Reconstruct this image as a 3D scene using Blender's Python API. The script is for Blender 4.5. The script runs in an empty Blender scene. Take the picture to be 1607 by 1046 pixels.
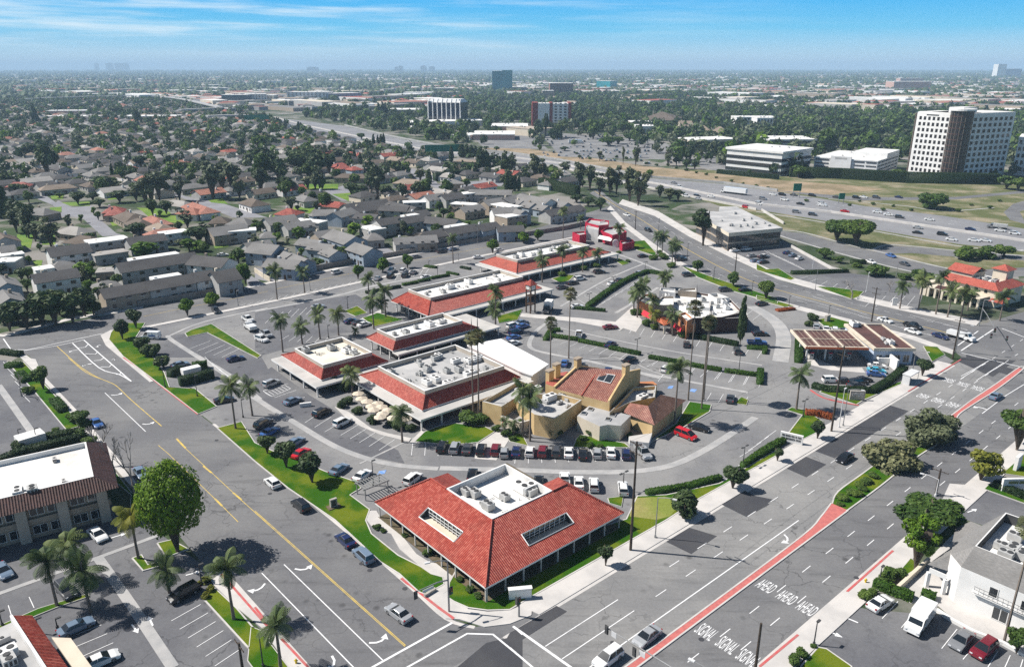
import bpy, math, random
import numpy as np
from mathutils import Vector
S = bpy.context.scene
COL = S.collection
rad = math.radians
# ------------------------------------------------------------------ camera, sky, sun, exposure
F, CX, CY, HZ, CAMZ = 1200.0, 803.5, 523.0, 105.0, 75.0
PIT = math.atan((CY - HZ) / F)
cam = bpy.data.cameras.new('camera'); co = bpy.data.objects.new('camera', cam); COL.objects.link(co)
co.location = (0, 0, CAMZ); co.rotation_euler = (math.pi / 2 - PIT, 0, 0)
cam.sensor_width = 36; cam.sensor_fit = 'HORIZONTAL'; cam.lens = 36 * F / 1607
cam.clip_start = 1; cam.clip_end = 90000
S.camera = co
SUN_EL = rad(47.6); SD = Vector((0.988 * math.cos(SUN_EL), -0.156 * math.cos(SUN_EL), -math.sin(SUN_EL)))
sl = bpy.data.lights.new('sun', 'SUN'); sl.energy = 5.0; sl.angle = rad(0.5); sl.color = (1.0, 0.955, 0.89)
so = bpy.data.objects.new('sun', sl); COL.objects.link(so); so.rotation_euler = SD.to_track_quat('-Z', 'Y').to_euler()
so.location = (-60, 40, 150)
W = bpy.data.worlds.new('World'); S.world = W; W.use_nodes = True
class N:
 """tiny node-tree helper"""
 def __init__(s, t): s.t = t; s.l = t.links
 def new(s, typ, **k):
  n = s.t.nodes.new(typ)
  for a, b in k.items(): setattr(n, a, b)
  return n
 def set(s, n, i, v):
  if hasattr(v, 'is_output'): s.l.new(v, n.inputs[i])
  else: n.inputs[i].default_value = v
 def math(s, op, a, b=0.0, c=None, clamp=False):
  n = s.new('ShaderNodeMath', operation=op, use_clamp=clamp); s.set(n, 0, a); s.set(n, 1, b)
  if c is not None: s.set(n, 2, c)
  return n.outputs[0]
 def mix(s, f, a, b, mode='MIX'):
  n = s.new('ShaderNodeMix', data_type='RGBA', blend_type=mode)
  s.set(n, 0, f); s.set(n, 6, a if hasattr(a, 'is_output') else (*a[:3], 1)); s.set(n, 7, b if hasattr(b, 'is_output') else (*b[:3], 1))
  return n.outputs[2]
 def ramp(s, f, stops):
  n = s.new('ShaderNodeValToRGB'); e = n.color_ramp.elements
  while len(e) < len(stops): e.new(0.5)
  for k, (p, c) in enumerate(stops):
   e[k].position = p; e[k].color = (*c, 1) if len(c) == 3 else c
  s.set(n, 0, f); return n.outputs[0]
 def noise(s, vec, scale, detail=4, rough=0.55, dims='3D'):
  n = s.new('ShaderNodeTexNoise', noise_dimensions=dims); n.inputs['Scale'].default_value = scale
  n.inputs['Detail'].default_value = detail; n.inputs['Roughness'].default_value = rough
  if vec is not None: s.l.new(vec, n.inputs['Vector'])
  return n.outputs[0]
 def smooth(s, v, a, b):
  n = s.new('ShaderNodeMapRange', interpolation_type='SMOOTHSTEP')
  s.set(n, 0, v); n.inputs[1].default_value = a; n.inputs[2].default_value = b
  return n.outputs[0]
t = N(W.node_tree); W.node_tree.nodes.clear()
out = t.new('ShaderNodeOutputWorld'); bg = t.new('ShaderNodeBackground'); t.l.new(bg.outputs[0], out.inputs[0])
sky = t.new('ShaderNodeTexSky', sky_type='NISHITA'); sky.sun_disc = False; sky.sun_elevation = SUN_EL
sky.sun_rotation = math.atan2(-0.988, 0.156); sky.altitude = 80; sky.air_density = 1.0; sky.dust_density = 0.6
tc = t.new('ShaderNodeTexCoord'); sx = t.new('ShaderNodeSeparateXYZ'); t.l.new(tc.outputs['Generated'], sx.inputs[0])
X, Y, Z = sx.outputs
az = t.math('ARCTAN2', X, Y)
low = t.ramp(t.math('MULTIPLY', Z, 10.0), [(0.0, (9.0, 11.6, 13.2)), (0.16, (6.8, 11.0, 13.6)), (0.42, (2.2, 9.2, 14.2)), (0.8, (0.5, 7.2, 14.8))])
cv = t.new('ShaderNodeCombineXYZ'); t.set(cv, 0, t.math('ADD', t.math('MULTIPLY', az, 3.0), t.math('MULTIPLY', Z, 9.0))); t.set(cv, 1, t.math('MULTIPLY', Z, 50.0))
cn = t.noise(cv.outputs[0], 1.2, 5, 0.55)
cm = t.smooth(cn, 0.42, 0.72)
lft = t.smooth(az, 0.42, -0.35)
cm = t.math('MULTIPLY', cm, t.math('MULTIPLY_ADD', lft, 0.85, 0.05))
cm = t.math('MULTIPLY', cm, t.smooth(Z, 0.004, 0.03))
low = t.mix(cm, low, (13.5, 15.3, 16.2))
colr = t.mix(t.smooth(Z, 0.09, 0.30), low, sky.outputs[0])
t.l.new(colr, bg.inputs[0]); bg.inputs[1].default_value = 0.05
S.view_settings.view_transform = 'Standard'; S.view_settings.look = 'None'
S.view_settings.exposure = 0.38; S.view_settings.gamma = 1.0
S.render.engine = 'CYCLES'
S.cycles.caustics_reflective = False; S.cycles.caustics_refractive = False; S.cycles.sample_clamp_indirect = 2.0; S.cycles.max_bounces = 5; S.cycles.diffuse_bounces = 1; S.cycles.glossy_bounces = 2; S.cycles.transmission_bounces = 2
S.cycles.volume_bounces = 1; S.cycles.transparent_max_bounces = 6; S.cycles.use_denoising = False
# ------------------------------------------------------------------ photograph pixels to points on the land
X0 = {'1': 0, '2': 400, '3': 800, '4': 1187}
Y0 = {'A': (80, 3.826), 'B': (320, 3.736), 'C': (560, 3.826), 'D': (786, 3.826)}
SP, CP = math.sin(PIT), math.cos(PIT)
def q(c, s):
 o = []
 for w in s.replace(';', ' ').split():
  x, y = w.split(',')[:2]; x, y = float(x), float(y)
  if c:
   y0, k = Y0[c[0]]; x, y = X0[c[1]] + x / k, y0 + y / k
  o.append((x, y))
 return o
def ray(p):
 u, v = (p[0] - CX) / F, (p[1] - CY) / F
 return u, CP - v * SP, -SP - v * CP
def G(p, z=0.0):
 d = ray(p); k = (z - CAMZ) / d[2]
 return (d[0] * k, d[1] * k, z)
def g(c, s, z=0.0): return [G(p, z) for p in q(c, s)]
def hit(p, P):
 """pixel ray against the plane of three points"""
 a, b, c = (Vector(x) for x in P[:3]); n = (b - a).cross(c - a); d = Vector(ray(p)); o = Vector((0, 0, CAMZ))
 return tuple(o + d * ((a - o).dot(n) / d.dot(n)))
def scr(w):
 """world point to photograph pixel"""
 x, y, z = w[0], w[1], w[2] - CAMZ
 d = y * CP - z * SP; v = -(y * SP + z * CP)
 return (CX + F * x / d, CY + F * v / d)
def depth(w): return w[1] * CP - (w[2] - CAMZ) * SP
def tall(b, p):
 """height at which the vertical over ground point b passes pixel p"""
 r = math.hypot(b[0], b[1]); d = ray(p); k = r / math.hypot(d[0], d[1])
 return CAMZ + d[2] * k
AX = Vector((0.7557, 0.6549)); BX = Vector((-0.6549, 0.7557))
ANG_A = math.atan2(AX.y, AX.x); ANG_B = math.atan2(BX.y, BX.x)
class Fr:
 """flat frame: origin and direction of its first axis"""
 def __init__(s, o, ang): s.o = Vector(o[:2]); s.a = Vector((math.cos(ang), math.sin(ang))); s.b = Vector((-s.a.y, s.a.x)); s.ang = ang
 def at(s, a, b, z=0.0):
  p = s.o + s.a * a + s.b * b; return (p.x, p.y, z)
 def to(s, w):
  d = Vector(w[:2]) - s.o; return d.dot(s.a), d.dot(s.b)
AB = Fr((0, 0), ANG_A)
# ------------------------------------------------------------------ materials
MATS = {}
def pbsdf(name):
 m = bpy.data.materials.new(name); m.use_nodes = True
 t = N(m.node_tree); return m, t, m.node_tree.nodes['Principled BSDF']
def mat(name, c, c2=None, vs=0.4, detail=5, rough=0.85, lo=0.35, hi=0.65, fine=0.0, fs=6.0, spec=0.3, metal=0.0, coat=0.0, bump=0.0, stretch=None):
 if name in MATS: return MATS[name]
 m, t, b = pbsdf(name)
 b.inputs['Roughness'].default_value = rough; b.inputs['Metallic'].default_value = metal
 b.inputs['Specular IOR Level'].default_value = spec; b.inputs['Coat Weight'].default_value = coat
 c2 = c2 or tuple(x * 0.85 for x in c)
 tcn = t.new('ShaderNodeTexCoord'); vec = tcn.outputs['Object']
 if stretch:
  mp = t.new('ShaderNodeMapping'); mp.inputs['Scale'].default_value = stretch[:3]; mp.inputs['Rotation'].default_value = (0, 0, stretch[3]); t.l.new(vec, mp.inputs[0]); v2 = mp.outputs[0]
 else: v2 = vec
 f = t.smooth(t.noise(v2, vs, detail), lo, hi)
 col = t.mix(f, c, c2)
 if fine:
  n2 = t.noise(vec, fs, 3, 0.7)
  col = t.mix(1.0, col, t.ramp(n2, [(0.25, (1 - fine,) * 3), (0.75, (1 + fine,) * 3)]), 'MULTIPLY')
 t.l.new(col, b.inputs['Base Color'])
 if bump:
  bn = t.new('ShaderNodeBump'); bn.inputs['Strength'].default_value = bump; bn.inputs['Distance'].default_value = 0.05
  t.l.new(t.noise(vec, fs, 4), bn.inputs['Height']); t.l.new(bn.outputs[0], b.inputs['Normal'])
 MATS[name] = m; return m
def road(name, c, c2, seam=None, wear=0.35):
 """old asphalt: mottles, crack lines, oil drips"""
 m, t, b = pbsdf(name); b.inputs['Roughness'].default_value = 0.9; b.inputs['Specular IOR Level'].default_value = 0.25
 P = t.new('ShaderNodeTexCoord').outputs['Object']
 if seam is not None:
  mp = t.new('ShaderNodeMapping'); mp.inputs['Scale'].default_value = (0.12, 1, 1); mp.inputs['Rotation'].default_value = (0, 0, -seam); t.l.new(P, mp.inputs[0]); v2 = mp.outputs[0]
 else: v2 = P
 col = t.mix(t.smooth(t.noise(P, 0.05, 8, 0.6), 0.38, 0.64), c, c2)
 col = t.mix(t.math('MULTIPLY', t.smooth(t.noise(v2, 0.45, 5, 0.65), 0.5, 0.72), wear), col, tuple(x * 0.55 for x in c))
 col = t.mix(1.0, col, t.ramp(t.noise(P, 2.2, 4, 0.75), [(0.25, (0.86,) * 3), (0.75, (1.14,) * 3)]), 'MULTIPLY')
 dn = t.new('ShaderNodeTexNoise'); dn.inputs['Scale'].default_value = 0.35; dn.inputs['Detail'].default_value = 5; t.l.new(P, dn.inputs['Vector'])
 wv = t.new('ShaderNodeVectorMath', operation='MULTIPLY_ADD'); t.l.new(dn.outputs['Color'], wv.inputs[0]); wv.inputs[1].default_value = (5, 5, 0); t.l.new(P, wv.inputs[2])
 vo = t.new('ShaderNodeTexVoronoi', feature='DISTANCE_TO_EDGE'); vo.inputs['Scale'].default_value = 0.11; t.l.new(wv.outputs[0], vo.inputs['Vector'])
 ck = t.math('MULTIPLY', t.math('LESS_THAN', vo.outputs['Distance'], 0.008), t.smooth(t.noise(P, 0.03, 3), 0.46, 0.6))
 v3 = t.new('ShaderNodeTexVoronoi'); v3.inputs['Scale'].default_value = 0.4; t.l.new(P, v3.inputs['Vector'])
 oil = t.math('MULTIPLY', t.smooth(v3.outputs['Distance'], 0.3, 0.08), t.smooth(t.noise(P, 0.12, 3), 0.5, 0.66))
 col = t.mix(t.math('MAXIMUM', t.math('MULTIPLY', ck, 0.5), t.math('MULTIPLY', oil, 0.65)), col, tuple(x * 0.3 for x in c))
 t.l.new(col, b.inputs['Base Color']); MATS[name] = m; return m
def tile(name, c1, c2, c3, pu=0.36, pv=0.42, bump=1.0, gloss=0.55):
 """barrel roof tiles: rolls up the slope, courses along it, each tile its own fired colour"""
 if name in MATS: return MATS[name]
 m, t, b = pbsdf(name); b.inputs['Roughness'].default_value = gloss; b.inputs['Specular IOR Level'].default_value = 0.35
 uv = t.new('ShaderNodeUVMap'); sp = t.new('ShaderNodeSeparateXYZ'); t.l.new(uv.outputs[0], sp.inputs[0])
 u = t.math('DIVIDE', sp.outputs[0], pu); v = t.math('DIVIDE', sp.outputs[1], pv)
 fu, fv = t.math('FLOOR', u), t.math('FLOOR', v)
 cb = t.new('ShaderNodeCombineXYZ'); t.set(cb, 0, fu); t.set(cb, 1, fv)
 wn = t.new('ShaderNodeTexWhiteNoise', noise_dimensions='2D'); t.l.new(cb.outputs[0], wn.inputs[0])
 col = t.ramp(wn.outputs[0], [(0.0, c1), (0.5, c2), (1.0, c3)])
 big = t.smooth(t.noise(uv.outputs[0], 0.22, 6, 0.65), 0.46, 0.66)
 col = t.mix(t.math('MULTIPLY', big, 0.55), col, tuple(x * 0.55 for x in c2))
 t.l.new(col, b.inputs['Base Color'])
 roll = t.math('ABSOLUTE', t.math('SINE', t.math('MULTIPLY', u, math.pi)))
 step = t.math('FRACT', v)
 h = t.math('ADD', t.math('MULTIPLY', roll, 0.10), t.math('MULTIPLY', t.math('SUBTRACT', 1.0, step), 0.07))
 bn = t.new('ShaderNodeBump'); bn.inputs['Strength'].default_value = bump; bn.inputs['Distance'].default_value = 1.0
 t.l.new(h, bn.inputs['Height']); t.l.new(bn.outputs[0], b.inputs['Normal'])
 MATS[name] = m; return m
def shingle(name, c1, c2, pv=0.3):
 if name in MATS: return MATS[name]
 m, t, b = pbsdf(name); b.inputs['Roughness'].default_value = 0.9; b.inputs['Specular IOR Level'].default_value = 0.2
 uv = t.new('ShaderNodeUVMap'); mp = t.new('ShaderNodeMapping'); mp.inputs['Scale'].default_value = (1.0, 3.2, 1); t.l.new(uv.outputs[0], mp.inputs[0])
 f = t.noise(mp.outputs[0], 1.6, 5, 0.7); big = t.noise(uv.outputs[0], 0.12, 3)
 col = t.mix(t.smooth(f, 0.35, 0.68), c1, c2)
 col = t.mix(t.math('MULTIPLY', t.smooth(big, 0.4, 0.7), 0.5), col, tuple(x * 0.7 for x in c1))
 t.l.new(col, b.inputs['Base Color'])
 MATS[name] = m; return m
def leafm(name, dark, light, trans=0.25):
 if name in MATS: return MATS[name]
 m, t, b = pbsdf(name); at = t.new('ShaderNodeAttribute', attribute_name='tint')
 oi = t.new('ShaderNodeObjectInfo')
 col = t.mix(at.outputs['Fac'], dark, light)
 col = t.mix(1.0, col, t.ramp(oi.outputs['Random'], [(0.0, (0.75, 0.8, 0.75)), (0.5, (1, 1, 1)), (1.0, (1.3, 1.2, 1.0))]), 'MULTIPLY')
 t.l.new(col, b.inputs['Base Color']); b.inputs['Roughness'].default_value = 0.6; b.inputs['Specular IOR Level'].default_value = 0.25
 tr = t.new('ShaderNodeBsdfTranslucent'); t.l.new(col, tr.inputs[0])
 ms = t.new('ShaderNodeMixShader'); ms.inputs[0].default_value = trans
 o = [n for n in m.node_tree.nodes if n.type == 'OUTPUT_MATERIAL'][0]
 t.l.new(b.outputs[0], ms.inputs[1]); t.l.new(tr.outputs[0], ms.inputs[2]); t.l.new(ms.outputs[0], o.inputs[0])
 MATS[name] = m; return m
def glassm(name, c, rough=0.08, spec=0.8):
 return mat(name, c, tuple(x * 1.3 for x in c), vs=0.15, rough=rough, spec=spec)
# ------------------------------------------------------------------ mesh builder, things, labels
class MB:
 def __init__(s): s.v = []; s.f = []; s.m = []
 def face(s, pts, m=0):
  k = len(s.v); s.v += [tuple(p) for p in pts]; s.f.append(tuple(range(k, k + len(pts)))); s.m.append(m)
 def prism(s, poly, z0, z1, m=0, ms=None, bottom=False):
  P = [(p[0], p[1]) for p in poly]
  if sum(P[i][0] * P[(i + 1) % len(P)][1] - P[(i + 1) % len(P)][0] * P[i][1] for i in range(len(P))) < 0: P = P[::-1]
  s.face([(x, y, z1) for x, y in P], m)
  if bottom: s.face([(x, y, z0) for x, y in P[::-1]], m)
  for i in range(len(P)):
   a, b = P[i], P[(i + 1) % len(P)]
   s.face([(*a, z0), (*b, z0), (*b, z1), (*a, z1)], m if ms is None else ms)
 def box(s, c, sz, rz=0.0, m=0, bottom=True):
  ca, sa = math.cos(rz), math.sin(rz); hx, hy = sz[0] / 2, sz[1] / 2
  P = [(c[0] + x * ca - y * sa, c[1] + x * sa + y * ca) for x, y in ((-hx, -hy), (hx, -hy), (hx, hy), (-hx, hy))]
  s.prism(P, c[2], c[2] + sz[2], m, bottom=bottom)
 def fbox(s, fr, a0, a1, b0, b1, z0, z1, m=0, ms=None, bottom=True):
  s.prism([fr.at(a0, b0), fr.at(a1, b0), fr.at(a1, b1), fr.at(a0, b1)], z0, z1, m, ms, bottom)
 def tube(s, pts, rs, n=6, m=0, cap=True):
  pts = [Vector(p) for p in pts]; rings = []
  if not hasattr(rs, '__len__'): rs = [rs] * len(pts)
  for i, p in enumerate(pts):
   d = (pts[min(i + 1, len(pts) - 1)] - pts[max(i - 1, 0)]).normalized()
   if not i: x = d.cross(Vector((1, 0, 0)) if abs(d.z) > 0.9 else Vector((0, 0, 1))).normalized()
   else: x = (x - d * x.dot(d)).normalized()
   y = d.cross(x)
   k = len(s.v); s.v += [tuple(p + x * (rs[i] * math.cos(2 * math.pi * j / n)) + y * (rs[i] * math.sin(2 * math.pi * j / n))) for j in range(n)]
   rings.append(k)
  for a, b in zip(rings, rings[1:]):
   for j in range(n):
    s.f.append((a + j, b + j, b + (j + 1) % n, a + (j + 1) % n)); s.m.append(m)
  if cap:
   s.f.append(tuple(rings[-1] + j for j in range(n))[::-1]); s.m.append(m)
   s.f.append(tuple(rings[0] + j for j in range(n))); s.m.append(m)
 def loft(s, rings, m=0, cap=True):
  n = len(rings[0]); ks = []
  for r in rings: ks.append(len(s.v)); s.v += [tuple(p) for p in r]
  for a, b in zip(ks, ks[1:]):
   for j in range(n): s.f.append((a + j, a + (j + 1) % n, b + (j + 1) % n, b + j)); s.m.append(m)
  if cap:
   s.f.append(tuple(ks[0] + j for j in range(n))[::-1]); s.m.append(m)
   s.f.append(tuple(ks[-1] + j for j in range(n))); s.m.append(m)
 def build(s, name, mats, parent=None, smooth=False, kind=None):
  off = Vector((0, 0, 0)); p = parent
  while p is not None: off += p.location; p = p.parent
  me = bpy.data.meshes.new(name)
  V = np.array(s.v, dtype=np.float64).reshape(-1, 3) - np.array(off)
  me.from_pydata(V.tolist(), [], s.f)
  if not isinstance(mats, (list, tuple)): mats = [mats]
  for mm in mats: me.materials.append(mm)
  me.polygons.foreach_set('material_index', s.m)
  if smooth: me.polygons.foreach_set('use_smooth', [True] * len(s.f))
  me.update()
  uvl = me.uv_layers.new(name='UVMap'); nl = len(me.loops)
  nr = np.empty(len(s.f) * 3); me.polygons.foreach_get('normal', nr); nr = nr.reshape(-1, 3)
  tot = np.empty(len(s.f), dtype=np.int32); me.polygons.foreach_get('loop_total', tot)
  vi = np.empty(nl, dtype=np.int32); me.loops.foreach_get('vertex_index', vi)
  L = np.repeat(nr, tot, axis=0); flat = np.hypot(L[:, 0], L[:, 1]) < 0.05
  ux, uy = -L[:, 1].copy(), L[:, 0].copy(); h = np.hypot(ux, uy) + 1e-9; ux /= h; uy /= h
  ux[flat] = AX.x; uy[flat] = AX.y
  vx, vy, vz = L[:, 1] * 0 - L[:, 2] * uy, L[:, 2] * ux, L[:, 0] * uy - L[:, 1] * ux
  P = V[vi]; uvs = np.stack([P[:, 0] * ux + P[:, 1] * uy, P[:, 0] * vx + P[:, 1] * vy + P[:, 2] * vz], 1)
  uvl.data.foreach_set('uv', uvs.ravel().astype(np.float32))
  o = bpy.data.objects.new(name, me); COL.objects.link(o)
  if parent is not None: o.parent = parent
  if kind: o['kind'] = kind
  return o
def tag(o, label, cat, group=None):
 o['label'] = label; o['category'] = cat
 if group: o['group'] = group
 return o
def thing(name, label, cat, loc=(0, 0, 0), group=None):
 o = bpy.data.objects.new(name, None); COL.objects.link(o); o.location = loc; o.empty_display_size = 0.5
 return tag(o, label, cat, group)
def dup(root, loc=None, rz=None, sc=None):
 r = root.copy(); COL.objects.link(r)
 if loc is not None: r.location = loc
 if rz is not None: r.rotation_euler = (0, 0, rz)
 if sc is not None: r.scale = sc
 for ch in list(root.children):
  c = dup(ch); c.parent = r
 return r
def setmat(o, i, m):
 o.material_slots[i].link = 'OBJECT'; o.material_slots[i].material = m
ORD = 'first second third fourth fifth sixth seventh eighth ninth tenth eleventh twelfth thirteenth fourteenth fifteenth sixteenth seventeenth eighteenth nineteenth twentieth'.split()
TENS = {20: 'twenty', 30: 'thirty', 40: 'forty', 50: 'fifty', 60: 'sixty', 70: 'seventy', 80: 'eighty', 90: 'ninety'}
def ordn(k):
 if k <= 20: return ORD[k - 1]
 tn, u = k // 10 * 10, k % 10
 if tn >= 100: return 'hundred and ' + ordn(k - 100)
 return TENS[tn] + '-' + ORD[u - 1] if u else TENS[tn][:-1] + 'ieth'
def rowlabels(items, phrase, cat, group):
 """items: (object, look). A look that occurs once in the row needs no place; others count from the left."""
 by = {}
 for o, look in items: by.setdefault(look, []).append(o)
 for look, os_ in by.items():
  os_.sort(key=lambda o: scr(o.location)[0])
  for k, o in enumerate(os_):
   lb = f'{look} {phrase}'
   if len(os_) == 2: lb += ', the ' + ('left' if k == 0 else 'right') + ' of two'
   elif len(os_) > 2: lb += f', {ordn(k + 1)} from the left' if k else ', leftmost'
   tag(o, lb, cat, group)
def struct(mb, name, m, kind='structure'): return mb.build(name, m, kind=kind)
# ------------------------------------------------------------------ the land, roads, lots, lawns
ASPH = road('street_asphalt', (0.15, 0.15, 0.157), (0.20, 0.198, 0.198), ANG_B, .5)
ASPH2 = road('boulevard_asphalt', (0.20, 0.199, 0.20), (0.275, 0.27, 0.262), ANG_A, .45)
LOTM = road('lot_asphalt', (0.26, 0.256, 0.252), (0.18, 0.18, 0.188), None, .4)
LOTD = road('dark_lot_asphalt', (0.125, 0.126, 0.138), (0.18, 0.18, 0.185), None, .4)
PATCH = mat('new_asphalt', (0.055, 0.056, 0.064), (0.07, 0.07, 0.075), vs=0.2, fine=0.1, rough=0.85)
CONC = mat('concrete', (0.60, 0.57, 0.54), (0.50, 0.48, 0.46), vs=0.25, fine=0.06, rough=0.9)
CONC2 = mat('worn_concrete', (0.43, 0.42, 0.41), (0.34, 0.34, 0.34), vs=0.3, fine=0.1, rough=0.9)
PAINT = mat('road_paint', (0.80, 0.80, 0.80), (0.55, 0.55, 0.55), vs=1.2, detail=8, lo=0.5, hi=0.8, rough=0.7)
YEL = mat('yellow_paint', (0.70, 0.50, 0.10), (0.50, 0.38, 0.14), vs=1.0, detail=8, rough=0.7)
REDP = mat('red_kerb_paint', (0.55, 0.10, 0.10), (0.45, 0.16, 0.15), vs=0.8, rough=0.8)
BRICK = mat('red_stamped_concrete', (0.56, 0.17, 0.15), (0.47, 0.14, 0.13), vs=1.5, fine=0.15, fs=9, rough=0.85)
GRASS = mat('lawn', (0.03, 0.10, 0.004), (0.13, 0.165, 0.012), vs=0.15, lo=.42, hi=.64, detail=9, fine=0.3, fs=5, rough=0.95, spec=0.1)
GRASSY = mat('dry_lawn', (0.20, 0.24, 0.05), (0.30, 0.27, 0.10), vs=0.12, detail=7, fine=0.25, fs=3, rough=0.95, spec=0.1)
DRY = mat('dry_verge', (0.31, 0.265, 0.185), (0.115, 0.13, 0.055), lo=.3, hi=.58, vs=0.06, detail=9, fine=0.3, fs=0.8, rough=0.98, spec=0.1)
BANK = mat('bare_bank', (0.38, 0.29, 0.20), (0.22, 0.18, 0.11), vs=0.05, detail=9, fine=0.25, fs=0.5, rough=0.98, spec=0.1)
FWYM = mat('freeway_concrete', (0.26, 0.26, 0.27), (0.21, 0.21, 0.22), vs=0.04, fine=0.08, fs=0.6, rough=0.9)
SOIL = mat('planter_soil', (0.16, 0.12, 0.08), (0.10, 0.09, 0.05), vs=1.0, fine=0.3, rough=0.98)
def strip(mb, pts, w, z, m=0, z0=None):
 """flat ribbon along a polyline (or a low kerb when z0 is given)"""
 P = [Vector(p[:2]) for p in pts]; L = []; Rr = []
 for i, p in enumerate(P):
  d = Vector((0, 0))
  if i: d += (p - P[i - 1]).normalized()
  if i < len(P) - 1: d += (P[i + 1] - p).normalized()
  d.normalize(); n = Vector((-d.y, d.x)) * (w / 2)
  L.append(p + n); Rr.append(p - n)
 for i in range(len(P) - 1):
  quad = [Rr[i], Rr[i + 1], L[i + 1], L[i]]
  mb.face([(*v, z) for v in quad], m)
  if z0 is not None:
   for a, b in ((Rr[i], Rr[i + 1]), (L[i + 1], L[i])):
    mb.face([(*a, z0), (*b, z0), (*b, z), (*a, z)], m)
 if z0 is not None:
  for a, b in ((L[0], Rr[0]), (Rr[-1], L[-1])): mb.face([(*a, z0), (*b, z0), (*b, z), (*a, z)], m)
def smoothpts(pts, k=4):
 o = []; n = len(pts)
 for i in range(n - 1):
  p0, p1, p2, p3 = [Vector(pts[max(0, min(n - 1, j))][:2]) for j in (i - 1, i, i + 1, i + 2)]
  for s in range(k):
   u = s / k
   o.append(tuple(0.5 * ((2 * p1) + (p2 - p0) * u + (2 * p0 - 5 * p1 + 4 * p2 - p3) * u * u + (3 * p1 - p0 - 3 * p2 + p3) * u ** 3)))
 o.append(tuple(pts[-1][:2])); return o
def flat(name, polys, z, m, kind='structure'):
 mb = MB()
 for i, P in enumerate(polys): mb.prism(P, z - 0.3, z + 0.0007 * i, 0)
 return struct(mb, name, m, kind)
def raised(name, polys, z, m, kerb=None, kind='structure'):
 mb = MB()
 for i, P in enumerate(polys):
  mb.prism(P, -0.05, z + 0.0008 * i, 0)
 o = struct(mb, name, [m], kind)
 if kerb:
  kb = MB()
  for P in polys: strip(kb, list(P) + [P[0]], 0.22, z + 0.02, 0, -0.04)
  struct(kb, kerb, CONC)
 return o
# the big sheet: town floor, out to the horizon
m, t, b = pbsdf('town_floor'); b.inputs['Roughness'].default_value = 0.95; b.inputs['Specular IOR Level'].default_value = 0.1
tcn = t.new('ShaderNodeTexCoord'); P = tcn.outputs['Object']
n1 = t.noise(P, 0.012, 8, 0.65); n2 = t.noise(P, 0.06, 5, 0.6)
vo = t.new('ShaderNodeTexVoronoi'); vo.inputs['Scale'].default_value = 0.035; t.l.new(P, vo.inputs['Vector'])
hs = t.new('ShaderNodeSeparateColor'); t.l.new(vo.outputs['Color'], hs.inputs[0])
colr = t.mix(t.smooth(n2, 0.42, 0.6), (0.055, 0.085, 0.035), (0.20, 0.19, 0.165))
colr = t.mix(t.smooth(hs.outputs[0], 0.72, 0.8), colr, (0.26, 0.245, 0.225))
colr = t.mix(t.smooth(n1, 0.47, 0.62), colr, (0.04, 0.062, 0.03))
t.l.new(colr, b.inputs['Base Color'])
mb = MB(); prev = None
rs = [0.5, 150, 400, 1000, 2500, 6000, 13000, 26000]; nn = 48
for r0, r1 in zip(rs, rs[1:]):
 for k in range(nn):
  a0, a1 = 2 * math.pi * k / nn, 2 * math.pi * (k + 1) / nn
  mb.face([(r0 * math.cos(a0), r0 * math.sin(a0), 0), (r1 * math.cos(a0), r1 * math.sin(a0), 0), (r1 * math.cos(a1), r1 * math.sin(a1), 0), (r0 * math.cos(a1), r0 * math.sin(a1), 0)])
struct(mb, 'ground', m)
BV = Fr(G((834, 966)), ANG_A)          # boulevard: s along, t towards the shopping centre, kerb at 0
bvs = lambda p: BV.to(G(p))[0]
# freeway land
flat('dry_verge', [[G(p) for p in [(890, 252), (1000, 262), (1230, 272), (1420, 280), (1640, 292), (1660, 420), (1480, 430), (1440, 418), (1250, 372), (1150, 330), (1060, 300), (985, 282)]]], 0.012, DRY)
flat('bare_bank', [[G(p) for p in [(735, 236), (800, 229), (1025, 262), (1220, 283), (1330, 290), (1390, 297), (1300, 306), (1220, 301), (1136, 287.5), (1025, 279.5), (878, 251), (800, 240)]]], 0.02, BANK)
FW = [(452, 187), (541, 197.6), (609, 214), (681, 228), (740, 236), (800, 241), (878, 252.5), (946, 265.6), (1025, 280), (1136, 289), (1220, 301), (1291, 312), (1354, 323), (1481, 338.7), (1640, 364)]
FWB = [(1640, 396), (1505, 383), (1380, 361.5), (1275, 343), (1187, 329), (1100, 312), (1040, 299), (983, 288), (878, 262), (724, 246), (661, 241), (583, 226), (478, 205), (430, 186)]
flat('freeway', [[G(p) for p in FW + FWB]], 0.028, FWYM)
flat('ramp', [[G(p) for p in P] for P in (
 [(1220, 299), (1292, 305), (1345, 309), (1420, 309.5), (1500, 309), (1607, 299), (1607, 303), (1500, 313), (1420, 314), (1350, 315), (1300, 311)],
 [(1225, 362), (1260, 366), (1330, 385), (1395, 400), (1440, 412), (1500, 425), (1640, 418), (1640, 432), (1500, 438), (1425, 424), (1330, 400), (1250, 377), (1215, 368)],
 [(1380, 398), (1370, 392), (1395, 385), (1440, 388), (1520, 396), (1640, 402), (1640, 410), (1500, 403), (1430, 397), (1405, 398)],
 [(1585, 345), (1575, 333), (1590, 320), (1640, 306), (1640, 320), (1600, 332), (1607, 345), (1640, 352), (1640, 360)])], 0.034, ASPH)
kb = MB()
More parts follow.
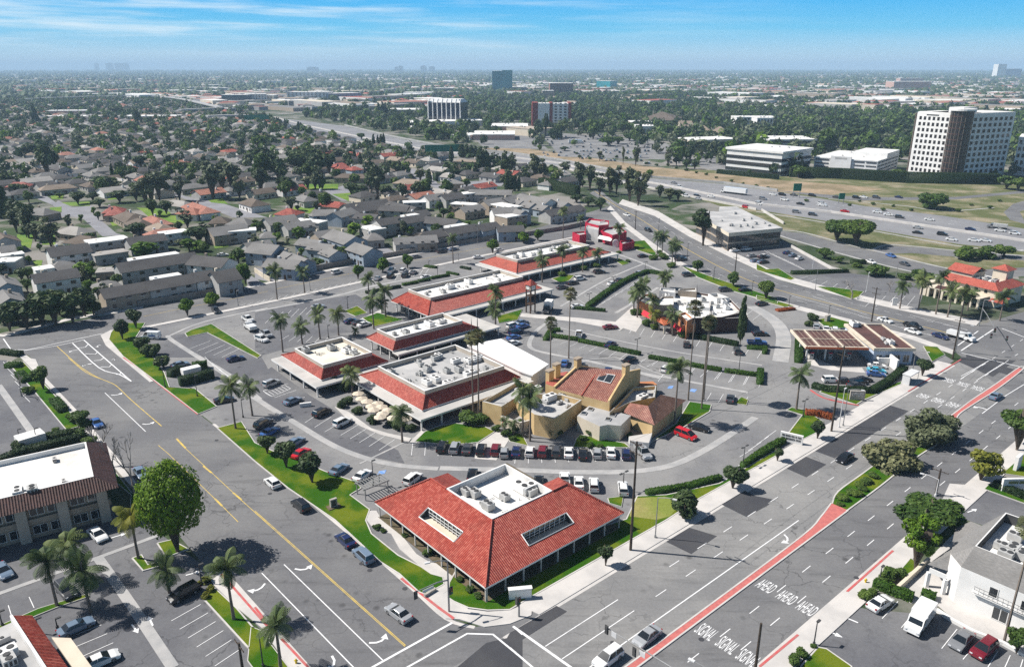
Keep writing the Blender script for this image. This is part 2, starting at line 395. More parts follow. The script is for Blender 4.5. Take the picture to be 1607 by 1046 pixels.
for p in ([(1225, 361), (1262, 365), (1332, 384), (1397, 399), (1442, 411), (1500, 424)], [(1222, 369), (1250, 378), (1330, 401), (1425, 425), (1500, 439)], [(1370, 391), (1395, 384), (1440, 387), (1520, 395), (1607, 401)], [(1300, 312), (1350, 316.5), (1420, 323), (1480, 331), (1560, 326)], [(1187, 332), (1275, 346), (1380, 364), (1505, 386), (1607, 394)], [(1500, 404), (1560, 396), (1607, 392)]): strip(kb, smoothpts([G(v) for v in p]), 1.6, .037)
struct(kb, 'ramp_shoulder', CONC2)
# shopping-centre lot
LOT = [(158, 529), (335, 665), (525, 819), (640, 918), (700, 968), (745, 978), (800, 975), (834, 966), (1134.6, 786), (1497, 566), (1438, 531), (1347, 507), (1201, 469), (1121, 439), (1054, 404), (1014, 374), (982, 350), (958, 331), (902, 371), (726, 406), (437, 469), (225, 513)]
flat('parking_lot', [[G(p) for p in LOT]], 0.02, LOTM)
flat('side_lot', [g('B1', '840,900 990,770 1080,760 1240,705 1530,890 1569,960 1569,1046 1290,1046 1250,1000 1180,900 1000,900'),
     g('C2', '0,250 250,400 600,580 900,640 860,560 700,480 480,320 330,230 100,60 0,120'),
     g('B2', '0,620 590,530 800,640 640,740 500,760 250,830 0,900'), g('B4', '235,430 520,410 790,600 640,700 470,640 230,455')], 0.026, LOTD)
flat('west_lot', [g('C1', '-300,0 40,20 400,420 250,560 -300,640'), g('D1', '-300,230 560,-40 900,150 1240,400 1607,990 1607,1300 -300,1300')], 0.02, LOTD)
flat('east_lot', [g('D4', '340,860 590,630 680,650 1170,690 1607,900 1800,1400 500,1400'), g('C4', '1210,960 1370,800 1800,900 1800,1150')], 0.02, LOTD)
flat('office_lot', [g('B3', '1240,260 1569,180 1569,300 1569,370 1300,310'), g('B4', '0,235 160,215 440,390 210,410 60,370 0,340'),
     g('B4', '210,420 530,405 800,430 990,480 950,620 700,590 620,520 350,480')], 0.018, LOTD)
# streets
flat('left_street', [[G(p) for p in [(158, 531), (335, 667), (525, 820), (640, 919), (700, 971), (740, 985), (700, 1075), (480, 1062), (420, 1000), (324, 891), (214, 760), (125.5, 649), (86, 618), (58, 577), (44, 554), (100, 540)]]], 0.03, ASPH)
flat('back_street', [g('B1', '-120,770 60,775 430,690 700,640 840,612') + [G(p) for p in [(383, 451), (432, 441), (560, 414), (700, 388), (820, 365), (935, 330), (960, 322), (975, 340), (902, 372), (726, 407), (437, 470), (225, 513), (158, 532), (44, 556), (0, 553), (-40, 552)]]], 0.036, ASPH)
CRV_N = [(940, 296), (971, 320), (1027.5, 339), (1081, 371), (1145, 403), (1220, 438), (1278, 454), (1350, 472), (1422, 488.6), (1532, 511), (1600, 523)]
CRV_S = [(925, 303), (958, 323), (982, 349.5), (1014, 373.5), (1054, 403), (1121, 438), (1201.5, 467), (1347.6, 504.7), (1438.6, 528.8), (1500, 551), (1560, 580)]
flat('curved_road', [[G(p) for p in smoothpts(CRV_N) + smoothpts(CRV_S)[::-1]]], 0.032, ASPH)
flat('boulevard', [[BV.at(-60, -.6), BV.at(330, -.6), BV.at(330, -27.6), BV.at(-60, -27.3)]], 0.042, ASPH2)
flat('junction', [[G(p) for p in [(690, 964), (745, 983), (800, 978), (842, 958), (900, 1010), (860, 1120), (600, 1120), (480, 1062)]]], .035, ASPH)
flat('east_carriageway', [[BV.at(-60, -27.3), BV.at(330, -27.6), BV.at(330, -16.7), BV.at(-60, -16.7)]], .0445, ASPH)
flat('cross_road', [[G(p) for p in [(1500, 553), (1532, 511), (1607, 489), (1700, 470), (1800, 540), (1640, 640), (1560, 600)]]], 0.0475, ASPH)
# residential streets beyond the back wall
flat('home_street', [g('B1', '340,-20 450,30 545,55 680,170 730,185 600,190 480,80 430,75 380,60 310,10'), g('A1', '190,850 250,850 380,940 560,930 570,960 470,995 300,995 380,950 230,890'),
      g('A1', '1180,890 1260,890 1607,1000 1400,1000 1200,920 1000,850 1040,850'), g('B1', '1440,400 1569,480 1569,520 1450,480'),
      g('B2', '0,370 200,440 120,460 0,440'), g('B2', '740,240 860,300 700,310 690,250'), g('A2', '880,690 1060,740 1100,800 1330,780 1500,790 1480,810 1100,830 1040,800 850,720'),
      g('A2', '420,840 560,800 640,900 520,900')], 0.024, mat('pale_asphalt', (0.27, 0.27, 0.29), (0.22, 0.22, 0.24), vs=0.1, fine=0.1, rough=0.9))
# new asphalt patches on the boulevard
PP = [g('C4', '785,285 915,325 470,608 330,556'), g('C4', '278,590 420,645 300,722 160,660'), g('C4', '-20,830 100,855 0,925 -90,880'),
  g('D3', '1050,150 1245,210 1090,318 915,232'), g('D3', '1400,-70 1560,20 1420,95 1270,20'), g('D3', '280,628 345,662 0,880 -60,900 0,790'),
  g('D2', '1390,850 1607,800 1607,1100 1150,1050'), g('C4', '1230,0 1560,20 1420,120 1205,25'), g('B4', '1230,880 1569,990 1500,1010 1230,930')]
flat('asphalt_patch', PP, 0.0465, PATCH)
# light concrete strips (valley gutters) in the lots
mb = MB()
GUT = [('C2', '-60,210 0,245 100,310 250,400 450,520 600,585 750,630 900,655 1100,670', 1.5), ('C3', '-420,667 100,680 350,690 650,690 850,675 1000,640 1150,570 1300,480 1475,362', 1.7),
  ('B1', '990,770 1010,800 1300,985 1370,1035', 1.4), ('C1', '1160,-20 1380,110 1560,255', 1.3), ('B3', '230,690 160,740 120,800 125,845 220,875 500,930 880,1020', 1.3),
  ('B3', '275,722 700,815 1050,880 1480,945', 0.7), ('B3', '300,600 500,480 640,410 800,345', 0.9), ('B4', '-30,600 60,650 130,710 160,790 140,925', 4.2),
  ('B1', '1000,770 1200,690 1569,610', 1.0), ('B2', '0,630 450,545 700,480 1000,425', 1.4), ('C3', '-900,640 480,15 950,120 1430,210', 0.5),
  ('B3', '620,640 740,570 870,490', 1.3), ('B3', '620,290 760,340 900,400', 1.5), ('C3', '400,5 870,110 1430,215', 0.8), ('D1', '-20,560 560,350 950,205', 0.9),
  ('D1', '590,340 800,640 1040,1000', 1.5), ('C1', '-10,170 190,450', 1.5), ('B4', '80,290 300,395', 0.8)]
for i, (c, s, w) in enumerate(GUT): strip(mb, smoothpts(g(c, s)), w, 0.0495 + 0.0006 * i)
struct(mb, 'concrete_gutter', CONC2)
flat('concrete_apron', [g('B3', '620,690 720,600 780,690 740,750 640,720'), g('B3', '60,640 430,670 700,700 650,740 380,690 60,660'), g('C2', '1330,520 1450,440 1530,440 1530,490 1450,620 1320,610'),
      g('B4', '290,880 480,960 620,960 640,990 440,975 270,930'), g('C2', '1000,440 1020,455 970,520 920,520'), g('C4', '1160,760 1300,770 1210,950 1050,1000'), g('D4', '830,545 1000,380 1180,200 1700,200 1700,960 1480,868 1170,698 1060,600 930,615')], 0.0625, CONC)
# pavements
WALK = [
 [BV.at(1, -.6), BV.at(bvs((1497, 565)) - 4, -.6), BV.at(bvs((1497, 565)) - 4, 3.3), BV.at(0, 3.4)],
 [G(p) for p in [(640, 918), (658, 932), (688, 918), (700, 907), (716, 912), (708, 935), (735, 956), (765, 960), (800, 958), (836, 942), (834, 965.5), (800, 979), (760, 984), (722, 972), (700, 971)]],
 g('C1', '120,0 215,15 250,100 480,340 700,600 820,755 780,770 560,520 370,260'),
 g('D1', '1220,400 1330,400 1430,500 1607,700 1607,790 1420,640 1280,500') , g('D2', '-40,650 0,615 160,800 330,990 420,1100 200,1100 160,930'),
 [BV.at(-50, -27.3), BV.at(330, -27.6), BV.at(330, -30.6), BV.at(-50, -30.2)],
 [G(p) for p in CRV_N[1:-1]] + [G((p[0] + 6, p[1] - 7)) for p in CRV_N[1:-1]][::-1],
 [G(p) for p in CRV_S[1:-1]] + [G((p[0] - 5, p[1] + 5)) for p in CRV_S[1:-1]][::-1],
 g('B1', '-100,745 20,768 200,722 430,662 700,625 840,598 840,610 700,638 430,678 60,772 20,780 -100,775'),
 g('B1', '590,770 655,738 660,760 640,800 720,880 900,1040 880,1046 620,830'), g('B1', '-20,862 120,862 200,920 225,960 215,990 150,900 -20,880'),
 [G(p) for p in [(383, 454), (432, 443.5), (560, 416.5), (700, 390.5), (820, 367.5), (820, 366), (700, 388.5), (560, 414), (432, 440.5), (383, 450.5)]],
 [G(p) for p in [(225, 513), (437, 469.5), (726, 406.5), (902, 371.3), (902, 373.3), (726, 409), (437, 472.5), (225, 516)]],
]
raised('pavement', WALK, 0.14, CONC)
# garden paths by the front office
raised('path', [g('D2', '665,110 690,60 730,60 760,110 840,170 900,230 970,320 1050,370 1150,385 1215,450 1190,520 1130,560 1130,460 1060,440 1000,400 870,290 820,200 700,150'),
    g('C2', '480,300 560,330 700,430 800,460 940,490 925,510 760,470 640,420 540,360'), g('B2', '590,690 740,620 780,640 620,720')], 0.155, CONC)
LAWNS = [
 [G(p) for p in [(174, 523), (185, 507), (228, 507), (213, 530), (240, 560), (258, 585), (266, 608), (306, 610), (340, 638), (311, 650), (250, 603), (193, 559), (171, 533)]],
 [G(p) for p in [(341, 672), (379, 662), (400, 695), (428, 708), (457.5, 717), (510, 740), (557, 756), (567, 766), (549, 777), (580, 800), (574, 817), (583, 838), (625, 872), (661, 890), (677, 901), (695, 906), (697, 917), (668, 933), (657, 929), (627, 901), (597, 882), (525.5, 816), (452, 766), (400, 724)]],
 [G(p) for p in [(703, 938), (705, 915), (716, 895), (800, 870), (983, 815), (1000, 779), (1046, 777), (1129, 759), (1220, 706), (1226, 711), (1098, 782), (1046, 816), (835, 936), (800, 957), (765, 958), (735, 954), (712, 944)]],
 g('C2', '1020,450 960,510 1180,530 1340,515 1440,450 1380,420 1200,400 1100,420'),
 g('C2', '1525,440 1607,470 1640,535 1530,510'), g('C3', '400,490 430,470 690,520 720,545 380,545'), g('C3', '830,520 1000,400 1080,270 1210,290 1200,330 1040,425'),
 g('C4', '195,455 275,350 180,320 210,305 290,320 400,390 395,440 250,510 210,470'), g('C4', '400,195 640,215 870,150 870,165 640,262 600,288 380,213'),
 g('B3', '730,220 790,215 860,290 850,305 725,265'), g('B3', '1000,360 1200,435 1569,555 1569,585 1480,560 1300,510 1100,430'),
 g('B4', '0,537 225,600 160,605 90,585 0,560'), g('B4', '350,680 440,665 625,718 600,745 400,720'),
 g('B4', '0,352 60,385 130,380 225,440 200,448 0,388'), g('B4', '350,485 450,490 630,515 600,545 560,560'),
 g('B1', '1085,760 1120,740 1240,705 1530,890 1510,905 1215,755 1100,780'), g('C1', '40,30 140,30 300,200 420,330 470,420 400,440 200,200'),
 g('D1', '1210,575 1290,525 1420,645 1607,865 1607,990 1480,870'), g('D1', '945,255 1030,235 1130,290 1000,340'), g('D1', '795,345 850,325 890,385 955,370 950,395 860,420'),
 g('D4', '270,990 370,880 420,890 570,995 570,1200 200,1200'), g('D4', '850,430 925,345 990,390 900,450'), g('B2', '630,670 720,640 870,680 700,720'), g('B2', '520,630 600,600 660,640 590,660'),
 g('B3', '245,440 330,415 380,420 350,450 300,465'), g('B2', '1420,660 1569,620 1540,680 1430,700'), g('B4', '980,835 1060,840 1105,885 1030,925'),
 g('C3', '1350,280 1390,243 1430,260 1420,290'), g('B3', '640,320 700,350 660,360 610,330'), g('D1', '-20,760 230,650 360,610 530,560 535,575 340,640 20,770'),
 g('C1', '610,630 650,640 790,820 840,850 850,990 780,990 790,830 620,690'), g('D2', '-20,760 30,780 190,990 300,1150 100,1150 -40,960'), g('C3', '590,850 680,840 670,900 600,880'),
 g('C4', '1480,700 1607,590 1700,640 1607,720'), g('C4', '1370,795 1400,765 1607,860 1607,880'),
]
raised('lawn', LAWNS, 0.17, GRASS, kerb='lawn_kerb')
flat('home_lawn', [g('B1', '100,180 200,170 180,260 100,240'), g('B1', '820,30 1090,80 1080,115 900,100'), g('B1', '290,150 320,140 360,200 280,220'), g('B1', '1240,220 1330,215 1340,250 1260,260'), g('B1', '640,100 700,90 720,120 660,130'),
     g('A2', '240,800 500,800 500,830 250,830'), g('A2', '460,860 600,850 660,890 560,900'), g('A2', '240,930 370,930 330,975 220,960'), g('A1', '370,910 540,905 540,930 420,930'), g('A1', '640,860 740,860 720,890 650,895'),
     g('A1', '820,940 1000,950 1040,990 900,990'), g('A1', '1240,890 1330,880 1370,920 1270,910'), g('B1', '190,330 250,330 240,370 200,360'), g('B1', '240,220 320,215 330,240 250,240'), g('A1', '300,940 370,935 370,970 300,980'), g('A2', '120,980 180,980 200,1000 100,1000'), g('A1', '300,860 380,860 380,890 310,890'), g('A1', '1120,850 1230,850 1180,890')], 0.06, mat('garden_lawn', (0.09, 0.19, 0.02), (0.17, 0.25, 0.03), vs=0.1, fine=0.3, fs=2))
# patchy yellow grass by the boulevard corner
flat('dry_lawn', [g('C3', '740,850 930,840 1040,870 960,960 880,980 720,960'), g('B1', '1020,225 1060,222 1062,235 1020,240')], 0.179, GRASSY)
# median of the boulevard: red stamped strip with planted belly
SM = [(-20, -16.7), (-20, -15.6), (20, -15.55), (48, -15.3), (56, -14.4), (61.5, -13.4), (61.5, -16.6)]
SMS = smoothpts([BV.at(*p) for p in SM[1:6]])
raised('median', [[BV.at(-20, -16.7)] + SMS + [BV.at(61.5, -16.6)], g('C4', '1140,375 1290,265 1440,165 1575,68 1600,75 1450,190 1300,285 1215,345 1195,400')], 0.16, BRICK)
raised('median_bed', [g('C4', '455,882 490,810 640,700 830,560 1000,440 1150,365 1195,400 1180,455 1090,520 940,620 740,780 540,925')], 0.15, GRASS)
kb = MB()
strip(kb, SMS, .25, .185, 0, -.04); strip(kb, [BV.at(-20, -16.7), BV.at(61.5, -16.6)], .25, .186, 0, -.04)
strip(kb, smoothpts(g('C4', '455,882 490,810 640,700 830,560 1000,440 1150,365 1290,262 1440,162 1575,66 1600,75 1450,192 1300,288 1215,348 1195,400 1180,455 1090,520 940,620 740,780 540,927')), 0.25, 0.187, 0, -0.04)
struct(kb, 'median_kerb', CONC)
# boulevard kerbs, red painted in front of the bus stops
kb = MB(); sfar = bvs((1497, 565)) - 4
strip(kb, [BV.at(-6, -0.9), BV.at(sfar, -0.9)], 0.6, 0.0488); strip(kb, [BV.at(-20, -27.0), BV.at(330, -27.3)], 0.7, 0.0488)
strip(kb, smoothpts([G(p) for p in [(335, 665), (525, 818), (640, 917), (700, 970), (745, 984)]]), 0.6, 0.0489)
struct(kb, 'kerb_gutter', CONC)
kb = MB()
s1, s2 = bvs(q('C4', '880,200')[0]), bvs(q('C4', '1200,10')[0])
strip(kb, [BV.at(s1, -0.5), BV.at(s2, -0.5)], 0.3, 0.165, 0, 0); strip(kb, smoothpts(g('D2', '880,465 1000,560 1100,640 1195,708')), 0.45, 0.165, 0, 0)
strip(kb, g('D1', '1330,440 1607,755'), 0.35, 0.165, 0, 0); strip(kb, g('D2', '0,640 60,715 M'.replace(' M', '')), 0.35, 0.1665, 0, 0); strip(kb, g('D2', '160,830 320,1000'), 0.35, 0.165, 0, 0)
strip(kb, g('D4', '545,545 820,300'), 0.35, 0.165, 0, 0); strip(kb, g('D4', '20,995 250,805'), 0.35, 0.165, 0, 0); strip(kb, smoothpts(g('C1', '740,5 850,80 1000,200 1190,345')), 0.4, 0.165, 0, 0)
strip(kb, smoothpts(g('C4', '325,200 400,245 520,275 615,292')), 0.4, 0.2, 0, 0)
struct(kb, 'red_kerb', REDP)
# ------------------------------------------------------------------ painted markings
mk = MB(); ym = MB(); ZM = 0.058; ZC = [0]
def zm():
 ZC[0] += 1; return ZM + (ZC[0] % 24) * 0.00012
def ln(c, s, w=0.15, y=False, sm=False):
 p = g(c, s); strip(ym if y else mk, smoothpts(p) if sm else p, w, zm())
def bdash(t, s0, s1, n=2.5, gap=4.85, w=0.13):
 s = 31.65 - 7.35 * 12
 while s < s1:
  if s > s0: strip(mk, [BV.at(s, t), BV.at(s + n, t)], w, zm())
  s += n + gap
d1, d2 = bvs(q('D3', '225,880')[0]), bvs(q('D3', '660,597')[0])
strip(mk, [BV.at(d1, -5.8), BV.at(d2, -5.8)], 0.15, zm()); bdash(-5.85, d2 + 5, 190)
strip(mk, [BV.at(bvs(q('D3', '325,955')[0]), -9), BV.at(bvs(q('D3', '755,662')[0]), -9)], 0.15, zm()); bdash(-9.05, d2 + 2, 190)
strip(mk, [BV.at(-16, -12.5), BV.at(52, -12.4)], .18, zm())
bdash(-20.4, -30, 300); bdash(-23.75, -26, 300)
ln('C4', '1355,340 1500,230 1607,165', 0.18); ln('C4', '1230,130 1395,22'); ln('C4', '1370,110 1490,38')
# stop lines and crossings at the near corner
ln('D2', '700,1000 1185,730', 0.35); ln('D2', '910,1000 1275,795 1430,800 1607,945', 0.3); ln('D2', '1550,750 1607,800', 0.3); ln('D3', '20,752 370,1000', 0.4); ln('D3', '0,880 140,1000', 0.3)
# left street
ln('D2', '0,68 900,872', 0.12, True); ln('D2', '0,58 905,866', 0.12, True); ln('D2', '175,380 768,955', 0.16); ln('D2', '42,432 595,1000', 0.16)
ln('C1', '630,215 875,448', 0.16); ln('C1', '410,5 520,95 640,145 700,175 790,260 970,415', 0.2, True, True); ln('C1', '1060,495 1115,550 1450,860 1607,1000', 0.12, True)
ln('C1', '950,530 1010,580 1310,870 1430,990', 0.12, True); ln('C1', '1060,490 1115,548', 0.4, True); ln('C1', '1220,655 1270,695', 0.35, True); ln('C1', '1400,815 1450,857', 0.35, True); ln('C1', '1290,850 1335,895', 0.35, True)
ln('B1', '335,835 460,945 560,1010 640,1044', 0.2, True, True)
ln('B1', '425,815 580,960 700,1000 770,1040', 0.3, sm=True); ln('B1', '492,798 770,1040', 0.3)
for a in ('455,845 500,840 520,820', '500,878 560,880 575,865', '550,920 590,915 612,900', '590,955 640,955 658,940', '680,998 700,1000 712,988'): ln('B1', a, 0.3)
ln('B1', '20,790 65,855', 0.3); ln('B1', '60,855 160,855 600,760', 0.3); ln('B1', '140,860 330,832 490,797', 0.25)
for c, s in (('B1', '840,660 1100,605 1430,545'), ('B1', '1430,540 1569,512'), ('B2', '120,500 600,400'), ('B2', '700,375 1569,215')): ln(c, s, 0.16, True)
# curved road lanes
for k, w in ((0.22, 0.12), (0.5, 0.15), (0.75, 0.12)):
 P1, P2 = smoothpts(CRV_N[:10], 8), smoothpts(CRV_S[:10], 8)
 n = min(len(P1), len(P2)); L = [tuple(Vector(G(P1[i])[:2]).lerp(Vector(G(P2[i])[:2]), k)) for i in range(n)]
 if k == 0.5: strip(ym, L, 0.3, 0.0585)
 else:
  for i in range(0, n - 1, 2): strip(mk, L[i:i + 2], w, 0.0585)
for s in ('200,535 900,740 1150,800', '330,540 650,650', '900,650 1240,740'): ln('B4', s, 0.15)
ln('B4', '1200,860 1390,735', 0.35); ln('B4', '1190,870 1569,960', 0.3); ln('B4', '1200,1010 1370,915'); ln('B4', '1290,1035 1450,930'); ln('B4', '1440,730 1569,780', 0.3); ln('B4', '1300,745 1180,830', 0.3)
# freeway lanes and barrier line
FWm = [(430, 184), (478, 197), (583, 219), (661, 234), (724, 242), (800, 247), (878, 257), (983, 281), (1040, 291), (1100, 303), (1187, 321), (1305, 334), (1400, 348), (1640, 384)]
for k in (0.3, 0.55, 0.8):
 A_ = smoothpts([G(p) for p in FW[2:]], 10); B_ = smoothpts([G(p) for p in FWm[2:]], 10)
 for i in range(0, min(len(A_), len(B_)) - 1, 2): strip(mk, [tuple(Vector(A_[i]).lerp(Vector(B_[i]), k)), tuple(Vector(A_[i]).lerp(Vector(B_[i]), k) + (Vector(A_[i + 1]) - Vector(A_[i])) * 0.6)], 0.3, ZM)
# parking stall lines: first stroke, last stroke, number
def stalls(c, a, b, n, w=0.11):
 (a0, a1), (b0, b1) = [[Vector(p[:2]) for p in g(c, s)] for s in (a, b)]
 for k in range(n):
  u = k / max(1, n - 1); strip(mk, [tuple(a0.lerp(b0, u)), tuple(a1.lerp(b1, u))], w, zm())
for a in (('C2', '515,470 625,405', '745,560 840,495', 5), ('C2', '300,395 400,330', '420,450 520,390', 3), ('C2', '60,200 200,160', '180,290 300,240', 3), ('D1', '1030,718 1205,620', '1290,990 1440,890', 6), ('D1', '360,840 610,742', '420,965 680,850', 3),
   ('B3', '245,805 280,795', '700,930 760,880', 9), ('B3', '760,935 800,905', '1460,1075 1490,1010', 10), ('B3', '640,745 665,705', '1450,905 1480,860', 13), ('B3', '870,1040 900,1000', '870,1040 900,1000', 1), ('C3', '745,45 800,20', '1400,170 1425,120', 9),
   ('C3', '1180,265 1210,215', '1400,290 1430,240', 4), ('B1', '1110,850 1240,800', '1300,900 1400,850', 5), ('C3', '30,640 40,530', '840,620 760,530', 11), ('C2', '940,590 950,500', '1340,600 1330,510', 6), ('B2', '20,590 60,560', '560,480 600,450', 14), ('B1', '1400,600 1440,585', '1540,575 1569,560', 4),
   ('B2', '60,700 120,640', '300,650 350,600', 6), ('B2', '150,800 200,770', '400,820 430,780', 6), ('B3', '400,560 450,590', '600,430 660,450', 7), ('B3', '500,610 560,570', '720,480 760,440', 7), ('B3', '700,590 730,560', '880,480 900,460', 3), ('B3', '1060,370 1030,400', '1420,500 1390,540', 9),
   ('B4', '-150,610 -110,580', '-20,680 20,650', 4), ('D4', '755,705 850,602', '755,705 850,602', 1), ('D4', '870,760 920,700', '870,760 920,700', 1), ('D4', '1112,885 1205,768', '1112,885 1205,768', 1), ('D4', '1240,950 1290,890', '1240,950 1290,890', 1), ('D4', '1390,995 1450,900', '1560,1080 1600,950', 3),
   ('B4', '250,440 300,425', '500,520 540,480', 5), ('B4', '640,600 700,540', '880,600 930,540', 5), ('B4', '30,260 70,290', '200,340 260,370', 6), ('C1', '20,30 60,70', '140,230 180,270', 6), ('C3', '1450,590 1530,540', '1290,720 1370,670', 5), ('C4', '50,490 120,440', '-100,600 -20,550', 4),
   ('D1', '50,625 70,690', '175,575 205,640', 2), ('B2', '820,450 840,415', '1000,410 1020,380', 6), ('C1', '1230,0 1290,60', '1360,110 1430,160', 4)): stalls(*a)
# hatched bay and wheelchair bays
for a in (('C2', '60,215 95,235', '180,170 215,190', 7),): stalls(*a)
ln('C2', '50,205 105,238 215,190'); ln('C2', '50,205 165,160')
flat('accessible_bay_paint', [g('C2', '745,685 790,678 780,700 735,708'), g('C3', '955,175 985,172 975,190 945,190'), g('C3', '1090,190 1125,195 1110,212 1080,205')], 0.0575, mat('blue_paint', (0.12, 0.28, 0.62), (0.3, 0.42, 0.65), vs=1.5))
# turn arrows
def arrow(c, px, d, kind='L', sc=1.0):
 """d: two points in the same view giving the travel direction"""
 o = g(c, px)[0]; a, b = g(c, d); ang = math.atan2(b[1] - a[1], b[0] - a[0]); fr = Fr(o, ang); s = 1 if kind == 'L' else -1
 if kind == 'S':
  mk.prism([fr.at(-1.2 * sc, -0.12), fr.at(0.3 * sc, -0.12), fr.at(0.3 * sc, 0.12), fr.at(-1.2 * sc, 0.12)], ZM - 0.004, ZM + 0.0011); mk.prism([fr.at(0.3 * sc, -0.45), fr.at(1.3 * sc, 0), fr.at(0.3 * sc, 0.45)], ZM - 0.004, ZM + 0.0011)
 else:
  P = [(-1.3, -0.35), (-0.3, -0.3), (0.35, 0.05), (0.6, 0.45)]
  strip(mk, [fr.at(x * sc, y * s * sc) for x, y in P], 0.32 * sc, ZM + 0.0011)
  mk.prism([fr.at(x * sc, y * s * sc) for x, y in ((0.15, 0.62), (1.25, 0.30), (0.75, 1.55))], ZM - 0.004, ZM + 0.0016)
for a in (('D2', '290,408', '245,400 335,420', 'L'), ('D2', '745,840', '690,830 790,830', 'L'), ('D1', '1555,525', '1575,500 1530,560', 'R'), ('C1', '525,45', '545,45 500,48', 'L', 0.8), ('C1', '700,227', '675,225 730,228', 'L', 0.9), ('C1', '888,402', '860,395 915,402', 'L', 0.9), ('D2', '470,970', '455,960 480,1000', 'R'),
   ('C4', '1345,305', '1370,315 1320,295', 'L'), ('D4', '182,228', '160,205 205,250', 'R'), ('B1', '430,860', '450,862 400,865', 'L', 0.8), ('B1', '510,942', '535,945 490,945', 'L', 0.8), ('B1', '575,832', '595,830 560,840', 'L', 0.7), ('B1', '668,908', '690,905 655,915', 'L', 0.7), ('C1', '685,12', '705,8 670,20', 'L', 0.7),
   ('D1', '905,720', '915,740 895,700', 'S'), ('D1', '810,765', '795,745 825,785', 'S'), ('D1', '1165,432', '1140,440 1195,425', 'S'), ('D1', '715,207', '690,212 730,200', 'S'), ('D4', '558,708', '590,720 530,695', 'S'), ('D4', '462,793', '430,778 490,805', 'S'), ('D4', '1295,58', '1260,70 1320,50', 'S')): arrow(*a)
struct(mk, 'road_markings', PAINT); struct(ym, 'centre_lines', YEL)
# lettering on the boulevard lanes
def roadword(w, fr_s, fr_t, up, ww, hh, name='road_lettering'):
 cu = bpy.data.curves.new(w, 'FONT'); cu.body = w; cu.align_x = 'CENTER'; cu.align_y = 'CENTER'; cu.size = 1.0
 o = bpy.data.objects.new('tmp', cu); COL.objects.link(o); bpy.context.view_layer.update()
 me = bpy.data.meshes.new_from_object(o.evaluated_get(bpy.context.evaluated_depsgraph_get())); bpy.data.objects.remove(o); bpy.data.curves.remove(cu)
 co_ = np.empty(len(me.vertices) * 3); me.vertices.foreach_get('co', co_); co_ = co_.reshape(-1, 3)
 cen = (co_.min(0) + co_.max(0)) / 2; sz = co_.max(0) - co_.min(0); co_ = (co_ - cen) * (ww / sz[0], hh / sz[1], 0)
 r = BV.ang - math.pi / 2 + (math.pi if up < 0 else 0); c_, s_ = math.cos(r), math.sin(r); p = BV.at(fr_s, fr_t, ZM + 0.003)
 co_ = np.stack([co_[:, 0] * c_ - co_[:, 1] * s_ + p[0], co_[:, 0] * s_ + co_[:, 1] * c_ + p[1], np.full(len(co_), p[2])], 1)
 me.vertices.foreach_set('co', co_.ravel()); me.update(); me.materials.clear(); me.materials.append(PAINT)
 o = bpy.data.objects.new(name, me); COL.objects.link(o); o['kind'] = 'structure'; return o
sS = bvs(q('D3', '1190,790')[0]) ; sA = bvs(q('D4', '60,510')[0])
for t in (-18.6, -22.05, -25.3): roadword('SIGNAL', sS, t, 1, 2.6, 2.7); roadword('AHEAD', sA, t, 1, 2.5, 2.7)
s3, s4 = bvs(q('C4', '1090,262')[0]), bvs(q('C4', '1240,165')[0])
for t in (-4.1, -7.5, -10.8): roadword('AHEAD', s3, t, -1, 2.5, 3.0); roadword('SIGNAL', s4, t, -1, 2.6, 3.0)
mb = MB()
for c, s in (('D2', '640,375'), ('D2', '690,415'), ('C2', '90,820'), ('D2', '900,525'), ('C4', '400,470'), ('D3', '1150,830'), ('C1', '1300,500'), ('D4', '600,460'), ('C3', '1480,900'), ('D3', '620,850')):
 p = g(c, s)[0]; mb.prism([(p[0] + .42 * math.cos(k * .7854), p[1] + .42 * math.sin(k * .7854)) for k in range(8)], .03, .0605)
struct(mb, 'manhole_cover', PATCH)
# closed volume of hazy air round the whole place
m = bpy.data.materials.new('haze'); m.use_nodes = True; t = N(m.node_tree); m.node_tree.nodes.clear()
o_ = t.new('ShaderNodeOutputMaterial'); pv = t.new('ShaderNodeVolumePrincipled'); pv.inputs['Color'].default_value = (0.54, 0.76, 1.0, 1); pv.inputs['Density'].default_value = 1.15e-4
t.l.new(pv.outputs[0], o_.inputs['Volume'])
mb = MB(); mb.prism([(-27500, -27500), (27500, -27500), (27500, 27500), (-27500, 27500)], -2, 190, bottom=True); struct(mb, 'haze', m, 'stuff')
# ------------------------------------------------------------------ building materials and helpers
TILE = tile('red_roof_tile', (0.34, 0.052, 0.034), (0.41, 0.075, 0.05), (0.50, 0.13, 0.09), gloss=0.45)
TILEP = tile('faded_red_tile', (0.44, 0.10, 0.07), (0.50, 0.13, 0.09), (0.40, 0.085, 0.06), 0.4, 0.5)
TILEO = tile('orange_roof_tile', (0.50, 0.13, 0.05), (0.55, 0.16, 0.07), (0.42, 0.09, 0.04), 0.4, 0.5)
TILEM = tile('weathered_clay_tile', (0.34, 0.15, 0.11), (0.28, 0.115, 0.09), (0.40, 0.20, 0.15), 0.42, 0.5)
TILEB = tile('shaded_clay_tile', (0.20, 0.105, 0.075), (0.16, 0.085, 0.06), (0.24, 0.135, 0.10), 0.42, 0.5)
TILED = tile('dark_brown_tile', (0.085, 0.04, 0.032), (0.115, 0.055, 0.045), (0.06, 0.03, 0.025), 0.42, 0.5)
WHITE = mat('white_wall', (0.80, 0.79, 0.77), (0.72, 0.71, 0.69), vs=0.3, rough=0.8)
CREAM = mat('cream_wall', (0.70, 0.62, 0.50), (0.62, 0.55, 0.44), vs=0.3, rough=0.85)
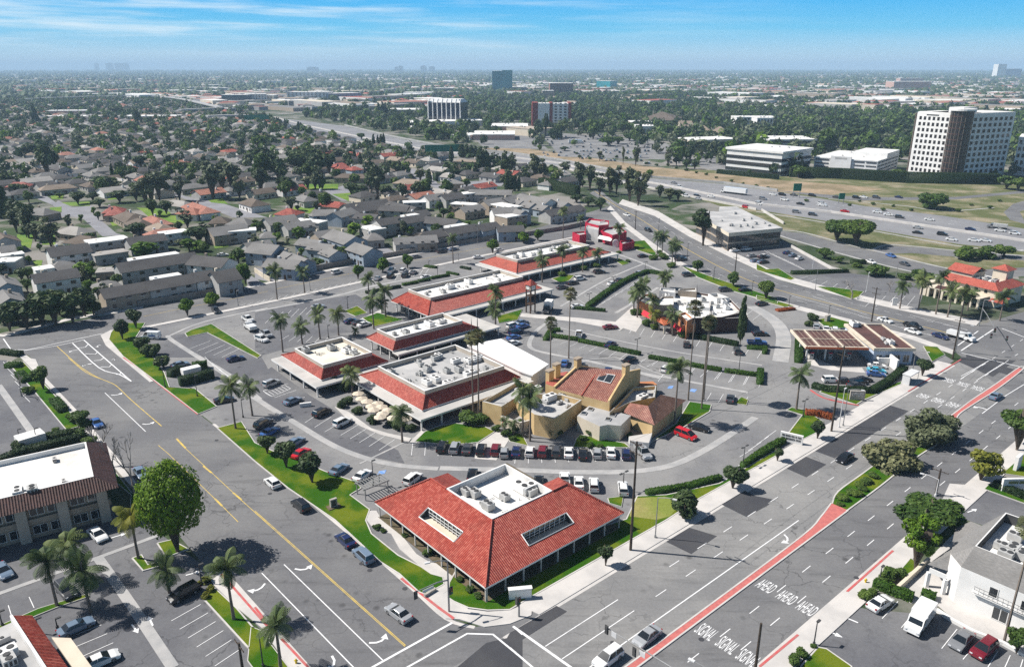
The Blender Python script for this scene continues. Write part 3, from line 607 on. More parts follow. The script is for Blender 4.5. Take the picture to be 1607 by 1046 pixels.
YELW = mat('yellow_stucco', (0.66, 0.48, 0.25), (0.56, 0.40, 0.20), vs=0.4, fine=0.06, rough=0.9)
TAN = mat('tan_wall', (0.40, 0.33, 0.26), (0.34, 0.28, 0.22), vs=0.4, rough=0.9)
BEIGE = mat('beige_parapet', (0.52, 0.46, 0.39), (0.44, 0.39, 0.33), vs=0.3, rough=0.9)
ROOFW = mat('white_roof_coating', (0.82, 0.81, 0.78), (0.60, 0.58, 0.54), vs=0.12, detail=9, fine=0.08, fs=1.2, rough=0.8, lo=0.42, hi=0.75)
ROOFG = mat('grey_roof_felt', (0.52, 0.51, 0.50), (0.36, 0.36, 0.36), vs=0.15, detail=8, fine=0.1, fs=1.2, rough=0.9)
CANO = mat('canopy_roof', (0.55, 0.53, 0.50), (0.44, 0.43, 0.41), vs=0.2, detail=8, fine=0.08, rough=0.9)
METAL = mat('unit_metal', (0.50, 0.50, 0.49), (0.40, 0.40, 0.39), vs=0.8, rough=0.6)
DARKM = mat('dark_metal', (0.05, 0.05, 0.052), (0.08, 0.08, 0.08), vs=0.8, rough=0.6)
GLASS = glassm('window_glass', (0.025, 0.03, 0.035))
GLASSB = glassm('blue_glass', (0.02, 0.05, 0.07))
WOODB = mat('dark_timber', (0.10, 0.06, 0.04), (0.07, 0.045, 0.03), vs=0.8, rough=0.8)
REDW = mat('crimson_wall', (0.50, 0.02, 0.055), (0.42, 0.015, 0.045), vs=0.4, rough=0.6)
TERRA = mat('terracotta_wall', (0.52, 0.22, 0.10), (0.45, 0.18, 0.085), vs=0.5, rough=0.9)
BROWN = mat('brown_wall', (0.10, 0.055, 0.045), (0.075, 0.04, 0.035), vs=0.5, rough=0.9)
SHG = shingle('grey_shingle', (0.19, 0.185, 0.18), (0.27, 0.26, 0.25))
REDAW = mat('red_awning_cloth', (0.55, 0.03, 0.05), (0.48, 0.025, 0.04), vs=0.5, rough=0.8)
BLUEW = mat('pale_blue_wall', (0.50, 0.58, 0.70), (0.45, 0.52, 0.64), vs=0.4, rough=0.8)
STONE = mat('pale_stone', (0.45, 0.42, 0.38), (0.33, 0.30, 0.27), vs=1.2, fine=0.15, rough=0.9)
SIDING_ = mat('grey_wall', (0.45, 0.46, 0.48), (0.38, 0.39, 0.41), vs=.3)
def hvac_protos():
 P = []
 for k, (w, d, h, col) in enumerate(((1.8, 1.4, 1.1, METAL), (2.6, 1.5, 1.2, WHITE), (1.1, 1.0, 0.9, METAL), (1.5, 0.7, 0.6, ROOFG))):
  b = MB(); b.box((0, 0, 0.15), (w, d, h), 0, 0); b.box((0, 0, 0), (w * 0.8, d * 0.8, 0.15), 0, 1)
  for x in ((-w / 4, w / 4) if w > 1.7 else (0,)):
   b.tube([(x, 0, h + 0.15), (x, 0, h + 0.24)], [d * 0.3, d * 0.27], 12, 1)
  for j in range(3): b.box((w / 2, -d / 3 + j * d / 3, 0.35), (0.04, d / 5, h * 0.6), 0, 1)
  o = b.build('rooftop_unit', [col, DARKM]); P.append(o.data); bpy.data.objects.remove(o)
 return P
HV = hvac_protos()
rgH = random.Random(5)
def hvac(root, fr, spots, z, kinds=(0, 1, 2, 3)):
 """air-conditioning units bolted to a roof: parts of that building"""
 for a, b in spots:
  o = bpy.data.objects.new('rooftop_unit', HV[rgH.choice(kinds)]); COL.objects.link(o); o.parent = root
  p = Vector(fr.at(a, b, z)) - root.location; o.location = p; o.rotation_euler = (0, 0, fr.ang + rgH.choice((0, math.pi / 2)))
  k = rgH.uniform(0.8, 1.15); o.scale = (k, k, k)
def pipes(root, fr, a0, a1, b0, b1, z, n, seed=1):
 r = random.Random(seed)
 for _ in range(n):
  m = MB()
  a, b = r.uniform(a0, a1), r.uniform(b0, b1); h = r.uniform(0.3, 0.9)
  m.tube([fr.at(a, b, z), fr.at(a, b, z + h)], r.uniform(0.08, 0.2), 6)
  if r.random() < 0.45:
   L = r.uniform(1, 4); m.tube([fr.at(a, b, z + 0.2), fr.at(*((a + L, b) if r.random() < .5 else (a, b + L)), z + 0.2)], 0.07, 5)
  m.build('roof_pipe', METAL, root)
def facade(root, quads, gm, fmat, frame=True, name='window'):
 """each window its own part: glass with a frame standing proud of the wall. quads: (p, along, width, z0, z1)"""
 parts = []
 for (p, d, w, z0, z1) in quads: parts.append((p, d, w, z0, z1))
 parts.sort(key=lambda k: depth((k[0][0], k[0][1], k[3])))
 def put(b, k):
  p, d, w, z0, z1 = k; d = Vector(d[:2]).normalized(); n = Vector((d.y, -d.x)); P = Vector(p[:2])
  def bx(s0, s1, y0, y1, o, m):
   a, c = P + d * s0, P + d * s1; b.prism([a - n * 0.05, c - n * 0.05, c + n * o, a + n * o], y0, y1, m, bottom=True)
  bx(0, w, z0, z1, 0.03, 0)
  if frame:
   f = min(0.09, w * 0.08)
   bx(0, f, z0, z1, 0.07, 1); bx(w - f, w, z0, z1, 0.07, 1); bx(f, w - f, z1 - f, z1, 0.068, 1); bx(f, w - f, z0, z0 + f, 0.068, 1)
   if w > 1.6: bx(w / 2 - f / 2, w / 2 + f / 2, z0 + f, z1 - f, 0.066, 1)
 for k in parts[:100]:
  b = MB(); put(b, k); b.build(name, [gm, fmat], root)
 if len(parts) > 100:
  b = MB()
  for k in parts[100:]: put(b, k)
  b.build(name + 's', [gm, fmat], root, kind='stuff')
def wallrow(fr, a0, b0, a1, b1, n, z0, z1, fill=0.8, pad=0.3):
 """n windows along the wall line from (a0,b0) to (a1,b1) of a frame; outward normal to the right of travel"""
 p, e = Vector(fr.at(a0, b0)[:2]), Vector(fr.at(a1, b1)[:2]); d = (e - p); L = d.length; d.normalize(); L -= 2 * pad
 w = L / n
 return [(p + d * (pad + w * i + w * (1 - fill) / 2), d, w * fill, z0, z1) for i in range(n)]
def rectAB(near, left, right, z, fr=AB):
 n, l, r = (fr.to(G(p, z)) for p in (near, left, right)); return n[0], r[0], n[1], l[1]
def mansard(name, label, cat, eave, par, ze, zp, canopy=(), tilem=TILE, deck=ROOFW, wallm=CREAM, units=(), npipe=10, over=2.2, drop=1.1, parm=BEIGE):
 a0, a1, b0, b1 = rectAB(*eave, ze); pa0, pa1, pb0, pb1 = rectAB(*par, zp)
 pz = zp - 0.9
 o = thing(name, label, cat, AB.at((a0 + a1) / 2, (b0 + b1) / 2))
 A = AB.at
 m = MB(); E_ = [A(a0, b0, ze), A(a1, b0, ze), A(a1, b1, ze), A(a0, b1, ze)]; T_ = [A(pa0, pb0, pz), A(pa1, pb0, pz), A(pa1, pb1, pz), A(pa0, pb1, pz)]
 for i in range(4): m.face([E_[i], E_[(i + 1) % 4], T_[(i + 1) % 4], T_[i]], 0)
 for i in range(4): m.tube([Vector(E_[i]) + Vector((0, 0, .05)), Vector(T_[i]) + Vector((0, 0, .05))], 0.16, 6, 0)
 m.fbox(AB, a0 + .01, a1 - .01, b0 + .01, b1 - .01, ze - 0.3, ze - 0.004, 1)
 m.build('roof', [tilem, WHITE], o)
 m = MB(); w = 0.3
 for x0, x1, y0, y1 in ((pa0, pa1, pb0, pb0 + w), (pa0, pa1, pb1 - w, pb1), (pa0, pa0 + w, pb0 + w, pb1 - w), (pa1 - w, pa1, pb0 + w, pb1 - w)): m.fbox(AB, x0, x1, y0, y1, pz - 0.3, zp, 0)
 for x0, x1, y0, y1 in ((pa0 - .06, pa1 + .06, pb0 - .06, pb0 + w + .05), (pa0 - .06, pa1 + .06, pb1 - w - .05, pb1 + .06), (pa0 - .06, pa0 + w + .05, pb0 + w + .05, pb1 - w - .05), (pa1 - w - .05, pa1 + .06, pb0 + w + .05, pb1 - w - .05)): m.fbox(AB, x0, x1, y0, y1, zp, zp + 0.1, 1)
 m.build('parapet', [parm, WHITE], o)
 m = MB(); m.fbox(AB, pa0 + w, pa1 - w, pb0 + w, pb1 - w, pz - 0.4, zp - drop, 0); m.build('roof_deck', deck, o)
 m = MB(); m.fbox(AB, a0 + over, a1 - over, b0 + over, b1 - over, 0, ze - 0.25, 0); m.build('wall', wallm, o)
 n1 = max(2, int((a1 - a0 - 2 * over) / 3.2)); n2 = max(2, int((b1 - b0 - 2 * over) / 3.2))
 facade(o, wallrow(AB, a0 + over, b0 + over, a1 - over, b0 + over, n1, 0.3, 2.5) + wallrow(AB, a0 + over, b1 - over, a0 + over, b0 + over, n2, 0.3, 2.5) + wallrow(AB, a1 - over, b0 + over, a1 - over, b1 - over, n2, 0.3, 2.5), GLASS, DARKM)
 ca0, ca1, cb0 = a0, a1, b0
 if canopy:
  ca0, ca1, cb0, cb1 = (a0 - canopy[0], a1 + canopy[1], b0 - canopy[2], b1 + canopy[3])
  m = MB(); zc = ze - 0.36
  for x0, x1, y0, y1 in ((ca0, ca1, cb0, b0 + .4), (ca0, a0 + .4, b0 + .4, cb1), (a1 - .4, ca1, b0 + .4, cb1), (a0 + .4, a1 - .4, b1 - .4, cb1)):
   if x1 - x0 > 0.5 and y1 - y0 > 0.5: m.fbox(AB, x0, x1, y0, y1, zc - 0.45, zc, 0, 1)
  m.build('canopy', [CANO, WHITE], o)
 for k in range(max(2, int((ca1 - ca0) / 5.5)) + 1):
  x = ca0 + .5 + k * (ca1 - ca0 - 1) / max(2, int((ca1 - ca0) / 5.5)); m = MB(); m.fbox(AB, x - .15, x + .15, cb0 + .4, cb0 + .7, 0, ze - 0.6); m.build('column', WHITE, o)
 for k in range(1, 4):
  y = cb0 + .5 + k * (b1 - cb0 - 1) / 3.3; m = MB(); m.fbox(AB, ca0 + .4, ca0 + .7, y - .15, y + .15, 0, ze - 0.6); m.build('column', WHITE, o)
 zd = zp - drop
 sp = [(pa0 + 1 + u * (pa1 - pa0 - 2), pb0 + 1 + v * (pb1 - pb0 - 2)) for u, v in units]
 hvac(o, AB, sp, zd)
 if npipe: pipes(o, AB, pa0 + 1, pa1 - 2, pb0 + 1, pb1 - 2, zd, npipe, len(name))
 return o
# ------------------------------------------------------------------ the shopping centre
rnd = random.Random(3)
mansard('restaurant', 'red tiled restaurant crowded with rooftop units beside the folded patio umbrellas', 'restaurant',
  q('C2', '1005,320 660,100 1590,120'), q('C2', '1020,205 745,55 1490,50'), 3.2, 6.4, (2.6, 1.5, 3.2, 0), npipe=34, deck=ROOFG,
  units=[(rnd.uniform(0, 1), rnd.uniform(0, 1)) for _ in range(24)])
mansard('shop_building', 'small square red tiled shop building with cream flat roof beside the palm car park', 'shop building',
  q('B2', '390,1030 175,880 770,915'), q('B2', '400,945 245,845 680,865'), 3.2, 6.2, (2.8, 0, 2.6, 0), deck=mat('cream_roof_coating', (0.80, 0.74, 0.62), (0.70, 0.64, 0.53), vs=0.15, rough=0.85), npipe=5,
  units=[(.85, .3), (.75, .42), (.9, .55), (.6, .75), (.1, .95), (.8, .12)])
mansard('shop_building', 'narrow red tiled shop building with white canopy between two lower roofs', 'shop building',
  q('B2', '810,860 645,785 1305,720'), q('B2', '825,785 710,735 1220,685'), 3.2, 6.2, (0, 6, 2.6, 0), npipe=5, units=[(.08, .5), (.22, .3), (.45, .6), (.65, .5), (.85, .5), (.93, .6)])
mansard('shop_building', 'long red tiled shop building ending at the clock tower', 'shop building',
  q('B2', '1015,655 805,565') + q('B3', '180,490'), q('B2', '1030,550 900,500') + q('B3', '90,430'), 3.2, 6.6, (0, 3, 2.8, 0), npipe=10, units=[(.05, .5), (.12, .7), (.2, .35), (.33, .6), (.36, .75), (.42, .6), (.47, .4), (.56, .7), (.83, .3), (.9, .8)])
mansard('shop_building', 'farthest long red tiled shop building behind a row of palms', 'shop building',
  q('B3', '40,405') + q('B2', '1320,340') + q('B3', '560,275'), q('B3', '45,330') + q('B2', '1415,295') + q('B3', '460,240'), 3.2, 6.6, (2, 2, 3, 0), npipe=12, tilem=TILEP, units=[(.1, .5), (.2, .6), (.3, .35), (.45, .6), (.5, .7), (.6, .5), (.7, .7), (.8, .4), (.9, .6)])
# front office: L of tiled hips round a sunken flat roof
ze, zr = 3.1, 7.4
n_, l_, r_ = [AB.to(G(p, ze)) for p in (q('D2', '1385,520')[0], q('C2', '725,870')[0], q('C3', '705,945')[0])]
a0, b0, a1, b1 = n_[0], n_[1], r_[0], l_[1]
wn = AB.to(G(q('C2', '1425,975')[0], zr)); wl = AB.to(G(q('C2', '1165,785')[0], zr)); wr = AB.to(G(q('C3', '240,795')[0], zr))
wa0, wb0, wa1, wb1 = wn[0], wn[1], wr[0], wl[1]
A = AB.at
o = thing('office_building', 'red tiled corner office building with sunken white roof and balcony cutouts', 'office', A((a0 + a1) / 2, (b0 + b1) / 2))
ia, ib = wa0, wb0; wA, wB = ia - a0, ib - b0
apL, apR = (ia, b1 - wA * 0.75, zr), (a1 - wB * 0.75, ib, zr)
m = MB(); m.fbox(AB, a0 + .3, a1 - .3, b0 + .3, b1 - .3, 0, .182); struct(m, 'planting_bed', SOIL)
rf = MB()
def plane_hole(P, hole):
 """quad P (eave0, eave1, ridge1, ridge0) with a four-cornered hole; returns the hole corners on the plane"""
 Hc = [hit(h, [P[0], P[1], P[2]]) for h in hole]
 for i in range(4): rf.face([P[i], P[(i + 1) % 4], Hc[(i + 1) % 4], Hc[i]], 0)
 return Hc
PL = [A(a0, b1, ze), A(a0, b0, ze), A(ia, ib, zr), A(*apL)]
PR = [A(a0, b0, ze), A(a1, b0, ze), A(*apR), A(ia, ib, zr)]
HL = plane_hole(PL, q('D2', '985,95 1195,245 1250,185 1040,40')); HR = plane_hole(PR, q('D3', '115,268 385,130 340,70 70,200'))
rf.face([A(a0, b1, ze), A(*apL), A(2 * ia - a0, b1, ze)], 0); rf.face([A(a1, b0, ze), A(a1, 2 * ib - b0, ze), A(*apR)], 0)
rf.face([A(*apL), A(ia, wb1, zr), A(2 * ia - a0, wb1, ze), A(2 * ia - a0, b1, ze)], 0); rf.face([A(*apR), A(a1, 2 * ib - b0, ze), A(wa1, 2 * ib - b0, ze), A(wa1, ib, zr)], 0)
for p, e in ((A(a0, b0, ze + .05), A(ia, ib, zr + .05)), (A(a0, b1, ze + .05), A(apL[0], apL[1], zr + .05)), (A(a1, b0, ze + .05), A(apR[0], apR[1], zr + .05)), (A(ia, wb1, zr + .05), A(apL[0], apL[1], zr + .05)), (A(wa1, ib, zr + .05), A(apR[0], apR[1], zr + .05))): rf.tube([p, e], 0.17, 6, 0)
for x0, x1, y0, y1 in ((a0, a1, b0, b0 + .25), (a0, a0 + .25, b0 + .25, b1), (a0 + .25, 2 * ia - a0, b1 - .25, b1), (a1 - .25, a1, b0 + .25, 2 * ib - b0)): rf.fbox(AB, x0, x1, y0, y1, ze - 0.3, ze - 0.004, 1)
rf.build('roof', [TILE, WHITE], o)
for Hc, inn in ((HL, Vector((AX.x, AX.y, 0))), (HR, Vector((BX.x, BX.y, 0)))):
 hb = MB(); fm = MB(); e0, e1, t1, t0 = [Vector(v) for v in Hc]; fz = e0.z - 0.55; dn = Vector((0, 0, 1))
 dep = (t0 - e0).dot(inn)
 f0, f1 = Vector((e0.x, e0.y, fz)), Vector((e1.x, e1.y, fz)); g0, g1 = f0 + inn * dep, f1 + inn * dep
 hb.face([f0, f1, g1, g0], 1); hb.face([e0, f0, f1, e1][::-1], 0); hb.face([g0, g1, t1, t0], 0); hb.face([f0, g0, t0, e0], 0); hb.face([f1, e1, t1, g1], 0)
 for i in range(4): fm.tube([Vector(Hc[i]) + dn * .06, Vector(Hc[(i + 1) % 4]) + dn * .06], 0.1, 4)
 for k in range(9):
  u = (k + .5) / 9; p = g0.lerp(g1, u) - inn * 0.12; q1 = t0.lerp(t1, u) - inn * 0.12
  fm.tube([p, q1], 0.06, 4)
 for v in (0.3, 0.65): fm.tube([g0.lerp(t0, v) - inn * .12, g1.lerp(t1, v) - inn * .12], 0.05, 4)
 hb.build('balcony_recess', [GLASS, CREAM], o); fm.build('balcony_frame', WHITE, o)
m = MB(); w = 0.3
for x0, x1, y0, y1, zt in ((wa0, wa1, wb0, wb0 + w, zr + .12), (wa0, wa1, wb1 - w, wb1, zr + .14), (wa0, wa0 + w, wb0 + w, wb1 - w, zr + .12), (wa1 - w, wa1, wb0 + w, wb1 - w, zr + .14)): m.fbox(AB, x0, x1, y0, y1, zr - 2.4, zt, 0)
m.build('parapet', WHITE, o)
m = MB(); m.fbox(AB, wa0 + w, wa1 - w, wb0 + w, wb1 - w, zr - 2.2, zr - 1.5, 0); m.build('roof_deck', ROOFW, o)
m = MB(); m.fbox(AB, a0 + 2.6, 2 * ia - a0 - 1, b0 + 2.6, b1 - 2, 0, ze - .25); m.build('wall', WHITE, o); m = MB(); m.fbox(AB, 2 * ia - a0 - .99, a1 - 2, b0 + 2.6, 2 * ib - b0 - 1, 0, ze - .25); m.build('wall', WHITE, o); m = MB(); m.fbox(AB, wa0 + .35, wa1, wb0 + .35, wb1, 0.02, zr - 2.41); m.build('wall', WHITE, o)
facade(o, wallrow(AB, a0 + 2.6, b1 - 2, a0 + 2.6, b0 + 2.6, 10, .4, 2.5, .7) + wallrow(AB, a0 + 2.6, b0 + 2.6, a1 - 2, b0 + 2.6, 7, .7, 2.3, .5), GLASS, WHITE)
for k in range(9):
 for c in ((a0 + .5, b0 + .6 + k * (b1 - b0 - 1.2) / 8), (a0 + .6 + k * (a1 - a0 - 1.2) / 8, b0 + .5)):
  m = MB(); m.fbox(AB, c[0] - .1, c[0] + .1, c[1] - .1, c[1] + .1, 0, ze - .3); m.build('column', CANO, o)  # white posts coloured grey: shade under the eaves put into their colour
hvac(o, AB, [AB.to(G(p, zr - 1)) for p in q('C2', '1320,820 1400,895 1500,840 1270,810') + q('C3', '70,790 130,810 110,795')], zr - 1.5, (1, 0)); pipes(o, AB, wa0 + 2, wa1 - 2, wb0 + 2, wb1 - 2, zr - 1.5, 10, 9)
# big white flat roof between restaurant and plaza, stair-edged box at its end
o = thing('market_hall', 'large plain white flat roofed hall behind the restaurant', 'hall', G((800, 560)))
P = [G(p, 4.6) for p in [(733, 541), (786, 531), (861, 571), (836, 588), (815, 581)]]
m = MB(); m.prism(P, 4.2, 4.6, 0, bottom=True); m.build('roof', mat('bright_white_membrane', (0.86, 0.86, 0.85), (0.80, 0.80, 0.79), vs=0.1), o)
c_ = Vector((sum(p[0] for p in P) / 5, sum(p[1] for p in P) / 5)); m = MB(); m.prism([c_ + (Vector(p[:2]) - c_) * 0.93 for p in P], 0, 4.2); m.build('wall', WHITE, o)
# clock tower
p = G(q('B3', '122,635')[0]); zt = tall(p, q('B3', '122,440')[0])
o = thing('clock_tower', 'open steel clock tower with tiled pyramid cap at the plaza', 'clock tower', p); fr = Fr(p, ANG_A)
m = MB()
for x in (-1, 1):
 for y in (-1, 1): m.fbox(fr, x - .16, x + .16, y - .16, y + .16, 0, zt - 2)
for z in (2.8, 5.6, zt - 3.6): m.fbox(fr, -1.1, 1.1, -1.1, 1.1, z, z + .25)
m.build('frame', WOODB, o)
m = MB(); m.fbox(fr, -1.2, 1.2, -1.2, 1.2, zt - 3.6 + .26, zt - 1.7); m.build('clock_box', TAN, o)
for s in range(4):
 f2 = Fr(p, ANG_A + s * math.pi / 2); m = MB(); m.tube([f2.at(1.2, 0, zt - 2.55), f2.at(1.27, 0, zt - 2.55)], .72, 20, 0); m.fbox(f2, 1.27, 1.29, -.04, .04, zt - 2.55, zt - 2.0, 1); m.fbox(f2, 1.27, 1.285, -.04, .4, zt - 2.59, zt - 2.51, 1); m.build('clock_face', [WHITE, DARKM], o)
m = MB(); E_ = [fr.at(x, y, zt - 1.7) for x, y in ((-1.6, -1.6), (1.6, -1.6), (1.6, 1.6), (-1.6, 1.6))]; m.face(E_[::-1], 0); ap = fr.at(0, 0, zt)
for i in range(4): m.face([E_[i], E_[(i + 1) % 4], ap], 0)
m.build('roof', TILE, o)
# folded patio umbrellas beside the restaurant
cl = mat('cream_canvas', (0.66, 0.58, 0.46), (0.58, 0.50, 0.40), vs=1.5, rough=0.9); its = []
um = None
for x, y in ((620, 215), (640, 245), (672, 262), (700, 290), (735, 275), (712, 312), (760, 295), (768, 335), (800, 315), (752, 355), (830, 360), (905, 365)):
 p = G(q('C2', f'{x},{y}')[0], 2.3)
 if um is None:
  um = thing('patio_umbrella', 'x', 'umbrella', (0, 0, 0)); m = MB(); m.tube([(0, 0, 0), (0, 0, 2.6)], .035, 6); m.build('pole', DARKM, um); m = MB()
  for i in range(8):
   a_, b_ = i * math.pi / 4, (i + 1) * math.pi / 4; m.face([(0, 0, 2.65), (1.45 * math.cos(a_), 1.45 * math.sin(a_), 2.05), (1.45 * math.cos(b_), 1.45 * math.sin(b_), 2.05)]); m.face([(1.45 * math.cos(a_), 1.45 * math.sin(a_), 2.05), (1.45 * math.cos(a_), 1.45 * math.sin(a_), 1.88), (1.45 * math.cos(b_), 1.45 * math.sin(b_), 1.88), (1.45 * math.cos(b_), 1.45 * math.sin(b_), 2.05)])
  m.build('canopy', cl, um); u = um
 else: u = dup(um)
 u.location = (p[0], p[1], .1); u.rotation_euler = (0, 0, x * 1.3); its.append((u, 'cream patio umbrella'))
rowlabels(its, 'on the restaurant terrace', 'umbrella', 'cream umbrellas on the restaurant terrace')
# ------------------------------------------------------------------ yellow stucco restaurant with clay tiles
o = thing('yellow_restaurant', 'yellow stucco restaurant with weathered clay tile gables and flat roof blocks', 'restaurant', G((920, 660)))
def poly_at(c, s, z): return [G(p, z) for p in q(c, s)]
def block(root, c, s, z0, z1, wm, rm, par=0.0, pw=0.35, nm='wall'):
 P = poly_at(c, s, z1); m = MB()
 if par:
  n = len(P); cc = Vector((sum(p[0] for p in P) / n, sum(p[1] for p in P) / n)); I = []
  for p in P:
   d = cc - Vector(p[:2]); I.append(Vector(p[:2]) + d.normalized() * pw * 1.3)
  for i in range(n):
   m.face([(*P[i][:2], z0), (*P[(i + 1) % n][:2], z0), (*P[(i + 1) % n][:2], z1), (*P[i][:2], z1)][::1], 0)
   m.face([P[i], P[(i + 1) % n], (*I[(i + 1) % n], z1), (*I[i], z1)], 2)
   m.face([(*I[i], z1), (*I[(i + 1) % n], z1), (*I[(i + 1) % n], z1 - par), (*I[i], z1 - par)], 0)
  m.face([(*p, z1 - par) for p in I], 1)
 else: m.prism(P, z0, z1, 1, 0)
 return m.build(nm, [wm, rm, CANO], root)
block(o, 'C3', '147,343 269,369 432,257 319,225 130,214 40,262', 0, 4.9, YELW, ROOFG, 1.2)
block(o, 'C3', '-165,266 -50,296 53,231 130,163 62,137', 0, 4.8, YELW, ROOFG, 1.1)
block(o, 'C3', '-55,350 60,395 150,372 40,272 -30,300', 0, 2.6, CREAM, ROOFG, .8)
block(o, 'C3', '405,352 480,288 728,350 665,412 590,405 540,415', 0, 3.6, CREAM, ROOFG)
block(o, 'C3', '600,330 720,270 870,240 880,170 745,180', 0, 4.6, YELW, ROOFG, 0.8)
# main gable
zrg, zev = 8.6, 5.6
Rl, Rr = [Vector(G(p, zrg)) for p in q('C3', '412,62 690,100')]; El, Er = [Vector(G(p, zev)) for p in q('C3', '272,190 588,272')]
bl, br = Rl * 2 - El, Rr * 2 - Er; bl.z = br.z = zev
m = MB(); m.face([El, Er, Rr, Rl], 0); m.face([br, bl, Rl, Rr], 0); m.build('roof', TILEM, o)
m = MB()
mid = lambda u, z: (El.lerp(Er, u).x, El.lerp(Er, u).y, z)
m.face([(El.x, El.y, 0), (Er.x, Er.y, 0), Er, El]); m.build('wall', YELW, o); m = MB(); m.face([(br.x, br.y, 0), (bl.x, bl.y, 0), bl, br])
m.build('wall', YELW, o)
for (e, r, b_, nm) in ((El, Rl, bl, 'gable_wall'), (Er, Rr, br, 'gable_wall')):
 m = MB(); d = (Er - El).normalized() * 0.45; s = -1 if e is El else 1; up = Vector((0, 0, .55))
 prof = [Vector((e.x, e.y, 0)), e + up, r + up, b_ + up, Vector((b_.x, b_.y, 0))]
 m.loft([[p + d * (-.01 * s) for p in prof], [p + d * s for p in prof]]); m.build(nm, YELW, o)
 m = MB(); c = r + d * s * .5; m.box((c.x, c.y, zrg - .5), (1.5, 1.1, 2.6), ANG_A, 0); m.box((c.x, c.y, zrg + 2.1), (1.8, 1.4, .3), ANG_A, 1); m.build('chimney', [YELW, TAN], o)
m = MB(); sl_ = Vector((0, 0, .12)); S1, S2, S3, S4 = [Vector(hit(p, [El, Er, Rr])) + sl_ for p in q('C3', '522,140 548,98 632,112 604,160')]
m.loft([[S1 - sl_ * .9, S4 - sl_ * .9, S3 - sl_ * .9, S2 - sl_ * .9], [S1, S4, S3, S2]]); m.build('skylight', GLASS, o)
m = MB()
for a_, b_ in ((S1, S2), (S2, S3), (S3, S4), (S4, S1), ((S1 + S4) / 2, (S2 + S3) / 2)): m.tube([a_, b_], .09, 4)
m.build('skylight_frame', WHITE, o)
m = MB(); p1, p2 = [Vector(hit(p, [El, Er, Rr])) + sl_ for p in q('C3', '530,85 430,235')]; m.tube([p1, p2], .16, 6); m.build('roof_rib', TILE, o)
# hipped dining wing
z1, z2 = 3.4, 6.0
a, b_, c, d, e, f = [Vector(G(p, z)) for p, z in zip(q('C3', '680,330 870,410 1060,258 722,275 830,292 905,225'), (z1, z1, z1, z2 - 1, z2, z2))]
m = MB(); m.face([a, b_, e, d], 0); m.face([b_, c, f, e], 1); m.build('roof', [TILEM, TILEB], o)  # slope turned from the sun: its shade is put into a darker tile
m = MB(); m.prism([Vector(p[:2]) for p in (a.lerp(c, .06), b_.lerp(d, .08), c.lerp(d, .06), d)], 0, z1 - .1); m.build('wall', YELW, o)
block(o, 'C3', '715,475 855,455 835,515 720,500', 0, 1.3, WHITE, CONC, nm='terrace_wall')
for x, y, k in ((280, 75, 2.6), (240, 95, 1.8)):
 p = G(q('C3', f'{x},{y + 30}')[0], 5); m = MB(); m.box((p[0], p[1], 0), (1.6, 1.2, 5 + k), ANG_A, 0); m.box((p[0], p[1], 5 + k), (1.9, 1.5, .3), ANG_A, 1); m.build('chimney', [YELW, TAN], o)
block(o, 'C3', '215,160 235,105 350,85 270,180', 0, 4.4, YELW, TILEP)
block(o, 'C3', '745,150 860,145 885,165 750,185', 0, 2.4, YELW, TERRA, nm='terrace_wall')
hvac(o, AB, [AB.to(G(p, 4.2)) for p in q('C3', '215,265 300,270 340,250 180,200 350,290 240,250 160,190 100,240 60,210 320,235')], 3.7); hvac(o, AB, [AB.to(G(q('C3', '795,250')[0], 4.2))], 3.8, (1,))
for pp in ('445,340', '485,315', '620,350', '590,375'):
 c = G(q('C3', pp)[0], 3.6); m = MB(); m.box((c[0], c[1], 3.59), (1.5, 1.2, .25), ANG_A + .5, 0); m.box((c[0], c[1], 3.84), (1.2, .95, .04), ANG_A + .5, 1); m.build('skylight', [METAL, GLASS], o)
facade(o, [(G(q('C3', '420,405')[0])[:2], AX * .9, 1.1, .6, 2.6), (G(q('C3', '470,425')[0])[:2], AX * .9, 1.1, .6, 2.6)], GLASS, WOODB)
m = MB(); p = G(q('C2', '1500,415')[0]); m.box(p, (1.2, .25, 2.4), ANG_A); m.build('door', mat('pink_door', (0.60, 0.16, 0.16), (0.5, 0.13, 0.13)), o)
# cars
# ------------------------------------------------------------------ terracotta restaurant with red awnings in the middle of the lot
o = thing('terracotta_restaurant', 'terracotta and brown restaurant with white roof and red awnings amid the car park', 'restaurant', G((1080, 510)))
def e7(s): return [(960 + float(w.split(',')[0]) / 6.5375, 430 + float(w.split(',')[1]) / 6.5375) for w in s.split()]
def rb(P, z1, wm, rm, par=.6):
 P = [G(p, z1) for p in e7(P)]; n = len(P); m = MB()
 if sum(P[i][0] * P[(i + 1) % n][1] - P[(i + 1) % n][0] * P[i][1] for i in range(n)) < 0: P = P[::-1]
 cc = Vector((sum(p[0] for p in P) / n, sum(p[1] for p in P) / n)); I = [Vector(p[:2]) + (cc - Vector(p[:2])).normalized() * .45 for p in P]
 for i in range(n):
  j = (i + 1) % n
  m.face([(*P[i][:2], 0), (*P[j][:2], 0), P[j], P[i]], 0); m.face([P[i], P[j], (*I[j], z1), (*I[i], z1)], 2); m.face([(*I[i], z1), (*I[j], z1), (*I[j], z1 - par), (*I[i], z1 - par)], 0)
 m.face([(*p, z1 - par) for p in I], 1); return m.build('wall', [wm, rm, CANO], o)
rb('640,405 830,450 1130,440 1350,385 1210,245 860,180 520,205 505,300', 5.0, BROWN, ROOFW)
rb('262,262 345,300 425,322 520,262 410,195 330,205', 4.6, TERRA, CANO); rb('425,322 635,312 640,225 520,225', 6.3, TAN, ROOFW)
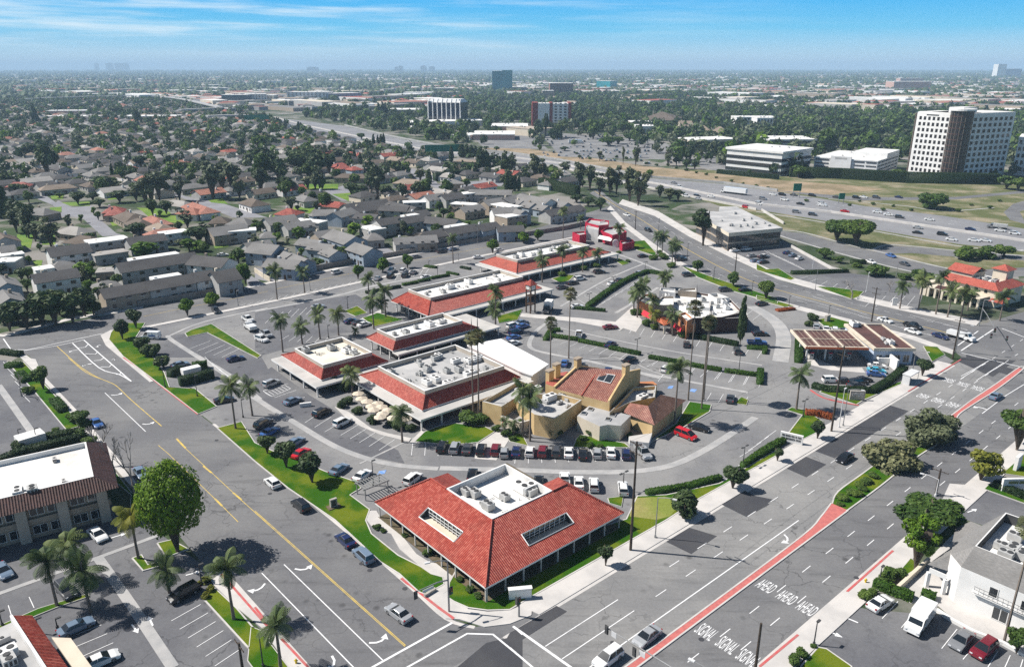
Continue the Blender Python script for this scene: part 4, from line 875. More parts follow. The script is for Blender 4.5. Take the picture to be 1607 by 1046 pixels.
rb('690,455 725,522 862,505 845,452', 4.1, TERRA, ROOFG); rb('688,402 772,480 835,448 755,385', 5.7, TERRA, ROOFW); rb('1125,455 1400,442 1385,385 1320,372', 4.5, BROWN, ROOFG)
rb('490,165 655,192 652,150 500,135', 6.2, SIDING_, ROOFW); rb('680,165 870,180 865,140 690,150', 6.4, TAN, ROOFW); rb('990,200 1080,250 1210,240 1080,190', 6.0, WHITE, ROOFG, 1.0); rb('760,330 1010,345 1010,290 770,285', 5.5, WHITE, ROOFW, .3)
fr = Fr(o.location, 0)
hvac(o, fr, [fr.to(G(p, 5)) for p in e7('570,220 780,205 940,270 1030,290 1090,330 1180,340 900,330 1040,390 860,380 690,290 1150,290')], 4.4); pipes(o, fr, -8, 12, -2, 8, 4.4, 18, 4)
for s_ in ('302,408 380,452 395,405 330,365', '626,540 702,592 718,550 645,500'):
 m = MB(); P = [Vector(G(p, zq)) for p, zq in zip(e7(s_), (2.3, 2.3, 3.4, 3.4))]; m.loft([[p - Vector((0, 0, .06)) for p in P], P]); m.build('awning', REDAW, o)
m = MB(); P = [Vector(G(p, zq)) for p, zq in zip(e7('430,455 490,430 620,462 625,492 540,525'), (3.4, 4.4, 4.4, 3.4, 3.2))]; m.loft([[p - Vector((0, 0, .15)) for p in P], P]); m.build('entrance_roof', TILEO, o)
for s in ('875,735', '905,760', '945,740'):
 p = G(q('B3', s)[0]); m = MB(); m.box(p, (.5, .5, 3.2)); m.build('column', CREAM, o)
# ------------------------------------------------------------------ crimson fast-food restaurant at the far corner
o = thing('fast_food_restaurant', 'crimson fast food restaurant with white awning at the far corner', 'restaurant', G((950, 380)))
K = 11.48
def z9(s): return [(880 + float(w.split(',')[0]) / K, 320 + float(w.split(',')[1]) / K) for w in s.split()]
def zb(s, z0, z1, wm, rm, par=.7, nm='wall'):
 P = [G(p, z1) for p in z9(s)]; n = len(P); m = MB()
 if sum(P[i][0] * P[(i + 1) % n][1] - P[(i + 1) % n][0] * P[i][1] for i in range(n)) < 0: P = P[::-1]
 cc = Vector((sum(p[0] for p in P) / n, sum(p[1] for p in P) / n)); I = [Vector(p[:2]) + (cc - Vector(p[:2])).normalized() * .4 for p in P]
 for i in range(n):
  j = (i + 1) % n
  m.face([(*P[i][:2], z0), (*P[j][:2], z0), P[j], P[i]], 0); m.face([P[i], P[j], (*I[j], z1), (*I[i], z1)], 0); m.face([(*I[i], z1), (*I[j], z1), (*I[j], z1 - par), (*I[i], z1 - par)], 0)
 m.face([(*p, z1 - par) for p in I], 1); m.build(nm, [wm, rm], o)
zb('720,480 930,560 1190,500 1060,400 830,420', 0, 5.0, REDW, ROOFG)
zb('210,505 340,560 460,540 430,490', 0, 4.6, REDW, ROOFG)
zb('440,330 680,390 860,370 870,300 700,280 520,260', 0, 6.5, REDW, ROOFG)
zb('450,420 680,470 690,400 480,380', 0, 5.6, ROOFG, ROOFG, .2)
zb('1060,690 1110,720 1330,680 1300,640 1080,660', 0, 3.2, REDW, ROOFG)
m = MB(); P = [Vector(G(p, zq)) for p, zq in zip(z9('660,620 700,560 940,610 900,670'), (2.5, 3.6, 3.6, 2.5))]; m.loft([[p - Vector((0, 0, .08)) for p in P], P]); m.build('awning', WHITE, o)
m = MB(); p = G(z9('985,780')[0]); m.box(p, (2.6, .5, 2.2), -.2); m.tube([(p[0], p[1] - .26, 2.2), (p[0], p[1] + .26, 2.2)], 1.3, 20); m.build('drive_wall', WHITE, o)
m = MB(); P = [Vector(G(p, 6.0)) for p in z9('700,330 835,300')]; d = P[1] - P[0]
for k in range(7):
 c = P[0] + d * ((k + .5) / 7); m.box((c.x, c.y - .7, 5.75), (abs(d.length) / 11, .12, .75), math.atan2(d.y, d.x))
m.build('sign_lettering', WHITE, o)
# ------------------------------------------------------------------ petrol station and its shop
GS = [Vector(G(p, 5.2)[:2]) for p in q('B4', '290,835 690,842 290,735')]
frG = Fr(GS[0], math.atan2((GS[1] - GS[0]).y, (GS[1] - GS[0]).x)); LG, DG = (GS[1] - GS[0]).length * .93, (GS[2] - GS[0]).dot(frG.b)
o = thing('petrol_canopy', 'petrol station canopy with maroon panels framed by white beams', 'canopy', frG.at(LG / 2, DG / 2))
MAR = mat('maroon_roof', (0.125, 0.062, 0.055), (0.085, 0.048, 0.045), vs=0.2, detail=8, fine=0.12, rough=0.9)
m = MB(); m.fbox(frG, 0, LG, 0, DG, 4.5, 5.0, 0, 1)
for x in (0, LG * .22, LG * .60, LG * .96): m.fbox(frG, x, x + LG * .025, .01, DG - .01, 5.0, 5.2, 1)
for y in (0.02, DG - .5): m.fbox(frG, LG * .041, LG * .959, y, y + .48, 5.0, 5.235, 1)
m.build('roof', [MAR, CREAM], o)
m = MB()
for i in range(13):
 x = LG * (.05 + .9 * i / 12); m.fbox(frG, x, x + .07, .6, DG - .6, 5.0, 5.05)
m.fbox(frG, LG * .05, LG * .95, DG * .45, DG * .49, 5.0, 5.15); m.build('roof_rails', TAN, o)
m = MB(); m.fbox(frG, -.06, LG + .06, -.08, -.002, 4.55, 5.05); m.build('fascia', mat('orange_fascia', (0.70, 0.16, 0.05), (0.6, 0.14, 0.05)), o)
its = []; fp = None
for x in (.12, .42, .72):
 for y in (.3, .7):
  m = MB(); m.fbox(frG, LG * x - .2, LG * x + .2, DG * y - .2, DG * y + .2, 0.02, 4.5); m.build('column', WHITE, o)
  p = frG.at(LG * x + 1.4, DG * y, .12)
  if fp is None:
   fp = thing('fuel_pump', 'x', 'fuel pump', (0, 0, 0)); m = MB(); m.box((0, 0, 0), (.9, .6, 1.7), 0, 0); m.box((0, 0, 1.7), (1.0, .7, .3), 0, 1); m.build('cabinet', [METAL, REDW], fp); m = MB(); m.box((0, -.32, 1.0), (.5, .04, .45)); m.build('screen', GLASS, fp); u = fp
  else: u = dup(fp)
  u.location = p; u.rotation_euler = (0, 0, frG.ang); its.append((u, 'fuel pump' + (' in the front row' if y < .5 else ' in the back row')))
rowlabels(its, 'under the petrol canopy', 'fuel pump', 'fuel pumps under the canopy')
o = thing('petrol_shop', 'petrol station shop with flat maroon roof and pale blue front wall', 'shop', G((1400, 545)))
KS = [Vector(G(p, 4.4)[:2]) for p in q('B4', '690,850 937,852 668,706')]; frK = Fr(KS[0], math.atan2((KS[1] - KS[0]).y, (KS[1] - KS[0]).x)); LK, DK = (KS[1] - KS[0]).length, (KS[2] - KS[0]).dot(frK.b)
m = MB(); m.fbox(frK, 0, LK, 0, DK, 3.9, 4.3, 0, 1)
for x0, x1, y0, y1 in ((0, LK, 0, .35), (0, LK, DK - .35, DK), (0, .35, .35, DK - .35), (LK - .35, LK, .35, DK - .35), (LK * .5, LK * .54, .35, DK - .35), (LK * .04, LK * .07, .36, DK - .36)): m.fbox(frK, x0 + .01, x1 - .01, y0 + .01, y1 - .01, 4.3, 4.65, 1)
m.build('roof', [MAR, CREAM], o); m = MB(); m.fbox(frK, .4, LK - .4, .6, DK - .4, 0, 3.9); m.build('wall', BLUEW, o)
facade(o, wallrow(frK, .4, .6, LK - .4, .6, 4, .5, 2.6, .7), GLASS, WHITE); hvac(o, frK, [(LK * .45, DK * .2), (LK * .55, DK * .2), (LK * .5, DK * .35), (LK * .2, DK * .93), (LK * .35, DK * .95)], 4.3)
# ------------------------------------------------------------------ mission-style restaurant at the far junction
o = thing('mission_restaurant', 'cream mission style restaurant with red tile roofs and an arcade at the far junction', 'restaurant', G((1530, 480)))
V1 = [Vector(G(p, 6.5)[:2]) for p in q('B4', '1415,500 1110,430 1530,470')]
frM = Fr(V1[0], math.atan2((V1[2] - V1[0]).y, (V1[2] - V1[0]).x)); dl = V1[1] - V1[0]; LM = (V1[2] - V1[0]).length; DM = dl.length; frN = Fr(V1[0], math.atan2(dl.y, dl.x))
# frN: a runs from the near corner to the left end; b to its right hand is minus
sgn = 1 if frN.to((*V1[2], 0))[1] > 0 else -1
def nb(a0, a1, b0, b1, z0, z1, m, mi=0, ms=None): m.fbox(frN, a0, a1, min(b0 * sgn, b1 * sgn), max(b0 * sgn, b1 * sgn), z0, z1, mi, ms)
m = MB(); nb(0, DM, 0, 16, 0, 6.2, m, 1, 0); m.build('wall', [CREAM, ROOFW], o)
m = MB()
def pitch(P, k=0): m.face(P, k)
N_ = lambda a, b, z: frN.at(a, b * sgn, z)
pitch([N_(-.9, -.9, 6.0), N_(DM + .5, -.9, 6.0), N_(DM + .5, 2.4, 7.8), N_(2.4, 2.4, 7.8)]); pitch([N_(-.9, -.9, 6.0), N_(2.4, 2.4, 7.8), N_(2.4, 13, 7.8), N_(-.9, 16.5, 6.0)])
pitch([N_(DM + .5, 2.4, 7.8), N_(DM + .5, 4.5, 6.3), N_(4.5, 4.5, 6.3), N_(2.4, 2.4, 7.8)]); pitch([N_(2.4, 2.4, 7.8), N_(4.5, 4.5, 6.3), N_(4.5, 13, 6.3), N_(2.4, 13, 7.8)])
m.build('roof', TILEP, o)
m = MB(); nb(DM - 6, DM + 2, 5, 13, 6.2, 8.4, m); m.build('loft_wall', CREAM, o); m = MB()
pitch([N_(DM - 6.6, 4.4, 8.3), N_(DM + 2.6, 4.4, 8.3), N_(DM + 2.6, 9, 10.2), N_(DM - 6.6, 9, 10.2)]); pitch([N_(DM - 6.6, 9, 10.2), N_(DM + 2.6, 9, 10.2), N_(DM + 2.6, 13.6, 8.3), N_(DM - 6.6, 13.6, 8.3)]); m.build('loft_roof', TILEP, o)
m = MB(); nb(4, 8.5, 12, 16.5, 6.2, 10.2, m); m.build('tower_wall', CREAM, o); m = MB(); E_ = [N_(*c, 10.2) for c in ((3.3, 11.3), (9.2, 11.3), (9.2, 17.2), (3.3, 17.2))]
for i in range(4): pitch([E_[i], E_[(i + 1) % 4], N_(6.2, 14.2, 11.8)])
m.build('tower_roof', TILEP, o)
m = MB(); nb(2, DM + 5, -5.5, -.02, 3.2, 3.6, m); m.build('arcade_roof', CREAM, o)
m = MB()
for k in range(9): nb(2.2 + k * (DM + 2) / 8, 2.9 + k * (DM + 2) / 8, -5.4, -4.7, 0, 3.2, m)
nb(DM + 3, DM + 5, -5.2, 3, 0, 4.4, m); m.build('arcade', CREAM, o)
m = MB(); P = [N_(4, -5.6, 3.6), N_(DM, -5.6, 3.6), N_(DM, -3.6, 4.4), N_(4, -3.6, 4.4)]; m.face(P); m.build('arcade_tiles', TILED, o)
m = MB(); P = [N_(-3.5, -2, 2.6), N_(1.2, -2, 2.6), N_(1.2, 2, 4.0), N_(-3.5, 2, 4.0)]; m.face(P); m.build('awning', TILEP, o)
for k in range(6): facade(o, [(Vector(N_(3 + k * 3.2, -.0, 0)[:2]), -frN.a if sgn > 0 else frN.a, 1.0, 4.4, 5.5)], GLASS, WOODB)
hvac(o, frN, [(DM * .3, 8 * sgn), (DM * .45, 7 * sgn), (DM * .55, 9 * sgn), (DM * .4, 11 * sgn), (DM * .62, 7 * sgn)], 6.2)
# ------------------------------------------------------------------ low office with dark glass by the freeway
o = thing('low_office', 'low white roofed office with dark ribbon glass beside the freeway', 'office', G((1170, 360)))
zt = 8.2
V = [Vector(G(p, zt)[:2]) for p in (q('B3', '1285,170')[0], q('B4', '155,140')[0], q('B3', '1000,35')[0], q('B3', '1190,-10')[0])]
frO = Fr(V[0], math.atan2((V[1] - V[0]).y, (V[1] - V[0]).x)); LO = (V[1] - V[0]).length
P = [V[0], V[1]] + [Vector(G(p, zt)[:2]) for p in q('B3', '1420,60 1330,15 1230,15 1225,45 1130,40 1095,75 1180,110')]
m = MB(); m.prism(P, zt - 1.6, zt, 0, 1); m.build('roof', [ROOFG, CREAM], o)
c_ = sum(P, Vector((0, 0))) / len(P); I = [c_ + (p - c_) * .975 for p in P]
m = MB(); m.prism(I, 0, zt - 1.6); m.build('wall', TAN, o)
for i in range(len(I)):
 j = (i + 1) % len(I); L = (I[j] - I[i]).length; n = max(1, int(L / 3.5)); d = (I[j] - I[i]) / L
 if (sum(P[k].x * P[(k + 1) % len(P)].y - P[(k + 1) % len(P)].x * P[k].y for k in range(len(P)))) < 0: continue
 facade(o, [(I[i] + d * (L * k / n + .15), d, L / n - .3, z0, z1) for k in range(n) for z0, z1 in ((.6, 3.0), (3.8, 6.3))], GLASS, DARKM)
hvac(o, frO, [frO.to(G(p, zt)) for p in q('B3', '1240,100 1290,130 1370,100 1390,130 1415,90 1440,120 1490,115 1520,130 1420,140 1350,135 1320,60 1300,130')], zt, (0, 2, 3))
# ------------------------------------------------------------------ west side: two-storey motel, shop corner
o = thing('motel', 'two storey cream motel with white flat roof and dark tile eaves', 'motel', G((60, 830)))
zt, ze = 7.2, 6.4
c0 = Vector(G(q('C1', '700,785')[0], ze)[:2]); c1 = Vector(G(q('C1', '0,960')[0], ze)[:2]); c2 = Vector(G(q('C1', '470,550')[0], ze)[:2])
frT = Fr(c0, math.atan2((c1 - c0).y, (c1 - c0).x)); s_ = -1; D_ = abs(frT.to((*c2, 0))[1])
T = lambda a, b, z=0: frT.at(a, -b, z)
L_ = 42; ri = 3.0
m = MB(); E_ = [T(-.3, 0, ze), T(L_, 0, ze), T(L_, D_, ze), T(-.3, D_, ze)]; I_ = [T(ri, ri, zt + .9), T(L_ - 1, ri, zt + .9), T(L_ - 1, D_ - 1.5, zt + .9), T(ri, D_ - 1.5, zt + .9)]
for i in range(4): m.face([E_[i], E_[(i + 1) % 4], I_[(i + 1) % 4], I_[i]], 0)
m.build('roof', TILED, o)
m = MB(); m.prism([T(ri + .3, ri + .3), T(L_ - 1.3, ri + .3), T(L_ - 1.3, D_ - 1.8), T(ri + .3, D_ - 1.8)], zt - .4, zt, 0); m.build('roof_deck', ROOFW, o)
m = MB()
for P in ([T(ri, ri), T(L_ - 1, ri), T(L_ - 1, ri + .3), T(ri, ri + .3)], [T(ri, D_ - 1.8), T(L_ - 1, D_ - 1.8), T(L_ - 1, D_ - 1.5), T(ri, D_ - 1.5)], [T(ri, ri + .3), T(ri + .3, ri + .3), T(ri + .3, D_ - 1.8), T(ri, D_ - 1.8)]): m.prism(P, zt - .5, zt + .95)
m.build('parapet', WHITE, o)
m = MB(); m.prism([T(1.5, 1.8), T(L_ - 1, 1.8), T(L_ - 1, D_ - .6), T(1.5, D_ - .6)], 0, ze - .1); m.build('wall', TAN, o); m = MB(); m.prism([T(1.2, 1.2), T(L_ - 1, 1.2), T(L_ - 1, 1.79), T(1.2, 1.79)], 2.9, 3.9); m.build('balcony_band', TAN, o)
for k in range(7):
 m = MB(); m.prism([T(1.6 + k * 6, .7), T(3.2 + k * 6, .7), T(3.2 + k * 6, 1.78), T(1.6 + k * 6, 1.78)], 0, ze - .1); m.build('pier', BEIGE, o)
dn = Vector(T(1, 0)[:2]) - Vector(T(0, 0)[:2])
facade(o, [(Vector(T(2.4 + k * 6 + j * 2.6, 1.79)[:2]), dn, 2.2, z0, z0 + 1.7) for k in range(6) for j in (0, 1) for z0 in (.7, 4.2)] if False else [(Vector(T(4.6 + k * 6 + j * 2.6, 1.79)[:2]), -dn, 2.2, z0, z0 + 1.7) for k in range(6) for j in (0, 1) for z0 in (.7, 4.2)], GLASS, WHITE)
hvac(o, frT, [(frT.to(G(p, zt))) for p in q('C1', '330,625 110,830 200,820 130,810 385,755')], zt)
o = thing('shop_corner', 'red tiled roof corner of a shop with white trim by the palm trees', 'shop', G((20, 1040)))
v = [Vector(G(p, 4.2)[:2]) for p in q('D1', '95,740 270,1010 210,725')]
d = (v[1] - v[0]).normalized(); n2 = Vector((-d.y, d.x)); n2 = n2 if n2.dot(v[2] - v[0]) > 0 else -n2
rt = lambda a, b, z=0: (*(v[0] + d * a + n2 * b), z)
m = MB(); m.face([rt(-.5, 0, 5.4), rt(16, 0, 5.4), rt(16, 2.1, 4.2), rt(-.5, 2.1, 4.2)][::-1]); m.build('roof', TILE, o)
m = MB(); m.prism([rt(-.5, -.35), rt(16, -.35), rt(16, -.02), rt(-.5, -.02)], 4, 5.6); m.build('parapet', WHITE, o)
m = MB(); m.prism([rt(-.3, -12), rt(16, -12), rt(16, -.36), rt(-.3, -.36)], 0, 4.6); m.build('back_wall', ROOFG, o); m = MB(); m.prism([rt(-.3, -.35), rt(16, -.35), rt(16, 1.2), rt(-.3, 1.2)], 0, 3.9); m.build('wall', ROOFG, o)
m = MB(); m.prism([rt(5, 2.7), rt(16, 2.7), rt(16, 4.4), rt(7, 4.4)], 3.1, 3.4); m.build('canopy', CREAM, o)
frz = Fr(v[0], math.atan2(d.y, d.x)); hvac(o, frz, [frz.to(G(p, 4.6)) for p in q('D1', '20,850 40,940 60,980')], 4.6)
# ------------------------------------------------------------------ east side: white building with grey shingles, faceted corner and sunken roof
o = thing('white_corner_building', 'white two storey building with grey shingle mansard and sunken roof deck', 'building', G((1540, 900)))
KE = 4.358
def e6(s): return [(1420 + float(w.split(',')[0]) / KE, 760 + float(w.split(',')[1]) / KE) for w in s.split()]
ze, zt = 6.2, 8.8
E_ = [Vector(G(p, ze)) for p in e6('315,475 385,560 815,745 1250,930')]; T_ = [Vector(G(p, zt)) for p in e6('480,418 480,418 815,550 1250,722')]
Bk = [Vector(G(p, zt)) for p in e6('690,190 1100,330')]; EB = [Vector(G(p, 4.0)) for p in e6('155,545 330,395 500,245 700,190')]
m = MB()
m.face([E_[0], E_[1], T_[0]]); m.face([E_[1], E_[2], T_[2], T_[1]]); m.face([E_[2], E_[3], T_[3], T_[2]])
Em = Vector(G(e6('330,395')[0], 5.2)); m.face([E_[0], T_[0], Bk[0], Vector(G(e6('560,260')[0], 6.4)), Em]); m.build('roof', SHG, o)
m = MB(); lo = [Vector(G(p, z)) for p, z in zip(e6('155,545 310,480 295,590'), (3.4, 5.4, 3.4))]; m.face(lo[::-1]); lo2 = [Vector(G(p, z)) for p, z in zip(e6('155,545 330,420 310,480'), (3.4, 5.0, 5.4))]; m.face(lo2[::-1])
lo3 = [Vector(G(p, z)) for p, z in zip(e6('325,390 345,300 450,250 580,300 400,385'), (3.6, 3.6, 4.2, 5.6, 5.2))]; m.face(lo3[::-1]); m.build('lower_roof', SHG, o)
m = MB(); ins = [p for p in (E_[0], E_[1], E_[2], E_[3])]; bk = Vector(G(e6('900,250')[0], 0)); W_ = [(p.x, p.y) for p in ins] + [(Bk[1].x + 4, Bk[1].y), (Bk[0].x - 1, Bk[0].y - 1)]
m.prism(W_, 0, ze - .05); m.build('wall', WHITE, o)
m = MB(); dk = [T_[0], T_[2], T_[3], Bk[1], Bk[0]]; cc = sum(dk, Vector()) / 5
for i in range(5):
 a_, b_ = dk[i], dk[(i + 1) % 5]; ai, bi = a_.lerp(cc, .03), b_.lerp(cc, .03)
 m.face([a_, b_, bi, ai], 0); m.face([ai, bi, bi - Vector((0, 0, 1.8)), ai - Vector((0, 0, 1.8))], 1); m.face([b_, a_, a_ - Vector((0, 0, 2.2)), b_ - Vector((0, 0, 2.2))], 0)
m.build('parapet', [WHITE, DARKM], o)
m = MB(); m.face([p.lerp(cc, .03) - Vector((0, 0, 1.6)) for p in dk]); m.build('roof_deck', ROOFW, o)
frE = Fr((cc.x, cc.y), ANG_A); hvac(o, frE, [frE.to(G(p, zt - 1)) for p in e6('640,410 700,440 755,360 740,440 800,480 690,480')], zt - 1.6, (0, 2))
m = MB(); sg = [Vector(G(p, 3.2)) for p in e6('170,575 285,625')]; d = sg[1] - sg[0]; c = (sg[0] + sg[1]) / 2; m.box((c.x, c.y, 2.6), (d.length, .15, .8), math.atan2(d.y, d.x)); m.box((sg[0].x, sg[0].y, 0), (.5, .5, 2.6), 0); m.box((sg[1].x, sg[1].y, 0), (.5, .5, 2.6), 0); m.build('gate_sign', WHITE, o)
m = MB(); rl = [Vector(G(p, 3.4)) for p in e6('470,735 815,890 1200,1060')]
for h in (0, .5, 1.0): m.tube([p + Vector((0, 0, h)) for p in rl], .035, 4)
for i in range(22):
 p = rl[0].lerp(rl[2], i / 21); m.tube([p, p + Vector((0, 0, 1))], .025, 4)
m.build('balcony_railing', DARKM, o)
m = MB(); out_ = Vector((-.35, -.9, 0)).normalized(); m.loft([[rl[0], rl[2], rl[2] - out_ * 2, rl[0] - out_ * 2], [p - Vector((0, 0, .25)) for p in (rl[0], rl[2], rl[2] - out_ * 2, rl[0] - out_ * 2)]]); m.build('balcony_floor', WHITE, o)
d_ = (E_[2] - E_[1]).normalized(); facade(o, [(E_[1] + d_ * s, d_, w, z0, z1) for s, w, z0, z1 in ((4, 1.2, 3.6, 5.2), (8, 1.2, 3.6, 5.2), (12, 1.5, 3.6, 5.2), (5, 2.0, .3, 2.4), (9, 3.0, .3, 2.6))], GLASS, WHITE)
# ------------------------------------------------------------------ foliage
def leafobj(name, P, Nn, size, tint, m, aspect=1.0, core=None, rng=None):
 """cloud of leaf-clump faces: centres, facing directions, sizes, tints"""
 n = len(P); rng = rng or np.random.default_rng(1)
 Nn = Nn / (np.linalg.norm(Nn, axis=1, keepdims=True) + 1e-9)
 h = np.where(np.abs(Nn[:, 2:3]) > 0.9, np.array([[1.0, 0, 0]]), np.array([[0, 0, 1.0]]))
 t1 = np.cross(Nn, h); t1 /= np.linalg.norm(t1, axis=1, keepdims=True); t2 = np.cross(Nn, t1)
 a = rng.uniform(0, 2 * math.pi, (n, 1)); u = t1 * np.cos(a) + t2 * np.sin(a); v = -t1 * np.sin(a) + t2 * np.cos(a)
 s = size.reshape(-1, 1)
 V = np.stack([P - u * s * aspect, P - v * s * 0.6, P + u * s * aspect, P + v * s * 0.6], 1).reshape(-1, 3)
 F_ = np.arange(n * 4, dtype=np.int32); tv = tint
 faces_n = n; starts = np.arange(n, dtype=np.int32) * 4; tots = np.full(n, 4, dtype=np.int32)
 if core is not None:
  cv, cf = core; k = len(V); V = np.vstack([V, cv]); cf = np.array(cf, dtype=np.int32) + k
  F_ = np.concatenate([F_, cf.ravel()]); w = cf.shape[1]; starts = np.concatenate([starts, n * 4 + np.arange(len(cf), dtype=np.int32) * w]); tots = np.concatenate([tots, np.full(len(cf), w, dtype=np.int32)])
  tv = np.concatenate([tint, np.full(len(cf), 0.25)]); faces_n += len(cf)
 me = bpy.data.meshes.new(name); me.vertices.add(len(V)); me.vertices.foreach_set('co', V.astype(np.float32).ravel())
 me.loops.add(len(F_)); me.loops.foreach_set('vertex_index', F_); me.polygons.add(faces_n)
 me.polygons.foreach_set('loop_start', starts); me.polygons.foreach_set('loop_total', tots)
 me.update(calc_edges=True); me.attributes.new('tint', 'FLOAT', 'FACE').data.foreach_set('value', tv.astype(np.float32)); me.materials.append(m)
 return me
def crownmesh(name, seed, n, size, m, lobes=9, spread=0.55, lr=(0.38, 0.6), squash=1.0, shape='round', gap=0.0):
 g_ = np.random.default_rng(seed)
 C = g_.normal(size=(lobes, 3)); C /= np.linalg.norm(C, axis=1, keepdims=True); C *= spread * g_.uniform(0.5, 1.15, (lobes, 1))
 Rr = g_.uniform(*lr, lobes)
 if shape == 'cone':
  zz = np.linspace(-1, 0.95, lobes); C = np.stack([g_.normal(0, .12, lobes), g_.normal(0, .12, lobes), zz], 1); Rr = 0.95 * (1 - (zz + 1) / 2.05) ** 0.8 * g_.uniform(0.8, 1.1, lobes) + 0.06
 if shape == 'column':
  zz = np.linspace(-1, 0.9, lobes); C = np.stack([g_.normal(0, .08, lobes), g_.normal(0, .08, lobes), zz], 1); Rr = np.interp(zz, [-1, -.5, .3, 1], [.7, .95, .75, .25])
 if shape == 'flat': C[:, 2] = np.abs(C[:, 2]) * 0.45 - 0.1
 if shape == 'tall': C[:, 2] *= 1.35; C[:, :2] *= 0.8
 w = Rr ** 2; li = g_.choice(lobes, n, p=w / w.sum())
 D = g_.normal(size=(n, 3)); D /= np.linalg.norm(D, axis=1, keepdims=True)
 r_ = g_.uniform(0.55, 1.08, (n, 1)) ** 0.6
 P = C[li] + D * r_ * Rr[li][:, None] * np.array([[1, 1, 0.9]])
 if shape in ('cone', 'column'): P[:, 2] = C[li][:, 2] + D[:, 2] * 0.16
 if shape == 'egg':
  w_ = 1 + .10 * np.sin(P[:, 0] * 6 + 1) * np.sin(P[:, 1] * 5 + P[:, 2] * 4) + .09 * np.sin(P[:, 2] * 9 + P[:, 0] * 5) * np.sin(P[:, 1] * 8); P *= w_[:, None]; P[:, :2] *= (1.0 - .16 * P[:, 2:3] - .1 * P[:, 2:3] ** 2)
 P[:, 2] *= squash
 if gap:
  keep = g_.uniform(size=n) > gap * (np.sin(P[:, 0] * 7 + seed) * np.sin(P[:, 1] * 6) * np.sin(P[:, 2] * 8) > 0.12); P, D, li = P[keep], D[keep], li[keep]; n = len(P)
 Nn = D + g_.normal(0, 0.55, (n, 3)) + np.array([[0, 0, 0.35]])
 lt = g_.uniform(-0.22, 0.22, lobes)
 tint = np.clip(g_.uniform(0.1, 0.9, n) + lt[li], 0, 1)
 return leafobj(name, P, Nn, size * g_.uniform(0.6, 1.35, n), tint, m, 1.0, None, g_)
LG1 = leafm('green_leaves', (0.038, 0.085, 0.016), (0.13, 0.20, 0.042))
LG2 = leafm('bright_leaves', (0.05, 0.12, 0.008), (0.16, 0.27, 0.022), 0.32)
LG3 = leafm('dark_leaves', (0.030, 0.060, 0.022), (0.10, 0.145, 0.055), 0.24)
LG4 = leafm('grey_olive_leaves', (0.085, 0.10, 0.05), (0.24, 0.255, 0.15), 0.2)
LG5 = leafm('yellow_leaves', (0.14, 0.17, 0.02), (0.28, 0.28, 0.05), 0.35)
LGE = leafm('gum_leaves', (0.065, 0.092, 0.048), (0.175, 0.20, 0.115), 0.2)
LGH = leafm('hedge_leaves', (0.018, 0.055, 0.006), (0.07, 0.15, 0.015), 0.25)
LGD = leafm('dark_hedge_leaves', (0.012, 0.03, 0.008), (0.035, 0.07, 0.018), 0.2)
LRB = leafm('orange_blossom', (0.25, 0.05, 0.015), (0.45, 0.13, 0.03), 0.2)
LGP = leafm('palm_fronds', (0.05, 0.085, 0.03), (0.17, 0.22, 0.085), 0.25)
LGW = leafm('fan_fronds', (0.055, 0.07, 0.03), (0.20, 0.205, 0.11), 0.2)
LDY = leafm('dry_fronds', (0.20, 0.14, 0.07), (0.32, 0.24, 0.12), 0.2)
BARK = mat('bark', (0.14, 0.11, 0.085), (0.08, 0.065, 0.05), vs=2.0, fine=0.2, rough=0.95)
BARKP = mat('palm_bark', (0.24, 0.20, 0.165), (0.16, 0.13, 0.11), vs=1.5, fine=0.25, fs=8, rough=0.95)
BARKW = mat('pale_bark', (0.34, 0.31, 0.28), (0.25, 0.225, 0.20), vs=2, fine=0.15, rough=0.95)
def trunkmesh(name, seed, m=BARK, limbs=5, split=0.55):
 """unit trunk: height 1 to the middle of the crown, radius about 1 at the foot"""
 r = random.Random(seed); b = MB()
 b.tube([(0, 0, -.02), (0.2, 0, split * .5), (0, 0.2, split)], [1.25, .95, .8], 7)
 for k in range(limbs):
  a = 2 * math.pi * k / limbs + r.uniform(-.4, .4); L = r.uniform(3.5, 7)
  b.tube([(0, 0.2, split - .06), (math.cos(a) * L * .45, math.sin(a) * L * .45, split + .22), (math.cos(a) * L, math.sin(a) * L, split + r.uniform(.45, .75))], [.6, .4, .15], 5)
 o = b.build(name, m); me = o.data; bpy.data.objects.remove(o); return me
def baremesh(seed):
 r = random.Random(seed); b = MB()
 def grow(p, d, L, w, k):
  e = p + d * L; b.tube([p, (p + e) / 2 + Vector((r.uniform(-.1, .1), r.uniform(-.1, .1), 0)) * L, e], [w, w * .8, w * .6], 5 if k > 1 else 4)
  if k:
   for _ in range(r.choice((2, 3, 3))):
    grow(e, (d + Vector((r.uniform(-.8, .8), r.uniform(-.8, .8), r.uniform(-.1, .5)))).normalized(), L * r.uniform(.55, .8), w * .62, k - 1)
 grow(Vector((0, 0, 0)), Vector((0, 0, 1)), 2.3, .24, 5); o = b.build('b', BARKW); me = o.data; bpy.data.objects.remove(o); return me
